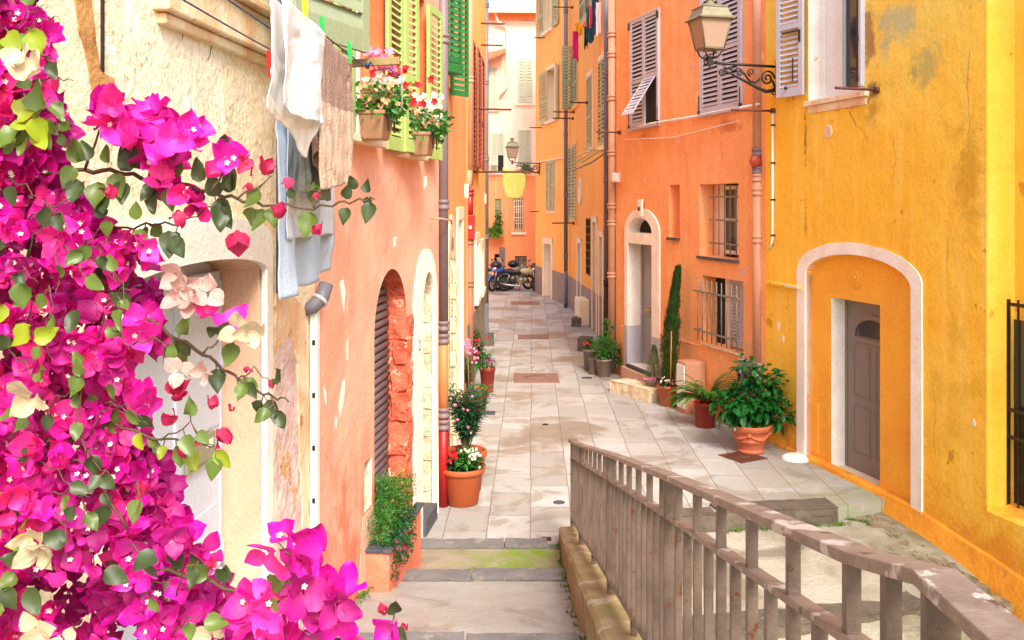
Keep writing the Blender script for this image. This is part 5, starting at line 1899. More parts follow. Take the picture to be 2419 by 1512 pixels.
u_ = R1.px(1372, 480, .12)[0]
t = MB(R1.P)
t.box(u_ - .1, u_ + 1.0, 0, .3, 0, R1.px(1372, 706, .2)[1])
tag(t.build('masonry_cabinet', MT['trim_w'], bev=.02), 'low cream masonry cabinet against the grey dado of the amber house', 'masonry cabinet')

# ---------------------------------------------------------------- things set in the paving
MT['castiron'] = mat('rusty_cast_iron', S(172, 132, 116), S(150, 112, 98), 9, .7, rough=.7, bump=.5, bscale=40)
def plate(name, label, cx, cy, sx, sy, m='castiron', cat='manhole cover', round_=False, rot=0):
    t = thing(name, label, cat, (cx, cy, 0))
    T = lambda x, y, z: Vector((cx + x * math.cos(rot) - y * math.sin(rot), cy + x * math.sin(rot) + y * math.cos(rot), z))
    b = MB(T)
    if round_:
        b.lathe((0, 0, 0), [(sx, 0.001), (sx, .006), (sx * .85, .008), (sx * .8, .004), (.001, .004)], 24)
        part(b, 'cover', m, t)
        return t
    b.box(-sx, sx, -sy, sy, .0, .006)
    part(b, 'frame', m, t)
    b = MB(T)
    b.box(-sx * .93, sx * .93, -sy * .93, sy * .93, .006, .010)
    for k in range(-5, 6):
        b.box(sx * .88 * k / 5.5 - .006, sx * .88 * k / 5.5 + .006, -sy * .85, sy * .85, .010, .013)
    part(b, 'cover', m, t)
    b = MB(T)
    b.lathe((0, 0, .013), [(min(sx, sy) * .5, 0), (min(sx, sy) * .5, .004), (min(sx, sy) * .2, .005), (.001, .005)], 20)
    part(b, 'boss', m, t)
    return t
def at(x, y): return gnd(x, y)
g = at(1266, 893); plate('manhole_cover', 'nearest rusty manhole cover, with a round boss in its middle', g.x, g.y, .45, .52)
g = at(1259, 796); plate('manhole_cover', 'middle rusty manhole cover, a narrow strip in the paving', g.x, g.y, .40, .42)
g = at(1240, 716); plate('manhole_cover', 'farthest rusty manhole cover, near the motorcycles', g.x, g.y, .5, .6)
g = at(1288, 1003); plate('manhole_cover', 'small dark round cap in the paving, behind the end of the railing', g.x, g.y, .05, .05, 'iron', 'manhole cover', True)
g = at(1320, 1187); plate('manhole_cover', 'small round grey cap in the paving beside the near end of the low wall', g.x, g.y, .07, .07, 'slate', 'manhole cover', True)
g = at(1155, 976); plate('drain_grate', 'small dark rectangular drain beside the terracotta pots', g.x, g.y, .10, .13, 'slate', 'drain grate')
g = at(1368, 889); 
g = at(1386, 893); plate('drain_grate', 'small dark drain by the taupe pots on the right', g.x, g.y, .10, .08, 'slate', 'drain grate')
g = at(1283, 1276); plate('drain_grate', 'tiny rust red grate at the top of the stairs by the low wall', .36, 9.92, .05, .05, 'rust', 'drain grate')
g = gnd(1762, 1083); plate('metal_plate', 'square brown metal plate under the garlanded terracotta pot', g.x - .03, g.y + .08, .24, .24, 'rust', 'metal plate', rot=.5)
# ---------------------------------------------------------------- street lamps
MT['lampmetal'] = mat('verdigris_metal', S(160, 152, 120), S(132, 126, 96), 7, .7, rough=.55, metal=.2)
MT['lampdark'] = mat('dark_wrought_iron', S(66, 60, 60), S(50, 44, 44), 12, .6, rough=.5, metal=.3)
MT['lampglass'] = mat('frosted_lamp_glass', S(238, 204, 176, .62), rough=.25, fine=.02, trans=.35)
def copy_tree(o, parent=None):
    c = o.copy()
    sc.collection.objects.link(c)
    c.parent = parent
    for ch in list(o.children):
        copy_tree(ch, c)
    return c
def spiral(cx, cz, r0, turns, a0, n=22, dirn=1, y=0):
    return [(cx + r0 * (1 - .82 * k / n) * math.cos(a0 + dirn * turns * 2 * math.pi * k / n), y, cz + r0 * (1 - .82 * k / n) * math.sin(a0 + dirn * turns * 2 * math.pi * k / n)) for k in range(n + 1)]
lamp = thing('street_lamp', 'large four-sided lantern on a scrolled iron bracket between the orange and yellow houses', 'street lamp', (0, 0, 0), 'wall lanterns on scrolled brackets')
LX = 1.04
def sqring(b, spec):
    """stack of square sections (half-size, z)"""
    rg = []
    for h, z in spec:
        rg.append([b.addv(q) for q in ((LX - h, -h, z), (LX + h, -h, z), (LX + h, h, z), (LX - h, h, z))])
    for i in range(len(rg) - 1):
        for k in range(4):
            b.face([rg[i][k], rg[i][(k + 1) % 4], rg[i + 1][(k + 1) % 4], rg[i + 1][k]])
    b.face(rg[0]); b.face(rg[-1])
zb_, zt_ = .20, .62
b = MB()
b.tube([(0, 0, 0), (LX, 0, .02)], .02, 10)
part(b, 'bracket_arm', 'lampdark', lamp)
b = MB()
b.tube([(.0, 0, -.30), (.06, 0, -.345), (.16, 0, -.36), (.30, 0, -.31), (.5, 0, -.22), (.72, 0, -.12), (.84, 0, -.07), (.9, 0, -.10)], [.026, .028, .028, .024, .02, .017, .015, .01], 8)
b.tube(spiral(.84, -.12, .06, 1.3, math.pi / 2, dirn=-1), .011, 6)
b.tube([(.02, 0, -.30), (.05, 0, -.22), (.10, 0, -.17)], .016, 6)
b.tube(spiral(.14, -.17, .115, 1.7, math.pi * 1.0, dirn=-1), .016, 6)
b.tube([(.26, 0, -.18), (.33, 0, -.24), (.42, 0, -.22), (.5, 0, -.12), (.58, 0, -.05)], .016, 6)
b.tube(spiral(.40, -.09, .06, 1.4, -math.pi / 2, dirn=1), .011, 6)
b.tube(spiral(.58, -.10, .055, 1.4, math.pi / 2, dirn=1), .012, 6)
b.tube([(.6, 0, -.04), (.68, 0, -.08), (.76, 0, -.05), (.82, 0, -.03)], .010, 6)
b.tube(spiral(.70, -.045, .03, 1.3, 0), .008, 6)
b.tube(spiral(.03, -.37, .045, 1.2, math.pi / 2, dirn=-1), .011, 6)
part(b, 'scrollwork', 'lampdark', lamp)
b = MB()
b.box(-.035, .0, -.03, .03, -.45, .10)
part(b, 'wall_plate', 'lampdark', lamp, bev=.005)
b = MB()
b.box(LX - .035, LX + .035, -.035, .035, -.02, .07)
b.ball((LX, 0, -.05), .025, 8)
b.ball((LX + .08, 0, .01), .016, 8)
b.tube([(LX, 0, .06), (LX, 0, .11)], .03, 8)
for k in range(4):
    a = math.pi / 4 + k * math.pi / 2
    b.tube([(LX + math.cos(a) * r, math.sin(a) * r, z) for r, z in ((.03, .09), (.10, .085), (.15, .13), (.185, .21))], .012, 6)
part(b, 'stem', 'lampdark', lamp)
b = MB()
sqring(b, [(.145, zb_), (.15, zb_ + .0), (.155, zb_ + .025), (.146, zb_ + .025)])
for sx in (-1, 1):
    for sy in (-1, 1):
        b.tube([(LX + sx * .148, sy * .148, zb_ + .01), (LX + sx * .222, sy * .222, zt_)], .011, 6)
part(b, 'frame', 'lampmetal', lamp)
for k in range(4):
    T = lambda x, y, z, k=k: Vector((LX + x * math.cos(k * math.pi / 2) - y * math.sin(k * math.pi / 2), x * math.sin(k * math.pi / 2) + y * math.cos(k * math.pi / 2), z))
    b = MB(T)
    b.hexa([(-.143, -.146, zb_ + .024), (.143, -.146, zb_ + .024), (.143, -.142, zb_ + .024), (-.143, -.142, zb_ + .024)],
           [(-.215, -.219, zt_), (.215, -.219, zt_), (.215, -.215, zt_), (-.215, -.215, zt_)])
    part(b, 'glass_pane', 'lampglass', lamp)
b = MB()
sqring(b, [(.262, zt_ - .005), (.268, zt_ + .01), (.235, zt_ + .035), (.205, zt_ + .10), (.185, zt_ + .155), (.195, zt_ + .165), (.19, zt_ + .175), (.12, zt_ + .20), (.08, zt_ + .215)])
part(b, 'roof', 'lampmetal', lamp, bev=.004)
b = MB()
b.lathe((LX, 0, zt_ + .20), [(.10, 0), (.085, .02), (.05, .05), (.045, .08), (.06, .10), (.10, .12), (.102, .135), (.07, .145), (.001, .15)], 20)
part(b, 'finial', 'lampmetal', lamp)
lamp2 = copy_tree(lamp)
lamp2['label'] = 'small distant lantern on a scrolled bracket near the yellow cloth'
u_ = RY.px(1838, 480)[0]
q = RY.P(u_, .035, 0)
lamp.location = (q.x, q.y, wz(0, 158, q.y))
lamp.rotation_euler = (0, 0, math.atan2(RY.n.y, RY.n.x))
q = R2.P(.75, .035, 0)
lamp2.location = (q.x, q.y, wz(0, 386, q.y))
lamp2.rotation_euler = (0, 0, math.pi + .08)

# ---------------------------------------------------------------- washing
MT['cloth_w'] = mat('white_cotton', (.93, .93, .93), (.9, .87, .87), 3, .5, rough=.9, trans=.25, fine=.03, bump=.15, bscale=60)
MT['cloth_b'] = mat('brown_towelling', S(190, 156, 140, .8), S(164, 130, 116, .8), 9, .7, rough=1, bump=.9, bscale=90, fine=.12)
MT['cloth_p'] = mat('pinkish_towelling', S(238, 208, 184, .8), S(212, 172, 146, .8), 8, .7, rough=1, bump=.9, bscale=90, fine=.12)
MT['cloth_lb'] = mat('pale_blue_towelling', W_(206, 222, 240), W_(190, 210, 234), 2, .6, rough=1, bump=.5, bscale=70, trans=.15, fine=.05)
MT['cloth_lw'] = mat('washed_white_blue_cotton', W_(232, 238, 246), W_(216, 226, 240), 2, .6, rough=1, bump=.4, bscale=70, trans=.15, fine=.05)
MT['cloth_g'] = mat('grey_green_corduroy', S(168, 172, 160), S(140, 146, 136), 5, .6, rough=1, bump=.6, bscale=60)
MT['teal'] = mat('teal_denim', S(44, 112, 130), S(34, 92, 110), 6, .5, rough=.95)
MT['navy'] = mat('blue_denim', S(38, 82, 128), S(28, 62, 104), 6, .5, rough=.95)
MT['blackc'] = mat('black_cotton', S(34, 34, 44), rough=.95)
MT['magc'] = mat('magenta_cotton', S(226, 14, 128), rough=.9)
MT['yelc'] = mat('yellow_cotton', S(250, 178, 20), rough=.9)
MT['neon'] = mat('pale_yellow_cotton', S(250, 252, 150, .8), S(240, 244, 110, .8), 3, .5, rough=.9, trans=.4)
MT['wire'] = mat('blue_plastic_line', S(40, 60, 120), rough=.5)
MT['peg_y'] = mat('yellow_plastic', S(240, 222, 30, .9), rough=.35, fine=0)
MT['peg_g'] = mat('green_plastic', S(40, 190, 90, .9), rough=.35, fine=0)
MT['peg_r'] = mat('red_plastic', S(226, 26, 30, .9), rough=.35, fine=0)
MT['wood'] = mat('weathered_wood', S(196, 170, 110), S(160, 134, 80), 6, .7, streak=S(120, 100, 60), rough=.8)
def cloth(name, label, cat, p0, p1, ztop, zbot, m, folds=6, amp=.03, nu=64, nv=56, seed=0, split=None, rib=0, sag=0, group=None, thick=.003, curl=.006, nz=.3):
    """hangs from p0 to p1 (plan), ztop/zbot are functions of t"""
    rr = random.Random(seed)
    a, c = Vector(p0), Vector(p1)
    dirn = (c - a).normalized()
    nrm = Vector((dirn.y, -dirn.x))
    ph = [rr.uniform(0, 6.28) for _ in range(4)]
    b = MB()
    b.sm = True
    g = []
    for j in range(nv + 1):
        v = j / nv
        row = []
        for i in range(nu + 1):
            t = i / nu
            z = ztop(t) * (1 - v) + zbot(t) * v
            k = min(1, v * 1.6 + .12)
            d = amp * k * (math.sin(folds * 6.28 * t + ph[0] + .7 * math.sin(v * 3 + ph[1])) * .6 + .5 * math.sin(folds * 2.3 * 3.1 * t + ph[2] + v * 1.5))
            nn = noise.noise(Vector((t * 5 + seed, v * 6, seed * 1.7)))
            d += nn * amp * nz * k + .25 * amp * noise.noise(Vector((t * 16 + seed, v * 3.5, seed))) * k
            d += .3 * amp * math.sin(v * 26 + 9 * noise.noise(Vector((t * 3, v * 2, seed)))) * max(0, noise.noise(Vector((t * 4, v * 5, seed + 4)))) * 1.6
            if rib:
                d += rib * abs(math.sin(t * 34))
            z += .012 * noise.noise(Vector((t * 7, seed, 2))) * v
            q = a.lerp(c, t) + nrm * (d + curl * v * v * math.sin(ph[3] + t * 3)) + dirn * (.012 * noise.noise(Vector((v * 5, t * 2, seed + 9))))
            row.append(b.addv((q.x, q.y, z)))
        g.append(row)
    for j in range(nv):
        b.mi = 1 if (split is not None and j / nv >= split) else 0
        for i in range(nu):
            b.face([g[j][i], g[j][i + 1], g[j + 1][i + 1], g[j + 1][i]])
    o = b.build(name, [MT[x] for x in (m if isinstance(m, tuple) else (m,))], solid=thick)
    return tag(o, label, cat, group)
LZ = 4.26
def yz(X, x):
    return -X * 2250 / (1209 - x)
# white sheet
X = -.85
ya, yb = yz(.85 * -1 * -1 * 1, 0) if False else 0.85 * 2250 / (1209 - 648), .85 * 2250 / (1209 - 764)
def zline(y, ypx, X=.85):
    return 3.5 + (480 - ypx) * y / 2250
def zb(t):
    pts = [(0, 3.84), (.12, 3.83), (.3, 3.81), (.5, 3.77), (.66, 3.70), (.74, 3.69), (.85, 3.78), (1, 3.88)]
    for (a, c), (e, f) in zip(pts, pts[1:]):
        if t <= e:
            return c + (f - c) * (t - a) / (e - a)
    return pts[-1][1]
cloth('sheet', 'long white sheet hanging from the line, its lower corner in a point', 'sheet', (-.87, ya), (-.87, yb), lambda t: LZ - .01, zb, 'cloth_w', 2, .03, seed=3, curl=.02)
cloth('cloth', 'white pillow-like cloth folded over the line in front of the long sheet', 'cloth', (-.835, ya + .02), (-.83, yb - .05), lambda t: LZ - .005, lambda t: 3.86 - .02 * math.sin(t * 3), 'cloth_w', 1.4, .022, seed=8)
# brown and pink ribbed towel
ya, yb = .85 * 2250 / (1209 - 762), .85 * 2250 / (1209 - 828)
cloth('towel', 'ribbed brown and pinkish towel pegged with a green peg', 'towel', (-.85, ya), (-.85, yb), lambda t: LZ - .02 * math.sin(t * 3.1), lambda t: 3.56 + .05 * t, ('cloth_b', 'cloth_p'), 3, .018, nu=70, seed=5, split=.42, rib=.008)
cloth('towel', 'dark brown inner fold of a towel, behind the ribbed one', 'towel', (-.90, ya - .02), (-.88, ya + .2), lambda t: LZ - .05, lambda t: 3.82 - .3 * t, 'cloth_b', 2, .02, seed=6)
# corduroy trousers behind
cloth('trousers', 'grey green corduroy trousers behind the white sheet', 'trousers', (-.95, 4.32), (-.95, 4.88), lambda t: LZ - .02, lambda t: 3.55 - .04 * t, 'cloth_g', 4, .03, seed=12, rib=.006)
# pale blue towels
cloth('towel', 'pale blue towel hanging lowest on the line nearest the wall', 'towel', (-1.07, 4.36), (-1.07, 5.62), lambda t: LZ - .03, lambda t: 3.055 + .03 * t + .02 * t * t, 'cloth_lb', 2, .03, seed=15)
cloth('towel', 'shorter white and blue towel over the pale blue one', 'towel', (-1.04, 4.40), (-1.04, 5.58), lambda t: LZ - .02, lambda t: 3.335 - .02 * t, 'cloth_lw', 2, .03, seed=17)
# lines
for k, (X, y1, lab, dz) in enumerate(((-1.25, 5.62, 'blue washing line nearest the cream wall, with the red peg', .02), (-1.05, 5.62, 'blue washing line carrying the pale blue towels', 0), (-.85, 5.62, 'blue washing line carrying the white sheet and brown towel', 0))):
    b = MB()
    pts = [(X, .4 + (y1 - .4) * j / 16, LZ + .03 + dz - .04 * math.sin(math.pi * j / 16)) for j in range(17)]
    b.tube(pts, .004, 5)
    if k == 2:
        b.tube([(X, y1, LZ + .03), (X + .02, y1 - .03, LZ + .07), (X + .05, y1 - .03, LZ + .02), (X + .13, y1 - .04, LZ + .03), (X + .19, y1 - .05, LZ - .03)], .005, 5)
        b.ball((X + .0, y1 - .03, LZ + .05), .016, 6)
    tag(b.build('washing_line', MT['wire']), lab, 'washing line')
t = thing('wooden_bar', 'wooden bar sticking out below the sage shutter, holding the washing lines', 'wooden bar', (-1.3, 5.64, LZ))
b = MB()
b.hexa([(-1.42, 5.62, LZ + .015), (-1.42, 5.66, LZ + .015), (-1.42, 5.66, LZ + .06), (-1.42, 5.62, LZ + .06)], [(-.665, 5.62, LZ + .06), (-.665, 5.66, LZ + .06), (-.665, 5.66, LZ + .105), (-.665, 5.62, LZ + .105)])
part(b, 'bar', 'wood', t, bev=.003)
b = MB()
b.tube([(-.655, 5.64, LZ + .06), (-.65, 5.64, LZ - .16), (-.655, 5.64, LZ - .19), (-.64, 5.64, LZ - .20)], .006, 6)
part(b, 'hook', 'barmetal', t)
def peg(label, c, m, tilt=0, s=1):
    t = thing('clothes_peg', label, 'clothes peg', c, 'plastic clothes pegs')
    for sg in (-1, 1):
        b = MB(lambda x, y, z: Vector(c) + Vector((x * s, (y * math.cos(tilt) - z * math.sin(tilt)) * s, (y * math.sin(tilt) + z * math.cos(tilt)) * s)))
        b.hexa([(-.006, sg * .004 - .004, -.035), (.006, sg * .004 - .004, -.035), (.006, sg * .004 + .004, -.035), (-.006, sg * .004 + .004, -.035)],
               [(-.006, sg * .016 - .004, .045), (.006, sg * .016 - .004, .045), (.006, sg * .016 + .003, .045), (-.006, sg * .016 + .003, .045)])
        part(b, 'jaw', m, t)
    b = MB()
    b.tube([Vector(c) + Vector((-.008, -.008, 0)), Vector(c) + Vector((-.008, .008, 0))], .005, 6)
    part(b, 'spring', 'barmetal', t)
peg('yellow peg on the top edge of the white sheet', (-.84, 3.87, LZ + .01), 'peg_y', 0, 1.25)
peg('green peg between the white sheet and the brown towel', (-.84, 4.22, LZ + .01), 'peg_g', .2, 1.25)
peg('green peg at the far end of the brown towel', (-.84, 4.93, LZ + .01), 'peg_g', .1, 1.35)
peg('red peg alone on the line by the cream wall', (-1.25, 4.92, LZ - .05), 'peg_r', .0, 1.6)

# washing high on the right
def rag(lab, xl, xr, yt, yb, Y, m, name='garment', cat='washing', taper=0, amp=.03, seed=1, bag=0):
    a, c = D2W(xl, yt, Y), D2W(xr, yt, Y)
    w_ = c.x - a.x
    zt, zbm = a.z, D2W(xl, yb, Y).z
    return cloth(name, lab, cat, (a.x, Y), (c.x, Y + .02), lambda t: zt - taper * abs(t - .5) * 0 - (bag * .25 * (t - .5) if bag else 0), (lambda t: zbm + (zt - zbm) * (abs(2 * t - 1) ** 4) * .6) if bag else (lambda t: zbm + .06 * math.sin(t * 5 + seed)), m, 2, amp, nu=16, nv=18, seed=seed, thick=.008)
rag('teal trousers hung high beside the blue jeans', 1384, 1403, 16, 98, 25.0, 'teal', seed=2)
rag('dark blue jeans hung highest on the amber house', 1397, 1414, -12, 78, 24.6, 'navy', seed=3)
rag('white garment hung right of the blue jeans', 1407, 1419, 6, 82, 24.4, 'cloth_w', seed=4)
rag('small black garment below the teal trousers', 1380, 1388, 62, 113, 25.3, 'blackc', seed=5)
rag('long magenta garment hanging beside the open green shutter leaf', 1352, 1366, 74, 142, 26.2, 'magc', seed=6)
rag('crumpled orange yellow cloth just above the magenta one', 1358, 1374, 54, 78, 26.0, 'yelc', seed=7, amp=.08)
rag('small red cloth strip tucked against the jeans', 1392, 1397, 14, 62, 24.5, 'peg_r', seed=9)
rag('pale yellow sheet sagging from a line across the far end of the alley', 1187, 1241, 404, 470, 33.0, 'neon', 'sheet', 'sheet', bag=1, amp=.05, seed=10)
b = MB()
p0, p1 = D2W(1140, 403, 33), D2W(1262, 396, 33.1)
b.tube([p0, D2W(1190, 408, 33), D2W(1238, 402, 33), p1], .008, 5)
tag(b.build('washing_line', MT['wire']), 'thin line holding the pale yellow sheet across the alley', 'washing line')
# drying rack with coloured arms
t = thing('drying_rack', 'green and yellow folding drying rack fixed under the amber house windows', 'drying rack', D2W(1390, 370, 22.5))
for (x0, y0, x1, y1, m) in ((1378, 352, 1425, 357, 'palesh'), (1351, 377, 1395, 352, 'mintsh'), (1362, 382, 1404, 358, 'mintsh'), (1374, 384, 1412, 360, 'peg_g'), (1356, 378, 1376, 384, 'peg_g')):
    b = MB()
    b.tube([D2W(x0, y0, 23.2 - (x0 - 1350) * .01), D2W(x1, y1, 22.6)], .014, 6)
    part(b, 'arm', m, t)
b = MB()
b.tube([D2W(1355, 402, 24), D2W(1395, 385, 22.6), D2W(1425, 365, 21.6)], .02, 6)
part(b, 'rail', 'barmetal', t)

# ---------------------------------------------------------------- plants
def gmat(name, c1, c2, trans=.25, rough=.45, sc2=9, spec=.5):
    return mat(name, c1, c2, sc2, .8, rough=rough, trans=trans, fine=.08, bscale=12, spec=spec)
MT['g_dark'] = gmat('dark_leaves', S(30, 96, 40), S(56, 130, 52))
MT['g_gloss'] = gmat('glossy_leaves', S(22, 104, 40), S(50, 150, 56), .2, .34, 6)
MT['g_mid'] = gmat('mid_green_leaves', S(66, 140, 50), S(96, 170, 60))
MT['g_light'] = gmat('light_green_leaves', S(120, 190, 60), S(150, 210, 80))
MT['g_olean'] = gmat('oleander_leaves', S(52, 116, 78), S(86, 150, 92), .25, .4)
MT['g_cyp'] = gmat('cypress_foliage', S(44, 92, 30), S(70, 120, 36), .1, .7)
MT['g_fern'] = gmat('fern_leaves', S(70, 160, 40), S(110, 190, 60))
MT['stem'] = mat('plant_stem', S(96, 110, 60), S(120, 96, 66), 10, .6, rough=.8)
MT['bark'] = mat('woody_stem', S(110, 84, 60), S(80, 62, 46), 14, .7, rough=.9)
for nm, c in (('red', (226, 20, 40)), ('pinkf', (248, 150, 190)), ('whitef', (252, 246, 226)), ('purple', (180, 40, 140)), ('orangef', (252, 170, 20)), ('hotpink', (240, 40, 120)), ('peach', (250, 190, 140))):
    MT['f_' + nm] = mat('petals_' + nm, W_(*c), rough=.6, trans=.3, fine=.05)

def add_leaf(b, p, d, up, L_, w, fold=.25, droop=.25, n=3):
    """leaf blade from p along d; width w; folded along the midrib"""
    d = d.normalized()
    s = d.cross(up)
    s = s.normalized() if s.length > 1e-4 else Vector((1, 0, 0))
    nn = s.cross(d).normalized()
    prev = None
    prof = {2: [0, 1], 3: [0, .9, 0], 4: [.0, .85, .8, 0]}.get(n + 0, None) or [0, .9, 0]
    pts = [0, .35, .75, 1.0]
    ws = [.12, .95, .7, 0.02]
    rows = []
    for t, ww in zip(pts, ws):
        c = p + d * (L_ * t) - Vector((0, 0, 1)) * (droop * L_ * t * t)
        e = nn * (fold * w * .5 * ww)
        rows.append([b.addv(c - s * (w * .5 * ww) + e), b.addv(c), b.addv(c + s * (w * .5 * ww) + e)])
    for a, c in zip(rows, rows[1:]):
        b.face([a[0], a[1], c[1], c[0]])
        b.face([a[1], a[2], c[2], c[1]])
def rvec(rr):
    while True:
        v = Vector((rr.uniform(-1, 1), rr.uniform(-1, 1), rr.uniform(-1, 1)))
        if .05 < v.length < 1:
            return v
def cloud(b, rr, c, rad, n, L_, w, out=.6, up=.3, shell=.55, fold=.3, droop=.3, sizevar=.35):
    c = Vector(c)
    for _ in range(n):
        v = rvec(rr)
        v = v.normalized() * (shell + (1 - shell) * rr.random())
        lump = 1 + .22 * noise.noise(v * 2.1 + c * 1.3)
        p = c + Vector((v.x * rad[0], v.y * rad[1], v.z * rad[2])) * lump
        d = v.normalized() * out + rvec(rr) * .7 + Vector((0, 0, up))
        k = 1 + rr.uniform(-sizevar, sizevar)
        add_leaf(b, p, d, Vector((0, 0, 1)) + rvec(rr) * .5, L_ * k, w * k, fold, droop)
def blossoms(b, rr, pts, r, petals=5, spread=.5):
    for p in pts:
        ax = (Vector((rr.uniform(-1, 1), -1.2, rr.uniform(0, 1)))).normalized()
        e1 = ax.orthogonal().normalized()
        e2 = ax.cross(e1)
        ph = rr.random() * 6
        for k in range(petals):
            a = ph + k * 2 * math.pi / petals
            d = e1 * math.cos(a) + e2 * math.sin(a) + ax * spread
            add_leaf(b, Vector(p), d, ax, r * rr.uniform(.85, 1.15), r * .85, .1, 0)
def make_pot(t, c, rt, h, m, kind='plain', rb=None, n=32):
    rb = rb or rt * .68
    b = MB()
    if kind == 'big':
        prof = [(rb * .92, 0), (rb, .01), (rt * .90, h * .82), (rt * .93, h * .84), (rt * 1.0, h * .85), (rt * 1.03, h * .9), (rt * 1.03, h * .97), (rt * .99, h), (rt * .93, h), (rt * .9, h * .95), (rt * .86, h * .86)]
    elif kind == 'garland':
        prof = [(rb * .9, 0), (rb * 1.05, .01), (rb * 1.08, .045), (rb, .05), (rb * 1.04, .07), (rb * 1.2, h * .42), (rb * 1.28, h * .44), (rb * 1.22, h * .47), (rt * .9, h * .78), (rt * .97, h * .8), (rt * .98, h * .9), (rt * 1.04, h * .97), (rt * 1.02, h), (rt * .93, h), (rt * .86, h * .86)]
    else:
        prof = [(rb * .95, 0), (rb, .006), (rt * .93, h * .86), (rt, h * .87), (rt * 1.01, h * .98), (rt * .98, h), (rt * .92, h), (rt * .88, h * .86)]
    b.lathe(c, prof, n)
    part(b, 'pot', m, t)
    if kind == 'garland':
        g = MB()
        for k in range(4):
            a0 = k * math.pi / 2 - 1.9
            pts = []
            for j in range(9):
                a = a0 + (math.pi / 2) * j / 8
                zz = h * (.70 - .16 * math.sin(math.pi * j / 8))
                r = rb * 1.2 + (rt * .9 - rb * 1.2) * (zz / h - .42) / .36
                pts.append((c[0] + math.cos(a) * r, c[1] + math.sin(a) * r, c[2] + zz))
            g.tube(pts, [.012, .016, .02, .024, .026, .024, .02, .016, .012], 6)
            g.ball(pts[0], .035, 8)
        part(g, 'garland', m, t)
    b = MB()
    b.lathe((c[0], c[1], c[2] + h * .86), [(rt * .885, 0), (rt * .885, .008), (.001, .014)], 20)
    part(b, 'soil', 'soil', t)
def stems(t, rr, c, z0, tips, r=.008, m='stem', name='stems'):
    b = MB()
    for p in tips:
        s0 = Vector((c[0] + rr.uniform(-.05, .05), c[1] + rr.uniform(-.05, .05), z0))
        mid = s0.lerp(Vector(p), .5) + Vector((rr.uniform(-.03, .03), rr.uniform(-.03, .03), .03))
        b.tube([s0, mid, Vector(p)], [r, r * .8, r * .4], 5)
    part(b, name, m, t)
def potted(label, c, rt, h, potm, kind='plain', rb=None, group='potted plants along the alley walls', name='potted_plant'):
    t = thing(name, label, 'potted plant', c, group)
    make_pot(t, c, rt, h, potm, kind, rb)
    return t
def whorls(b, rr, stem_pts, n, L_, w, up=.5):
    """oleander: whorls of narrow leaves along a stem polyline"""
    P_ = [Vector(p) for p in stem_pts]
    for k in range(n):
        f = (k + .5) / n * (len(P_) - 1)
        i = min(int(f), len(P_) - 2)
        p = P_[i].lerp(P_[i + 1], f - i)
        a0 = rr.random() * 6
        for j in range(3):
            a = a0 + j * 2.09 + rr.uniform(-.3, .3)
            d = Vector((math.cos(a), math.sin(a), up * rr.uniform(.4, 1.5)))
            add_leaf(b, p, d, Vector((0, 0, 1)), L_ * rr.uniform(.7, 1.15), w, .3, .35)
def oleander(t, rr, c, z0, nst, hgt, spread, m='g_olean', L_=.13, w=.02, lean=(0, 0)):
    b, s = MB(), MB()
    tips = []
    for k in range(nst):
        a = rr.random() * 6.28
        r = spread * rr.uniform(.3, 1)
        hh = hgt * rr.uniform(.6, 1)
        p0 = Vector((c[0] + rr.uniform(-.04, .04), c[1] + rr.uniform(-.04, .04), z0))
        p2 = Vector((c[0] + math.cos(a) * r + lean[0], c[1] + math.sin(a) * r + lean[1], z0 + hh))
        p1 = p0.lerp(p2, .5) + Vector((0, 0, hh * .12))
        s.tube([p0, p1, p2], [.008, .006, .003], 5)
        whorls(b, rr, [p0.lerp(p1, .4), p1, p2], int(hh / .05), L_, w)
        tips.append(p2)
    part(s, 'stems', 'stem', t)
    part(b, 'leaves', m, t)
    return tips
rr = random.Random(42)
# P1: big terracotta by the first arches
c = gnd(1091, 1188); h = .43
t = potted('big terracotta pot with red and cream flowers, nearest on the left', c, .262, h, 'terra', 'big', .19)
b = MB(); cloud(b, rr, (c.x, c.y, h + .06), (.24, .2, .11), 600, .075, .038, up=.3, shell=.2); part(b, 'leaves', 'g_dark', t)
b = MB(); cloud(b, rr, (c.x + .05, c.y - .1, h + .1), (.12, .1, .08), 90, .10, .03, up=.4, shell=.1); part(b, 'leaves', 'g_mid', t)
b = MB(); blossoms(b, rr, [(c.x - .10 + rr.gauss(0, .045), c.y - .14 + rr.gauss(0, .04), h + .15 + rr.gauss(0, .03)) for _ in range(26)], .022); part(b, 'red_flowers', 'f_red', t)
b = MB(); blossoms(b, rr, [(c.x + .12 + rr.gauss(0, .045), c.y - .12 + rr.gauss(0, .04), h + .16 + rr.gauss(0, .045)) for _ in range(36)], .02); part(b, 'cream_flowers', 'f_whitef', t)
# P1b: tall oleander behind it
c = Vector((-.56, 11.6, 0)); h = .5
t = potted('tall oleander with narrow leaves in a terracotta pot behind the nearest one', c, .25, h, 'terra', 'big', .18)
tips = oleander(t, rr, c, h, 40, .80, .29, L_=.15, w=.028)
b = MB(); blossoms(b, rr, [(p.x, p.y - .02, p.z) for p in tips[:8]] + [(c.x + rr.gauss(0, .13), c.y - .2, h + rr.uniform(.05, .6)) for _ in range(8)], .02); part(b, 'pink_flowers', 'f_pinkf', t)
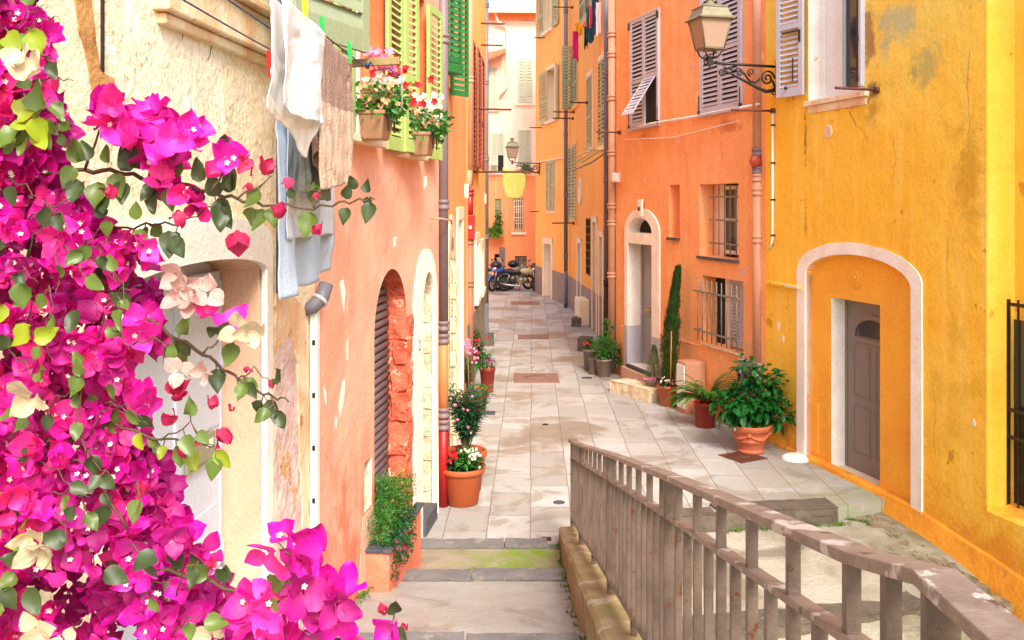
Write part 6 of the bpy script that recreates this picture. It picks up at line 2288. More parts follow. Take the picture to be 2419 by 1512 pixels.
# P2
c = gnd(1122, 978); h = .34
t = potted('terracotta pot with a pink oleander and a cushion of small yellow flowers', c, .225, h, 'terra_red', 'big', .16)
tips = oleander(t, rr, (c.x - .12, c.y + .05), h, 13, .78, .15, L_=.12, w=.02)
b = MB(); cloud(b, rr, (c.x + .06, c.y - .05, h + .06), (.16, .13, .10), 700, .028, .012, up=.5, shell=.5); part(b, 'cushion_leaves', 'g_mid', t)
b = MB(); blossoms(b, rr, [(c.x + .05 + rr.gauss(0, .07), c.y - .14, h + .13 + rr.gauss(0, .03)) for _ in range(12)], .014); part(b, 'yellow_flowers', 'f_orangef', t)
b = MB(); blossoms(b, rr, [(c.x - .14 + rr.gauss(0, .04), c.y - .06 + rr.gauss(0, .04), h + .80 + rr.gauss(0, .05)) for _ in range(26)] + [(c.x - .02 + rr.gauss(0, .05), c.y - .08, h + .62 + rr.gauss(0, .07)) for _ in range(9)], .03); part(b, 'pink_flowers', 'f_pinkf', t)
b = MB(); b.tube([(c.x - .1, c.y - .05, h), (c.x - .12, c.y - .07, h + .72)], .008, 6); part(b, 'cane', 'wood', t)
# P3
c = gnd(1151, 926); h = .46
t = potted('tall red brown pot with red and purple flowers, farthest of the left row', c, .15, h, 'terra_red', 'plain', .105)
b = MB(); cloud(b, rr, (c.x - .12, c.y, h + .12), (.24, .16, .12), 360, .09, .03, up=.2, shell=.3); part(b, 'leaves', 'g_mid', t)
b = MB(); cloud(b, rr, (c.x - .22, c.y, h + .42), (.16, .14, .30), 420, .06, .03, up=.2, shell=.3); part(b, 'leaves', 'g_dark', t)
stems(t, rr, (c.x - .1, c.y), h * .8, [(c.x - .22 + rr.gauss(0, .08), c.y, h + rr.uniform(.4, .75)) for _ in range(9)])
b = MB(); blossoms(b, rr, [(c.x - .22 + rr.gauss(0, .15), c.y - .14, h + rr.uniform(.15, .75)) for _ in range(16)], .035); part(b, 'red_flowers', 'f_red', t)
b = MB(); blossoms(b, rr, [(c.x + .02 + rr.gauss(0, .07), c.y - .12, h + .14 + rr.gauss(0, .04)) for _ in range(10)], .028); part(b, 'purple_flowers', 'f_purple', t)
# R: cypress
c = gnd(1579, 958); h = .36
t = potted('tall slim cypress with an orange cane in an orange terracotta pot', c, .205, h, 'terra', 'plain', .15)
b = MB()
H = 2.02
for _ in range(6500):
    f = rr.random() ** .85
    z = h + f * H
    lean = .05 * f + .12 * f * f
    rad = (.19 * min(1, (f + .08) / .4) ** .6 * (1 - f) ** .7 + .015) * (1 + .3 * noise.noise(Vector((f * 7, 2, 1))))
    a = rr.random() * 6.28
    q = rad * math.sqrt(rr.uniform(.15, 1)) * (1 + .3 * noise.noise(Vector((math.cos(a), math.sin(a), f * 9))))
    p = Vector((c.x + math.cos(a) * q + lean, c.y + math.sin(a) * q, z))
    add_leaf(b, p, Vector((math.cos(a) * .5, math.sin(a) * .5, 1.1)) + rvec(rr) * .45, Vector((math.cos(a), math.sin(a), 0)), rr.uniform(.04, .09), rr.uniform(.010, .02), .3, 0)
part(b, 'foliage', 'g_cyp', t)
b = MB(); b.tube([(c.x, c.y, h), (c.x + .06, c.y, h + 1.0), (c.x + .18, c.y, h + 1.9)], [.02, .014, .006], 7); part(b, 'trunk', 'bark', t)
MT['cane'] = mat('orange_cane', S(244, 140, 40), rough=.5)
b = MB(); b.tube([(c.x + .0, c.y - .16, h - .03), (c.x + .02, c.y - .17, h + .95)], .011, 6); part(b, 'cane', 'cane', t)
b = MB(); cloud(b, rr, (c.x - .03, c.y - .05, h + .03), (.17, .14, .07), 220, .06, .03, shell=.3); part(b, 'leaves', 'g_dark', t)
b = MB(); blossoms(b, rr, [(c.x + rr.gauss(-.06, .08), c.y - .15, h + .08 + rr.gauss(0, .03)) for _ in range(20)], .018); part(b, 'white_flowers', 'f_whitef', t)
# small light conifer
c = gnd(1544, 940); h = .34
t = potted('small lime green conifer in a taupe pot left of the cypress', c, .165, h, 'potgrey', 'plain', .12)
b = MB()
for _ in range(1500):
    f = rr.random()
    rad = .16 * (1 - f) ** .8 + .01
    a = rr.random() * 6.28
    q = rad * math.sqrt(rr.uniform(.1, 1))
    add_leaf(b, Vector((c.x + math.cos(a) * q, c.y + math.sin(a) * q, h + f * .58)), Vector((math.cos(a) * .4, math.sin(a) * .4, 1)) + rvec(rr) * .3, Vector((1, 0, 0)), .06, .012, .3, 0)
part(b, 'foliage', 'g_light', t)
b = MB(); blossoms(b, rr, [(c.x + rr.gauss(-.04, .09), c.y - .14, h + .03 + rr.gauss(0, .015)) for _ in range(16)], .024); part(b, 'pink_flowers', 'f_pinkf', t)
b = MB(); b.tube([(c.x, c.y, h * .85), (c.x, c.y, h + .3)], .012, 6); part(b, 'trunk', 'bark', t)
# taupe pots left of the door
c = gnd(1426, 889); h = .36
t = potted('bushy mid green herb in the front taupe pot left of the doorway step', c, .175, h, 'potgrey', 'plain', .13)
b = MB(); cloud(b, rr, (c.x, c.y, h + .22), (.27, .22, .24), 1100, .055, .028, up=.2, shell=.35); part(b, 'leaves', 'g_mid', t)
b = MB(); cloud(b, rr, (c.x + .28, c.y + .05, h + .05), (.15, .12, .26), 360, .05, .026, up=.1, shell=.35); part(b, 'leaves', 'g_dark', t)
stems(t, rr, c, h * .85, [(c.x + rr.gauss(0, .12), c.y + rr.gauss(0, .1), h + rr.uniform(.2, .4)) for _ in range(12)])
b = MB(); blossoms(b, rr, [(c.x + .18, c.y, h + .62)], .05); part(b, 'blue_flower', 'wire', t)
b = MB(); cloud(b, rr, (c.x + .08, c.y + .15, h + .62), (.12, .1, .22), 160, .05, .024, shell=.3); part(b, 'leaves', 'g_mid', t)
c = gnd(1393, 874); h = .44
t = potted('small dark plant with red flowers in the rear taupe pot on the right side', c, .15, h, 'potgrey', 'plain', .12)
b = MB(); cloud(b, rr, (c.x, c.y, h + .08), (.15, .14, .10), 260, .05, .026, shell=.3); part(b, 'leaves', 'g_dark', t)
b = MB(); blossoms(b, rr, [(c.x + rr.gauss(0, .09), c.y - .1, h + .13 + rr.gauss(0, .03)) for _ in range(9)], .026); part(b, 'red_flowers', 'f_red', t)
c = gnd(1404, 884)
c = Vector((c.x - .02, c.y + .02, 0))
t = potted('empty-looking low taupe pot wedged between the two taupe planted pots', (c.x, c.y, 0), .12, .34, 'potgrey', 'plain', .09)
# fern
c = gnd(1665, 1008); h = .39
t = potted('arching fern in a dark red pot between the meter pier and the glossy shrub', c, .18, h, 'terra_red', 'plain', .15)
b, s = MB(), MB()
for k in range(64):
    a = rr.random() * 6.28
    L_ = rr.uniform(.45, .72)
    el = rr.uniform(.5, 1.35)
    dirn = Vector((math.cos(a) * math.cos(el), math.sin(a) * math.cos(el), math.sin(el)))
    p = Vector((c.x, c.y, h)) + Vector((math.cos(a), math.sin(a), 0)) * .05
    v = dirn.copy()
    pts = [p.copy()]
    n = 14
    for j in range(n):
        v = (v + Vector((0, 0, -1)) * .085 * (1 + j * .09)).normalized()
        p = p + v * (L_ / n)
        pts.append(p.copy())
        side = v.cross(Vector((0, 0, 1)))
        side = side.normalized() if side.length > .01 else Vector((1, 0, 0))
        wl = .052 * math.sin(math.pi * min(1, (j + 1.2) / (n + 1))) ** .7 + .006
        for sg in (-1, 1):
            for q in (0, .5):
                add_leaf(b, p - v * (L_ / n * q), side * sg + v * .35 + Vector((0, 0, -.1)), Vector((0, 0, 1)), wl, .028, .1, .1)
    s.tube(pts, .003, 4)
part(b, 'fronds', 'g_fern', t)
part(s, 'stems', 'stem', t)
b = MB(); blossoms(b, rr, [(c.x - .1 + rr.gauss(0, .06), c.y - .15, h + .03 + rr.gauss(0, .02)) for _ in range(12)], .022); part(b, 'red_flowers', 'f_red', t)
# big glossy shrub
c = gnd(1773, 1068); h = .40
t = potted('big glossy broad-leaved shrub in a garlanded pale terracotta pot', c, .275, h, 'terra_pale', 'garland', .17)
b = MB()
cen = [((c.x + .02, c.y + .02, h + .33), (.44, .34, .30), 430), ((c.x + .18, c.y + .05, h + .62), (.28, .24, .22), 120), ((c.x - .28, c.y, h + .25), (.22, .22, .22), 110), ((c.x + .42, c.y, h + .16), (.16, .16, .18), 60), ((c.x - .12, c.y + .05, h + .8), (.07, .07, .16), 16), ((c.x + .02, c.y - .05, h + .8), (.16, .1, .10), 14)]
tips = []
for cc, rd, n in cen:
    cloud(b, rr, cc, rd, n, .125, .085, out=.8, up=.15, shell=.5, fold=.25, droop=.45, sizevar=.3)
part(b, 'leaves', 'g_gloss', t)
stems(t, rr, c, h * .85, [Vector(cc) + Vector((rr.gauss(0, rd[0] * .5), rr.gauss(0, rd[1] * .5), rr.gauss(0, rd[2] * .4))) for cc, rd, n in cen for _ in range(5)], .01, 'bark')
b = MB(); cloud(b, rr, (c.x + .06, c.y - .12, h + .03), (.16, .1, .04), 90, .06, .014, shell=.2); part(b, 'undergrowth', 'g_mid', t)
# planter built along the salmon wall in front of the first arch
t = thing('stone_planter', 'long slate-topped planter of trailing herbs before the first arch', 'planter', LS.P(2.3, .1, .3), None)
u0, u1 = LS.px(892, 480, .1)[0], LS.px(970, 480, .1)[0]
zt0 = LS.px(895, 1350, .2)[1]; zt1 = LS.px(972, 1206, .2)[1]
zt0 = zt1 = (zt0 + zt1) / 2
b = MB(LS.P)
b.box(u0 - .02, u1, 0, .20, -.2, zt1 - .03)
part(b, 'trough', 'salmon', t, bev=.01)
b = MB(LS.P)
b.box(u0 - .04, u1 + .02, .14, .225, zt1 - .028, zt1)
b.box(u0 - .04, u0 + .2, -.0, .138, zt1 - .028, zt1)
part(b, 'slate_top', 'slate', t, bev=.006)
rr = random.Random(77)
z_ = zt1
q = LS.P((u0 + u1) / 2, .06, z_)
b = MB()
for _ in range(3600):
    u = rr.uniform(u0, u1 - .05)
    f = (u - u0) / (u1 - u0)
    hh = .40 * math.sin(min(1, .25 + f) * math.pi * .75) + .05
    z = z_ + rr.random() ** 1.2 * hh - rr.random() * .08
    d = rr.uniform(-.15, .17)
    add_leaf(b, LS.P(u, d, z), rvec(rr) + Vector((.3, 0, .8)), rvec(rr), rr.uniform(.03, .06), rr.uniform(.008, .014), .3, .2)
part(b, 'leaves', 'g_mid', t)
b = MB()
for _ in range(1300):
    u = rr.uniform(u0 + .02, u0 + .75)
    d = .1 + rr.random() * .16
    z = z_ + .08 - rr.random() * .36 + (u - u0) * .12
    add_leaf(b, LS.P(u, d, z), rvec(rr) + Vector((.4, 0, -.2)), rvec(rr), rr.uniform(.025, .045), rr.uniform(.012, .02), .3, .3)
part(b, 'trailing_leaves', 'g_dark', t)
b = MB(); blossoms(b, rr, [LS.P(rr.uniform(u0 + .05, u0 + .7), .24, z_ + rr.uniform(-.32, .05)) for _ in range(14)], .018); part(b, 'pink_flowers', 'f_hotpink', t)
b = MB(); blossoms(b, rr, [LS.P(rr.uniform(u0 + .3, u1 - .1), .12, z_ + rr.uniform(.25, .5)) for _ in range(3)], .018); part(b, 'orange_flowers', 'f_orangef', t)

# flower boxes on the salmon house windows
MT['boxbrown'] = mat('brown_plastic_trough', S(206, 160, 122), S(188, 142, 106), 4, .6, rough=.5)
def flowerbox(label, u0, u1, z, cols, seed, d0=.10):
    rr = random.Random(seed)
    t = thing('flower_box', label, 'flower box', LS.P((u0 + u1) / 2, d0, z), 'window boxes on the salmon house')
    b = MB(LS.P)
    h = .22
    b.hexa([(u0 + .05, d0 + .02, z), (u1 - .05, d0 + .02, z), (u1 - .05, d0 + .17, z), (u0 + .05, d0 + .17, z)], [(u0, d0, z + h * .85), (u1, d0, z + h * .85), (u1, d0 + .20, z + h * .85), (u0, d0 + .20, z + h * .85)])
    b.box(u0 - .01, u1 + .01, d0 - .01, d0 + .21, z + h * .85, z + h)
    part(b, 'trough', 'boxbrown', t, bev=.008)
    b = MB(LS.P)
    for u in (u0 + .06, u1 - .09):
        b = MB(LS.P)
        b.box(u, u + .03, -.02, d0 + .225, z + h + .001, z + h + .016)
        b.box(u, u + .03, d0 + .215, d0 + .225, z + .06, z + h)
        part(b, 'hanger', 'iron', t)
    cm = (u0 + u1) / 2
    q = LS.P(cm, d0 + .11, z + h + .1)
    b = MB()
    for _ in range(420):
        u = rr.uniform(u0 - .05, u1 + .15)
        add_leaf(b, LS.P(u, d0 + rr.uniform(-.05, .3), z + h + rr.uniform(-.05, .2)), rvec(rr) + Vector((.3, 0, .3)), rvec(rr), rr.uniform(.05, .09), .035, .3, .3)
    part(b, 'leaves', 'g_mid', t)
    for nm, m, n, (fa, fb_), (za, zb_), r in cols:
        b = MB()
        blossoms(b, rr, [LS.P(u0 + (u1 - u0) * rr.uniform(fa, fb_), d0 + rr.uniform(.02, .28), z + h + rr.uniform(za, zb_)) for _ in range(n)], r)
        part(b, nm, m, t)
ua = LS.px(845, 480, .10)[0]
ub = ua + .34
zz = LS.px(870, 326, .2)[1]
flowerbox('brown window box of pink, white and red flowers, nearer one', ua, ub, zz, [('white_flowers', 'f_whitef', 60, (.2, .95), (.08, .30), .034), ('pink_flowers', 'f_pinkf', 16, (-.1, .3), (.3, .46), .045), ('red_flowers', 'f_red', 22, (.5, 1.3), (.22, .42), .04), ('peach_flowers', 'f_peach', 34, (.1, .6), (.02, .2), .034)], 5)
ua = LS.px(964, 480, .10)[0]
ub = ua + .34
zz = LS.px(980, 364, .2)[1]
flowerbox('brown window box of white and pink flowers, farther one beside the grey pipe', ua, ub, zz, [('white_flowers', 'f_whitef', 50, (0, .9), (.1, .36), .038), ('red_flowers', 'f_red', 8, (-.5, -.2), (.2, .55), .045), ('pink_flowers', 'f_hotpink', 14, (.7, 1.3), (.1, .25), .04), ('peach_flowers', 'f_peach', 24, (.0, .7), (.02, .2), .034)], 6)
# far window plants
q = FB.P(FB.px(1174, 480)[0], .2, 0)
t = thing('potted_plant', 'trailing green plant at the barred window above the motorcycles', 'potted plant', (q.x, q.y - .1, wz(0, 556, 41.8)))
b = MB(); cloud(b, rr, (q.x - .1, q.y - .15, wz(0, 548, 41.8)), (.32, .15, .22), 200, .16, .09, shell=.3); part(b, 'leaves', 'g_light', t)
b = MB(); cloud(b, rr, (q.x + .05, q.y - .12, wz(0, 522, 41.8)), (.2, .12, .45), 120, .14, .08, shell=.3); part(b, 'leaves', 'g_mid', t)
b = MB(); b.lathe((q.x - .1, q.y - .12, wz(0, 556, 41.8) - .04), [(.09, 0), (.13, .2), (.001, .2)], 12); part(b, 'pot', 'terra', t)
b = MB(); b.box(q.x - .3, q.x + .3, q.y - .25, q.y + .12, wz(0, 558, 41.8) - .08, wz(0, 558, 41.8) - .045); part(b, 'shelf', 'terra', t)
q = FB.P(FB.px(1243, 480)[0], .3, 0)
t = thing('potted_plant', 'light green plant on the sill below the far mint shutters', 'potted plant', (q.x, q.y - .1, wz(0, 404, 41.7)))
b = MB(); cloud(b, rr, (q.x, q.y - .12, wz(0, 400, 41.7)), (.26, .15, .17), 140, .14, .08, shell=.3); part(b, 'leaves', 'g_light', t)
b = MB(); b.box(q.x - .22, q.x + .22, q.y - .2, q.y - .05, wz(0, 410, 41.7), wz(0, 402, 41.7)); part(b, 'trough', 'terra_pale', t, bev=.01)

# ---------------------------------------------------------------- motorcycles
MT['tyre'] = mat('tyre_rubber', S(38, 36, 38), rough=.8)
MT['rim'] = mat('dull_alloy', S(170, 160, 140), rough=.4, metal=.6)
MT['blackp'] = mat('black_plastic', S(40, 38, 42), rough=.35, fine=.02)
MT['seat'] = mat('black_vinyl', S(52, 48, 50), rough=.5)
MT['chrome'] = mat('chrome', S(220, 216, 212), rough=.2, metal=.9, fine=0)
MT['blue'] = mat('blue_paint', S(20, 110, 220), rough=.3, fine=0)
MT['greyp'] = mat('grey_paint', S(150, 140, 142), rough=.35)
MT['goldp'] = mat('pale_gold_paint', S(226, 214, 160), rough=.35)
MT['redl'] = mat('red_lens', S(220, 20, 30), rough=.25, fine=0)
MT['amberl'] = mat('amber_lens', S(240, 90, 40), rough=.25, fine=0)
def motorbike(label, loc, yaw, body='blackp', tank='goldp', fender='blue', box=False, screen=False, scooter=False):
    """x forward; built around the origin and turned"""
    t = thing('motorcycle', label, 'motorcycle', (0, 0, 0), 'parked motorcycles')
    wb, R_ = .66, .30
    for x, nm in ((-wb, 'rear_wheel'), (wb, 'front_wheel')):
        b = MB(lambda a, c, z, x=x: Vector((x + a, c, R_ + z)))
        n = 28
        rg = []
        for j in range(10):
            th = j * 2 * math.pi / 10
            rr_, yy = R_ - .055 + .055 * math.cos(th), .055 * math.sin(th)
            rg.append([b.addv((rr_ * math.cos(k * 2 * math.pi / n), yy, rr_ * math.sin(k * 2 * math.pi / n))) for k in range(n)])
        b.sm = True
        for j in range(10):
            for k in range(n):
                b.face([rg[j][k], rg[j][(k + 1) % n], rg[(j + 1) % 10][(k + 1) % n], rg[(j + 1) % 10][k]])
        wh = part(b, nm, 'tyre', t)
        b = MB(lambda a, c, z, x=x: Vector((x + a, c, R_ + z)))
        rg = []
        for yy, r_ in ((-.04, R_ - .075), (-.04, R_ - .10), (.04, R_ - .10), (.04, R_ - .075)):
            rg.append([b.addv((r_ * math.cos(k * 2 * math.pi / n), yy, r_ * math.sin(k * 2 * math.pi / n))) for k in range(n)])
        for j in range(4):
            for k in range(n):
                b.face([rg[j][k], rg[j][(k + 1) % n], rg[(j + 1) % 4][(k + 1) % n], rg[(j + 1) % 4][k]])
        for k in range(6):
            a = k * math.pi / 3
            b.tube([(0, 0, 0), (math.cos(a) * (R_ - .09), 0, math.sin(a) * (R_ - .09))], .012, 5)
        b.tube([(0, -.06, 0), (0, .06, 0)], .05, 12)
        part(b, 'rim', 'rim', wh)
    for sy in (-.07, .07):
        b = MB(); b.tube([(wb, sy, R_), (wb - .13, sy, .62), (wb - .22, sy, .86)], [.022, .024, .024], 8); part(b, 'fork', 'chrome', t)
        b = MB(); b.tube([(-wb, sy * 1.2, R_), (-.35, sy * 1.2, .40), (-.1, sy * 1.2, .36)], .02, 6); part(b, 'swing_arm', 'blackp', t)
        b = MB(); b.tube([(-wb + .1, sy * 1.5, R_ + .05), (-wb + .2, sy * 1.5, .66)], .026, 8); part(b, 'shock_absorber', 'chrome', t)
    def arcf(x, r, a0, a1, m, w_=.07):
        b = MB(); pts = []
        A, B = [], []
        for k in range(9):
            a = a0 + (a1 - a0) * k / 8
            A.append(b.addv((x + r * math.cos(a), -w_, R_ + r * math.sin(a)))); B.append(b.addv((x + r * math.cos(a), w_, R_ + r * math.sin(a))))
        b.sm = True
        for k in range(8):
            b.face([A[k], A[k + 1], B[k + 1], B[k]])
        part(b, 'mudguard', m, t, solid=.015)
    arcf(wb, R_ + .04, .2, 2.3, fender)
    arcf(-wb, R_ + .05, .8, 3.0, body)
    b = MB(); b.ball((-.02, 0, .42), .2, 12, (1, .75, .85)); b.ball((.16, 0, .45), .13, 10, (1, .8, 1)); b.tube([(-.02, .17, .38), (-.02, -.17, .38)], .10, 14); part(b, 'engine', 'rim', t)
    b = MB(); b.tube([(.1, -.12, .36), (-.1, -.15, .22), (-.5, -.16, .26), (-.85, -.17, .33)], [.025, .03, .045, .05], 10); part(b, 'exhaust', 'chrome', t)
    b = MB(); b.tube([(.42, 0, .84), (.25, 0, .62), (.2, 0, .34), (-.15, 0, .28), (-.25, 0, .55)], .025, 8); b.tube([(.42, 0, .84), (0, 0, .70), (-.45, 0, .66), (-.8, 0, .74)], .022, 8); part(b, 'frame', 'blackp', t)
    b = MB(); b.ball((.20, 0, .80), .27, 14, (1, .5, .48)); part(b, 'fuel_tank', tank, t, subd=1)
    b = MB(); b.ball((-.28, 0, .77), .36, 14, (1, .38, .2)); b.ball((-.52, 0, .80), .22, 12, (1, .5, .26)); part(b, 'seat', 'seat', t)
    b = MB(); b.ball((-.62, 0, .66), .26, 12, (1, .36, .36)); part(b, 'tail', body, t)
    b = MB(); b.box(-.90, -.86, -.06, .06, .62, .70); part(b, 'tail_light', 'redl', t, bev=.01)
    for sy in (-.13, .13):
        b = MB(); b.ball((-.80, sy, .62), .035, 8); part(b, 'indicator', 'amberl', t)
        b = MB(); b.tube([(.34, sy * 1.4, 1.04), (.33, sy * 2.0, 1.20)], .007, 5); b.ball((.33, sy * 2.0, 1.23), .06, 8, (.4, 1, .7)); part(b, 'mirror', 'blackp', t)
    b = MB(); b.box(-.93, -.91, -.09, .09, .42, .56); part(b, 'number_plate', 'white', t)
    b = MB(); b.tube([(.26, -.36, .98), (.36, -.22, 1.02), (.40, 0, .93), (.36, .22, 1.02), (.26, .36, .98)], .014, 8); part(b, 'handlebar', 'blackp', t)
    b = MB(); b.ball((.50, 0, .86), .11, 12, (.8, 1, 1)); part(b, 'headlight', 'chrome', t)
    b = MB(); b.tube([(-.05, .1, .26), (-.12, .26, .0)], .012, 6); part(b, 'side_stand', 'blackp', t)
    if box:
        b = MB(); b.ball((-.78, 0, 1.02), .27, 14, (.95, .9, .62)); part(b, 'top_box', 'blackp', t, subd=1)
        b = MB(); b.box(-1.045, -1.02, -.12, .12, 1.0, 1.06); part(b, 'reflector', 'redl', t, bev=.01)
    if screen:
        b = MB(); b.hexa([(.52, -.17, .92), (.52, .17, .92), (.53, .17, .92), (.53, -.17, .92)], [(.36, -.14, 1.28), (.36, .14, 1.28), (.37, .14, 1.28), (.37, -.14, 1.28)]); part(b, 'windscreen', 'lampglass', t)
        b = MB(); b.ball((.44, 0, .86), .22, 12, (.8, .9, .9)); part(b, 'fairing', 'greyp', t)
    t.location = loc
    t.rotation_euler = (0, 0, yaw)
    return t
g1 = gnd(1228, 690)
motorbike('black motorcycle with a pale gold tank parked side-on, nearest the grey dado', (g1.x + .05, g1.y + .3, 0), R(-8), tank='goldp', fender='chrome')
motorbike('motorcycle with a grey fairing and red-lit black top box, in the middle of the group', (g1.x - .25, g1.y + .95, 0), R(24), tank='greyp', fender='blackp', box=True, screen=True)
motorbike('motorcycle with a bright blue front mudguard facing the camera', (g1.x - .72, g1.y + .75, 0), R(-125), tank='blue', fender='blue', body='greyp', box=True)
motorbike('pale scooter-like motorcycle partly hidden by the tall grey pipe', (g1.x - 1.2, g1.y + 1.7, 0), R(-30), tank='blue', fender='white', body='white', screen=True)
# dark wheeled bin
g1 = gnd(1263, 700)
t = thing('wheeled_bin', 'black wheeled rubbish bin against the grey dado by the motorcycles', 'rubbish bin', (1.04, 37.97, 0))
b = MB(lambda x, y, z: Vector((1.04 + x, 37.97 + y, z)))
b.hexa([(-.2, -.2, .04), (.2, -.2, .04), (.2, .2, .04), (-.2, .2, .04)], [(-.26, -.26, 1.0), (.26, -.26, 1.0), (.26, .26, 1.0), (-.26, .26, 1.0)])
part(b, 'body', 'blackp', t, bev=.02)
b = MB(lambda x, y, z: Vector((1.04 + x, 37.97 + y, z)))
b.hexa([(-.28, -.28, 1.005), (.28, -.28, 1.005), (.28, .28, 1.005), (-.28, .28, 1.005)], [(-.22, -.22, 1.07), (.22, -.22, 1.07), (.22, .22, 1.12), (-.22, .22, 1.12)])
part(b, 'lid', 'blackp', t, bev=.015)
# ---------------------------------------------------------------- bougainvillea in the left foreground
def petal_mat(name, c1, c2, trans=.35, rough=.5, veins=.35, dark=None):
    m = mat(name, c1, c2, 7, .9, rough=rough, trans=trans, fine=.05, bscale=25, bump=.25)
    t = m.node_tree
    N, L = t.nodes, t.links
    # midrib, side veins and a paler base, from the blade's own coordinates
    at_ = N.new('ShaderNodeAttribute')
    at_.attribute_name = 'blade'
    sx = N.new('ShaderNodeSeparateXYZ')
    L.new(at_.outputs['Vector'], sx.inputs[0])
    def mth(op, a, b_=None, c_=None):
        q = N.new('ShaderNodeMath'); q.operation = op
        for i, v in enumerate((a, b_, c_)):
            if v is None: continue
            if isinstance(v, (int, float)): q.inputs[i].default_value = v
            else: L.new(v, q.inputs[i])
        return q.outputs[0]
    k = mth('ABSOLUTE', sx.outputs[0])
    rib = mth('LESS_THAN', k, .07)
    ph = mth('FRACT', mth('MULTIPLY_ADD', k, -.9, mth('MULTIPLY', sx.outputs[1], 4.6)))
    side = mth('LESS_THAN', ph, .13)
    v = mth('MAXIMUM', rib, mth('MULTIPLY', side, .55))
    base = mth('MULTIPLY', mth('SUBTRACT', 1.0, sx.outputs[1]), .22)
    for node, idx in ((N['Principled BSDF'], 'Base Color'), (next(n for n in N if n.type == 'BSDF_TRANSLUCENT'), 0)):
        src = node.inputs[idx].links[0].from_socket
        x = N.new('ShaderNodeMix'); x.data_type = 'RGBA'
        L.new(mth('MULTIPLY', v, veins), x.inputs[0])
        L.new(src, x.inputs[6])
        dk = tuple(q * .45 for q in c1)
        x.inputs[7].default_value = (*dk, 1)
        y = N.new('ShaderNodeMix'); y.data_type = 'RGBA'
        L.new(base, y.inputs[0])
        L.new(x.outputs[2], y.inputs[6])
        y.inputs[7].default_value = (min(1, c1[0] * 1.1), c1[1] + .14, min(1, c1[2] * 1.15), 1)
        L.new(y.outputs[2], node.inputs[idx])
    return m
MT['bract'] = petal_mat('magenta_bracts', S(240, 0, 168, .95), S(222, 4, 190, .95))
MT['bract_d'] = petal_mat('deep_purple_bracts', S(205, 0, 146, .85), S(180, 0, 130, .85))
MT['bract_p'] = petal_mat('hot_pink_bracts', S(250, 36, 140, .95), S(240, 50, 184, .95))
MT['bract_l'] = petal_mat('light_magenta_bracts', S(250, 60, 196, .95), S(244, 20, 180, .95))
MT['bract_w'] = petal_mat('cream_pink_bracts', S(244, 206, 196, .72), S(232, 176, 168, .72))
MT['bract_w2'] = petal_mat('ivory_bracts', S(240, 226, 190, .75), S(226, 204, 160, .75))
MT['bract_r'] = petal_mat('raspberry_bracts', S(206, 24, 96, .9), S(184, 10, 80, .9))
MT['bl_d'] = gmat('bougainvillea_leaves', S(84, 104, 56, .6), S(58, 78, 40, .6), .2, .45, 6)
MT['bl_m'] = gmat('bougainvillea_leaves_lit', S(120, 146, 64, .7), S(96, 124, 52, .7), .3, .4, 6)
MT['bl_y'] = gmat('lime_lit_bougainvillea_leaves', S(176, 194, 44, .75), S(140, 166, 36, .75), .35, .4, 6)  # lit and lime leaf tones have sunlight put into the colour
MT['twig'] = mat('bougainvillea_twig', S(110, 76, 60), S(96, 100, 50), 8, .7, rough=.8)
rb = random.Random(2024)
T_ = [0, .10, .28, .5, .72, .88, 1.0]
def blade(b, p, d, nrm, L_, w, cup=.25, wave=.10, kind='bract', curl=0.0):
    d = d.normalized()
    s = d.cross(nrm)
    s = s.normalized() if s.length > 1e-4 else d.orthogonal().normalized()
    n = s.cross(d).normalized()
    W_s = [.10, .70, 1.0, .94, .66, .32, .02] if kind == 'bract' else [.06, .72, 1.0, .88, .56, .26, .01]
    ph = rb.random() * 6.28
    rows = []
    cols = (-1, -.5, 0, .5, 1)
    for t, ww in zip(T_, W_s):
        c = p + d * (L_ * t) + n * (L_ * (curl * t * t - .06 * math.sin(t * 3)))
        row = []
        for k in cols:
            u = k * w * .5 * ww
            h = cup * w * .5 * (k * ww) ** 2 + wave * w * .35 * math.sin(ph + t * 6.5 + k * 1.7) * abs(k)
            if k == 0: h -= .02 * w
            iv = b.addv(c + s * u + n * h)
            b.at[iv] = (k, t, ph)
            row.append(iv)
        rows.append(row)
    b.sm = True
    for a, c in zip(rows, rows[1:]):
        for k in range(4):
            b.face([a[k], a[k + 1], c[k + 1], c[k]])
bm_, bw_, blf, bfl, bst = MB(), MB(), MB(), MB(), MB()
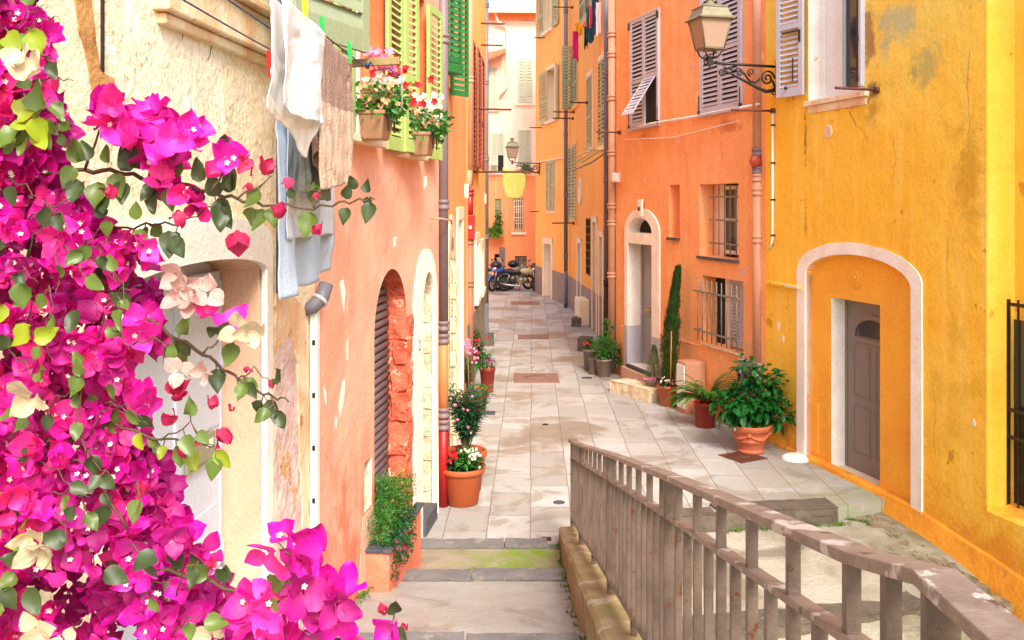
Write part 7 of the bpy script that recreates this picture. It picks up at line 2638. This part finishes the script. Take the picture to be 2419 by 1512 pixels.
def bloom(p, size=.046, mats=(0, 0, 0, 1, 2, 3, 3), axis=None, target=None, flower=.3, opened=None):
    target = target or bm_
    ax = (axis or Vector((rb.uniform(-.7, .9), rb.uniform(-1.3, -.1), rb.uniform(-.5, .9)))).normalized()
    e1 = ax.orthogonal().normalized()
    e2 = ax.cross(e1)
    ph = rb.random() * 6.28
    op = opened if opened is not None else rb.uniform(.3, 1.1)
    mi = rb.choice(mats)
    for k in range(3):
        a = ph + k * 2.094 + rb.uniform(-.2, .2)
        o = e1 * math.cos(a) + e2 * math.sin(a)
        d = ax * math.cos(op) + o * math.sin(op)
        nrm = o * math.cos(op) * -1 + ax * math.sin(op)
        target.mi = mi
        L_ = size * rb.uniform(.72, 1.22)
        blade(target, p + o * .003, d, nrm, L_, L_ * rb.uniform(.78, .95), cup=rb.uniform(.1, .45), wave=rb.uniform(.1, .5), curl=rb.uniform(-.15, .2))
        if rb.random() < flower * .7:
            # slim tube flower with a tiny cream star
            q = p + d * (L_ * .45) + nrm * .006
            bst.mi = 1
            bst.tube([p + d * .008, q], .0014, 4, caps=False)
            bst.mi = 0
            if rb.random() < .55:
                for j in range(5):
                    aa = j * 1.257
                    dd = (ax * .5 + e1 * math.cos(aa) + e2 * math.sin(aa))
                    add_leaf(bfl, q, dd, ax, .0065, .0045, 0, 0)
def gleaf(p, size=.05, mats=(0, 0, 1), d=None, wide=.72):
    d = d or Vector((rb.uniform(-1, 1), rb.uniform(-.8, .3), rb.uniform(-1.1, .4)))
    blf.mi = rb.choice(mats)
    blade(blf, p, d, Vector((rb.uniform(-.5, .5), -1, rb.uniform(-.2, .8))), size, size * wide, cup=rb.uniform(.1, .5), wave=rb.uniform(.1, .5), kind='leaf', curl=rb.uniform(-.3, .3))
# outline of the main mass: right-hand limit by height in the picture, turned into metres at its own distance (about 1.9 m)
EDGE = [(-260, 98), (0, 106), (50, 120), (100, 118), (150, 106), (200, 130), (260, 150), (300, 143), (340, 108), (400, 103), (440, 118), (500, 173), (540, 258), (600, 321), (650, 316), (690, 271), (740, 336), (800, 366), (860, 361), (900, 341), (940, 291), (1000, 336), (1060, 351), (1120, 361), (1180, 391), (1250, 428), (1310, 443), (1360, 453), (1400, 468), (1450, 503), (1512, 538), (1800, 618)]
def edge(y):
    for (a, c), (e, f) in zip(EDGE, EDGE[1:]):
        if y <= e:
            return c + (f - c) * (y - a) / (e - a)
    return EDGE[-1][1]
def W3(x, y, Y=1.9):
    return D2W(x, y, Y)
n = 0
holes_ = [((265, 650), 26, 20), ((290, 780), 20, 40), ((300, 870), 22, 26), ((170, 330), 22, 26), ((200, 380), 18, 18), ((345, 700), 18, 16), ((265, 560), 22, 16), ((285, 1210), 14, 14), ((250, 905), 16, 20)]
for k in range(3300):
    y = rb.uniform(-200, 1640)
    e = edge(y)
    x = rb.uniform(-360, e - 22) if rb.random() < .86 else e - 22 - abs(rb.gauss(0, 30))
    v = noise.noise(Vector((x / 95, y / 95, 1.7)))
    if v < -.34 and rb.random() < .8 and x < e - 40: continue
    if any(((x - c[0]) / a) ** 2 + ((y - c[1]) / b2) ** 2 < 1.3 for c, a, b2 in holes_): continue
    t = min(1, (e - x) / 200)
    Y = 1.9 + rb.uniform(-.28, .26) * (.35 + .65 * t) + .12 * noise.noise(Vector((x / 160, y / 160, 9)))
    # keep the outline when nearer or farther: same metres at every depth
    p = W3(x, y, 1.9); p.y = Y
    back = Y > 1.95  # rear blooms mostly deep purple: shade inside the mass put into the colour
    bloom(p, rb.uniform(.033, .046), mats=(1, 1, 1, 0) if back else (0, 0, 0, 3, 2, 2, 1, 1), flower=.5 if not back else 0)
for k in range(300):
    y = rb.uniform(-200, 1640); e = edge(y)
    x = rb.uniform(-360, e - 10)
    dens = noise.noise(Vector((x / 95, y / 95, 1.7)))
    if dens > -.18 and rb.random() < .86: continue
    p = W3(x, y, 1.9); p.y = 1.9 + rb.uniform(-.33, .3)
    gleaf(p, rb.uniform(.035, .056), mats=(2, 1, 2) if (x < 90 and y < 340) else (0, 0, 0, 1))
for (x, y) in ((30, 100), (60, 120), (85, 95), (20, 260), (60, 250), (90, 290), (40, 310), (95, 265), (20, 700), (50, 680), (90, 690), (60, 800), (30, 1240), (60, 1225), (90, 1250), (50, 1270), (20, 1200), (100, 790), (75, 870), (15, 1380), (60, 1400), (30, 1430), (260, 1340), (490, 1440), (340, 1310)):
    p = W3(x, y, 1.62)
    for _ in range(1):
        gleaf(p + Vector((rb.uniform(-.02, .02), rb.uniform(-.02, .02), rb.uniform(-.02, .02))), rb.uniform(.04, .055), mats=(1, 2, 2) if y < 1300 else (0, 1))
# outlying clusters (centre, radii, number)
for (x, y, rx, ry, n_, Y) in ((262, 262, 36, 38, 9, 1.8), (310, 300, 36, 34, 8, 1.82), (350, 325, 34, 30, 7, 1.82), (425, 315, 28, 26, 6, 1.8), (380, 350, 30, 30, 6, 1.84), (398, 395, 18, 30, 4, 1.86), (392, 452, 16, 26, 3, 1.86), (452, 470, 24, 20, 4, 1.82), (524, 360, 22, 24, 3, 1.8), (492, 420, 10, 18, 1, 1.8),
                           (645, 1275, 18, 20, 2, 1.6), (685, 1325, 28, 22, 4, 1.6), (728, 1385, 28, 28, 5, 1.6), (655, 1392, 20, 18, 2, 1.62), (570, 1450, 34, 26, 5, 1.64), (620, 1490, 40, 20, 5, 1.62), (745, 1420, 34, 30, 7, 1.6), (800, 1400, 22, 22, 3, 1.6), (812, 1470, 26, 22, 3, 1.6), (700, 1490, 36, 20, 4, 1.62), (930, 1465, 12, 12, 1, 1.55),
                           (340, 590, 30, 20, 4, 1.8), (335, 960, 20, 26, 3, 1.8), (430, 1290, 30, 26, 4, 1.75), (460, 1340, 26, 30, 4, 1.75), (515, 790, 14, 20, 1, 1.74), (505, 735, 10, 14, 1, 1.74), (240, 800, 40, 50, 8, 1.85), (350, 760, 30, 40, 6, 1.85)):
    for k in range(n_):
        p = W3(x + rb.uniform(-rx, rx), y + rb.uniform(-ry, ry), Y)
        p.y += rb.uniform(-.06, .06)
        bloom(p, rb.uniform(.040, .052), mats=(0, 0, 3, 2, 1), flower=.35)
# small raspberry buds and young bracts
for (x, y, s) in ((590, 375, .034), (590, 432, .016), (622, 412, .036), (574, 383, .018), (685, 420, .024), (745, 455, .013), (655, 515, .026), (560, 545, .040), (742, 553, .022), (430, 500, .03), (268, 470, .026), (580, 866, .015), (640, 896, .020), (500, 965, .024), (415, 935, .034), (545, 970, .012), (432, 1080, .024), (470, 1038, .014), (520, 1012, .03), (905, 1450, .016), (955, 1495, .018), (410, 1000, .03), (330, 1170, .03), (415, 945, .03), (505, 1340, .02)):
    bloom(W3(x, y, 1.72), s, mats=(4,), opened=.35, flower=0, axis=Vector((rb.uniform(-.6, .6), -.3, rb.choice((-1, 1)))))
# cream and white blooms
for (x, y, n_, m) in ((425, 690, 3, 0), (470, 710, 3, 0), (435, 665, 2, 0), (560, 790, 2, 1), (590, 795, 2, 1), (430, 885, 2, 0), (465, 880, 2, 0), (48, 160, 2, 1), (62, 155, 1, 1), (85, 1285, 3, 1), (110, 1300, 1, 1), (95, 1505, 3, 1), (165, 1515, 2, 1), (510, 1520, 2, 1), (5, 1340, 2, 0), (60, 925, 1, 1)):
    for k in range(max(1, n_ - 1)):
        bw_.mi = m
        p = W3(x + rb.uniform(-22, 22), y + rb.uniform(-20, 20), 1.58 if x < 200 else 1.72)
        ax = Vector((rb.uniform(-.5, .5), -1, rb.uniform(-.4, .5)))
        bloom(p, rb.uniform(.034, .043), mats=(m,), target=bw_, flower=0, axis=ax, opened=rb.uniform(.7, 1.2))
# twigs with their leaves
def twig(pts, Y, r=.0045, leaves=0, lmats=(0, 0, 1), ls=.045, dz=None):
    P_ = []
    for i in range(len(pts) - 1):
        a, c = Vector((*pts[i], 0)), Vector((*pts[i + 1], 0))
        for k in range(4):
            q = a.lerp(c, k / 4)
            P_.append(q)
    P_.append(Vector((*pts[-1], 0)))
    n = len(P_)
    ys = Y if isinstance(Y, tuple) else (Y, Y)
    W = [W3(q.x, q.y, ys[0] + (ys[1] - ys[0]) * i / n) + Vector((0, 0, .004 * math.sin(i * 1.9))) for i, q in enumerate(P_)]
    bst.tube(W, [r * (1 - .7 * i / n) for i in range(n)], 6)
    for k in range(leaves):
        i = rb.randrange(1, n)
        d = Vector((rb.uniform(-.7, .9), rb.uniform(-.6, .2), rb.choice((-1, -1, -.7, .8)) * rb.uniform(.5, 1)))
        q = W[i] + d.normalized() * .012
        bst.tube([W[i], q], .0012, 4, caps=False)
        gleaf(q, ls * rb.uniform(.75, 1.25), lmats, d)
    return W
twig([(-60, 430), (75, 410), (200, 403), (280, 405), (350, 425), (430, 436), (500, 455), (560, 470), (620, 482), (740, 492), (800, 480), (850, 473), (884, 470)], (1.95, 1.75), .0055, 0)
for (x, y, s, up) in ((180, 385, .055, 1), (172, 392, .05, -1), (185, 425, .055, -1), (208, 380, .048, 1), (228, 430, .062, -1), (232, 445, .060, -1), (268, 410, .055, -1), (285, 428, .05, -1), (250, 385, .04, 1), (305, 405, .055, 1), (330, 400, .05, 1), (355, 445, .052, -1), (360, 430, .045, -1), (415, 420, .05, 1), (395, 445, .05, -1), (470, 430, .05, 1), (520, 490, .048, -1), (540, 455, .05, 1), (512, 470, .055, -1), (522, 480, .06, -1), (545, 450, .045, 1), (590, 490, .04, -1), (622, 495, .05, -1), (640, 490, .044, -1), (690, 470, .03, 1), (732, 500, .058, -1), (735, 480, .04, 1), (745, 462, .03, 1), (815, 470, .034, 1), (818, 490, .038, -1), (838, 448, .032, 1), (862, 455, .03, 1), (875, 478, .044, -1), (868, 465, .028, -1), (400, 545, .058, -1), (405, 560, .05, -1), (320, 520, .04, 1), (335, 540, .046, -1), (250, 520, .044, -1), (245, 515, .038, 1)):
    d = Vector((rb.uniform(-.5, .6), rb.uniform(-.4, .1), up))
    gleaf(W3(x, y, 1.83), s * .95, (0, 0, 1), d)
twig([(120, 545), (200, 543), (300, 540), (360, 528), (420, 530), (480, 500), (520, 470)], (1.95, 1.84), .0035, 6)
twig([(200, 403), (235, 310), (240, 290)], 1.88, .003)
twig([(350, 425), (375, 340), (350, 300)], 1.86, .003)
twig([(500, 455), (530, 400), (520, 370)], 1.8, .003, 1)
twig([(560, 470), (640, 420), (625, 400)], 1.8, .002, 1)
twig([(740, 492), (752, 455), (690, 430)], 1.77, .002, 0)
twig([(130, 610), (250, 680), (320, 730), (400, 790), (480, 835), (540, 880), (600, 920), (645, 938), (682, 945)], (1.9, 1.7), .005, 14, (0, 0, 1), .04)
twig([(560, 900), (600, 870), (640, 905)], 1.72, .002, 4, (0, 1), .034)
twig([(640, 938), (650, 965), (640, 985)], 1.70, .002, 3, (0, 1), .034)
twig([(480, 835), (520, 800), (590, 780)], 1.74, .0025, 3)
twig([(400, 790), (430, 880), (470, 885)], 1.76, .0025, 2)
twig([(120, 940), (240, 985), (340, 1030), (440, 1045), (500, 1052)], (1.85, 1.72), .0035, 9, (1, 1, 0, 2), .036)
twig([(380, 1040), (450, 1000), (480, 1040), (510, 1060)], 1.72, .002, 5, (1, 2), .036)
twig([(430, 1045), (445, 1070), (432, 1085)], 1.72, .0015)
twig([(250, 1330), (400, 1350), (500, 1375), (620, 1420), (700, 1440), (800, 1490), (870, 1520)], (1.8, 1.58), .0045, 16, (0, 0, 1), .045)
twig([(600, 1430), (700, 1320), (650, 1280)], 1.6, .0025, 3)
twig([(860, 1530), (905, 1490), (930, 1465)], 1.55, .0018, 2)
twig([(30, 1500), (60, 1350), (40, 1230), (130, 1100), (110, 900), (90, 760), (60, 640), (100, 450), (50, 250), (80, 100), (20, -100)], 1.98, .008, 20, (0, 1, 2), .045)
twig([(-300, 1700), (-150, 1400), (-60, 1200), (40, 1050), (160, 900), (180, 700)], 2.05, .009, 20)
twig([(0, 345), (60, 300), (110, 250)], 1.62, .003, 6, (2, 2, 1))
twig([(300, 1250), (240, 1150), (180, 1010), (200, 870)], 1.7, .003, 8, (0, 1), .04)
for k in range(46):
    y = rb.uniform(60, 1500)
    x = rb.uniform(0, max(60, edge(y) - 30))
    a = rb.uniform(-1.4, 1.4)
    twig([(x, y), (x + 50 * math.cos(a), y + 50 * math.sin(a)), (x + 95 * math.cos(a + .3), y + 95 * math.sin(a + .3))], (1.68, 1.62), .0018, 1, (0, 1, 1), .036)
boug = thing('bougainvillea', 'huge magenta flowering bougainvillea with some cream blooms, filling the left foreground', 'bougainvillea', (-1.45, 2.02, 1.35))
tr = MB()
tr.tube([(-1.5, 2.02, 1.0), (-1.52, 2.05, 1.6), (-1.42, 2.1, 2.3), (-1.46, 2.08, 3.0), (-1.38, 2.1, 3.8), (-1.42, 2.05, 4.4)], [.045, .04, .034, .028, .02, .01], 10)
for z, tx, tz in ((1.9, -1.0, 2.7), (2.3, -.95, 3.0), (2.7, -1.0, 3.25), (3.0, -1.0, 3.6), (3.4, -1.05, 3.9), (2.0, -.8, 2.45)):
    tr.tube([(-1.44, 2.08, z), ((-1.44 + tx) / 2, 2.1, (z + tz) / 2 - .05), (tx, 2.02, tz)], [.02, .014, .007], 7)
part(tr, 'trunk', 'bark', boug)
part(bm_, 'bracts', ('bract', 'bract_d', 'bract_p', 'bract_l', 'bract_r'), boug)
part(bw_, 'cream_bracts', ('bract_w', 'bract_w2'), boug)
part(blf, 'leaves', ('bl_d', 'bl_m', 'bl_y'), boug)
part(bfl, 'small_flowers', 'f_whitef', boug)
part(bst, 'twigs', ('twig', 'bract_d'), boug)
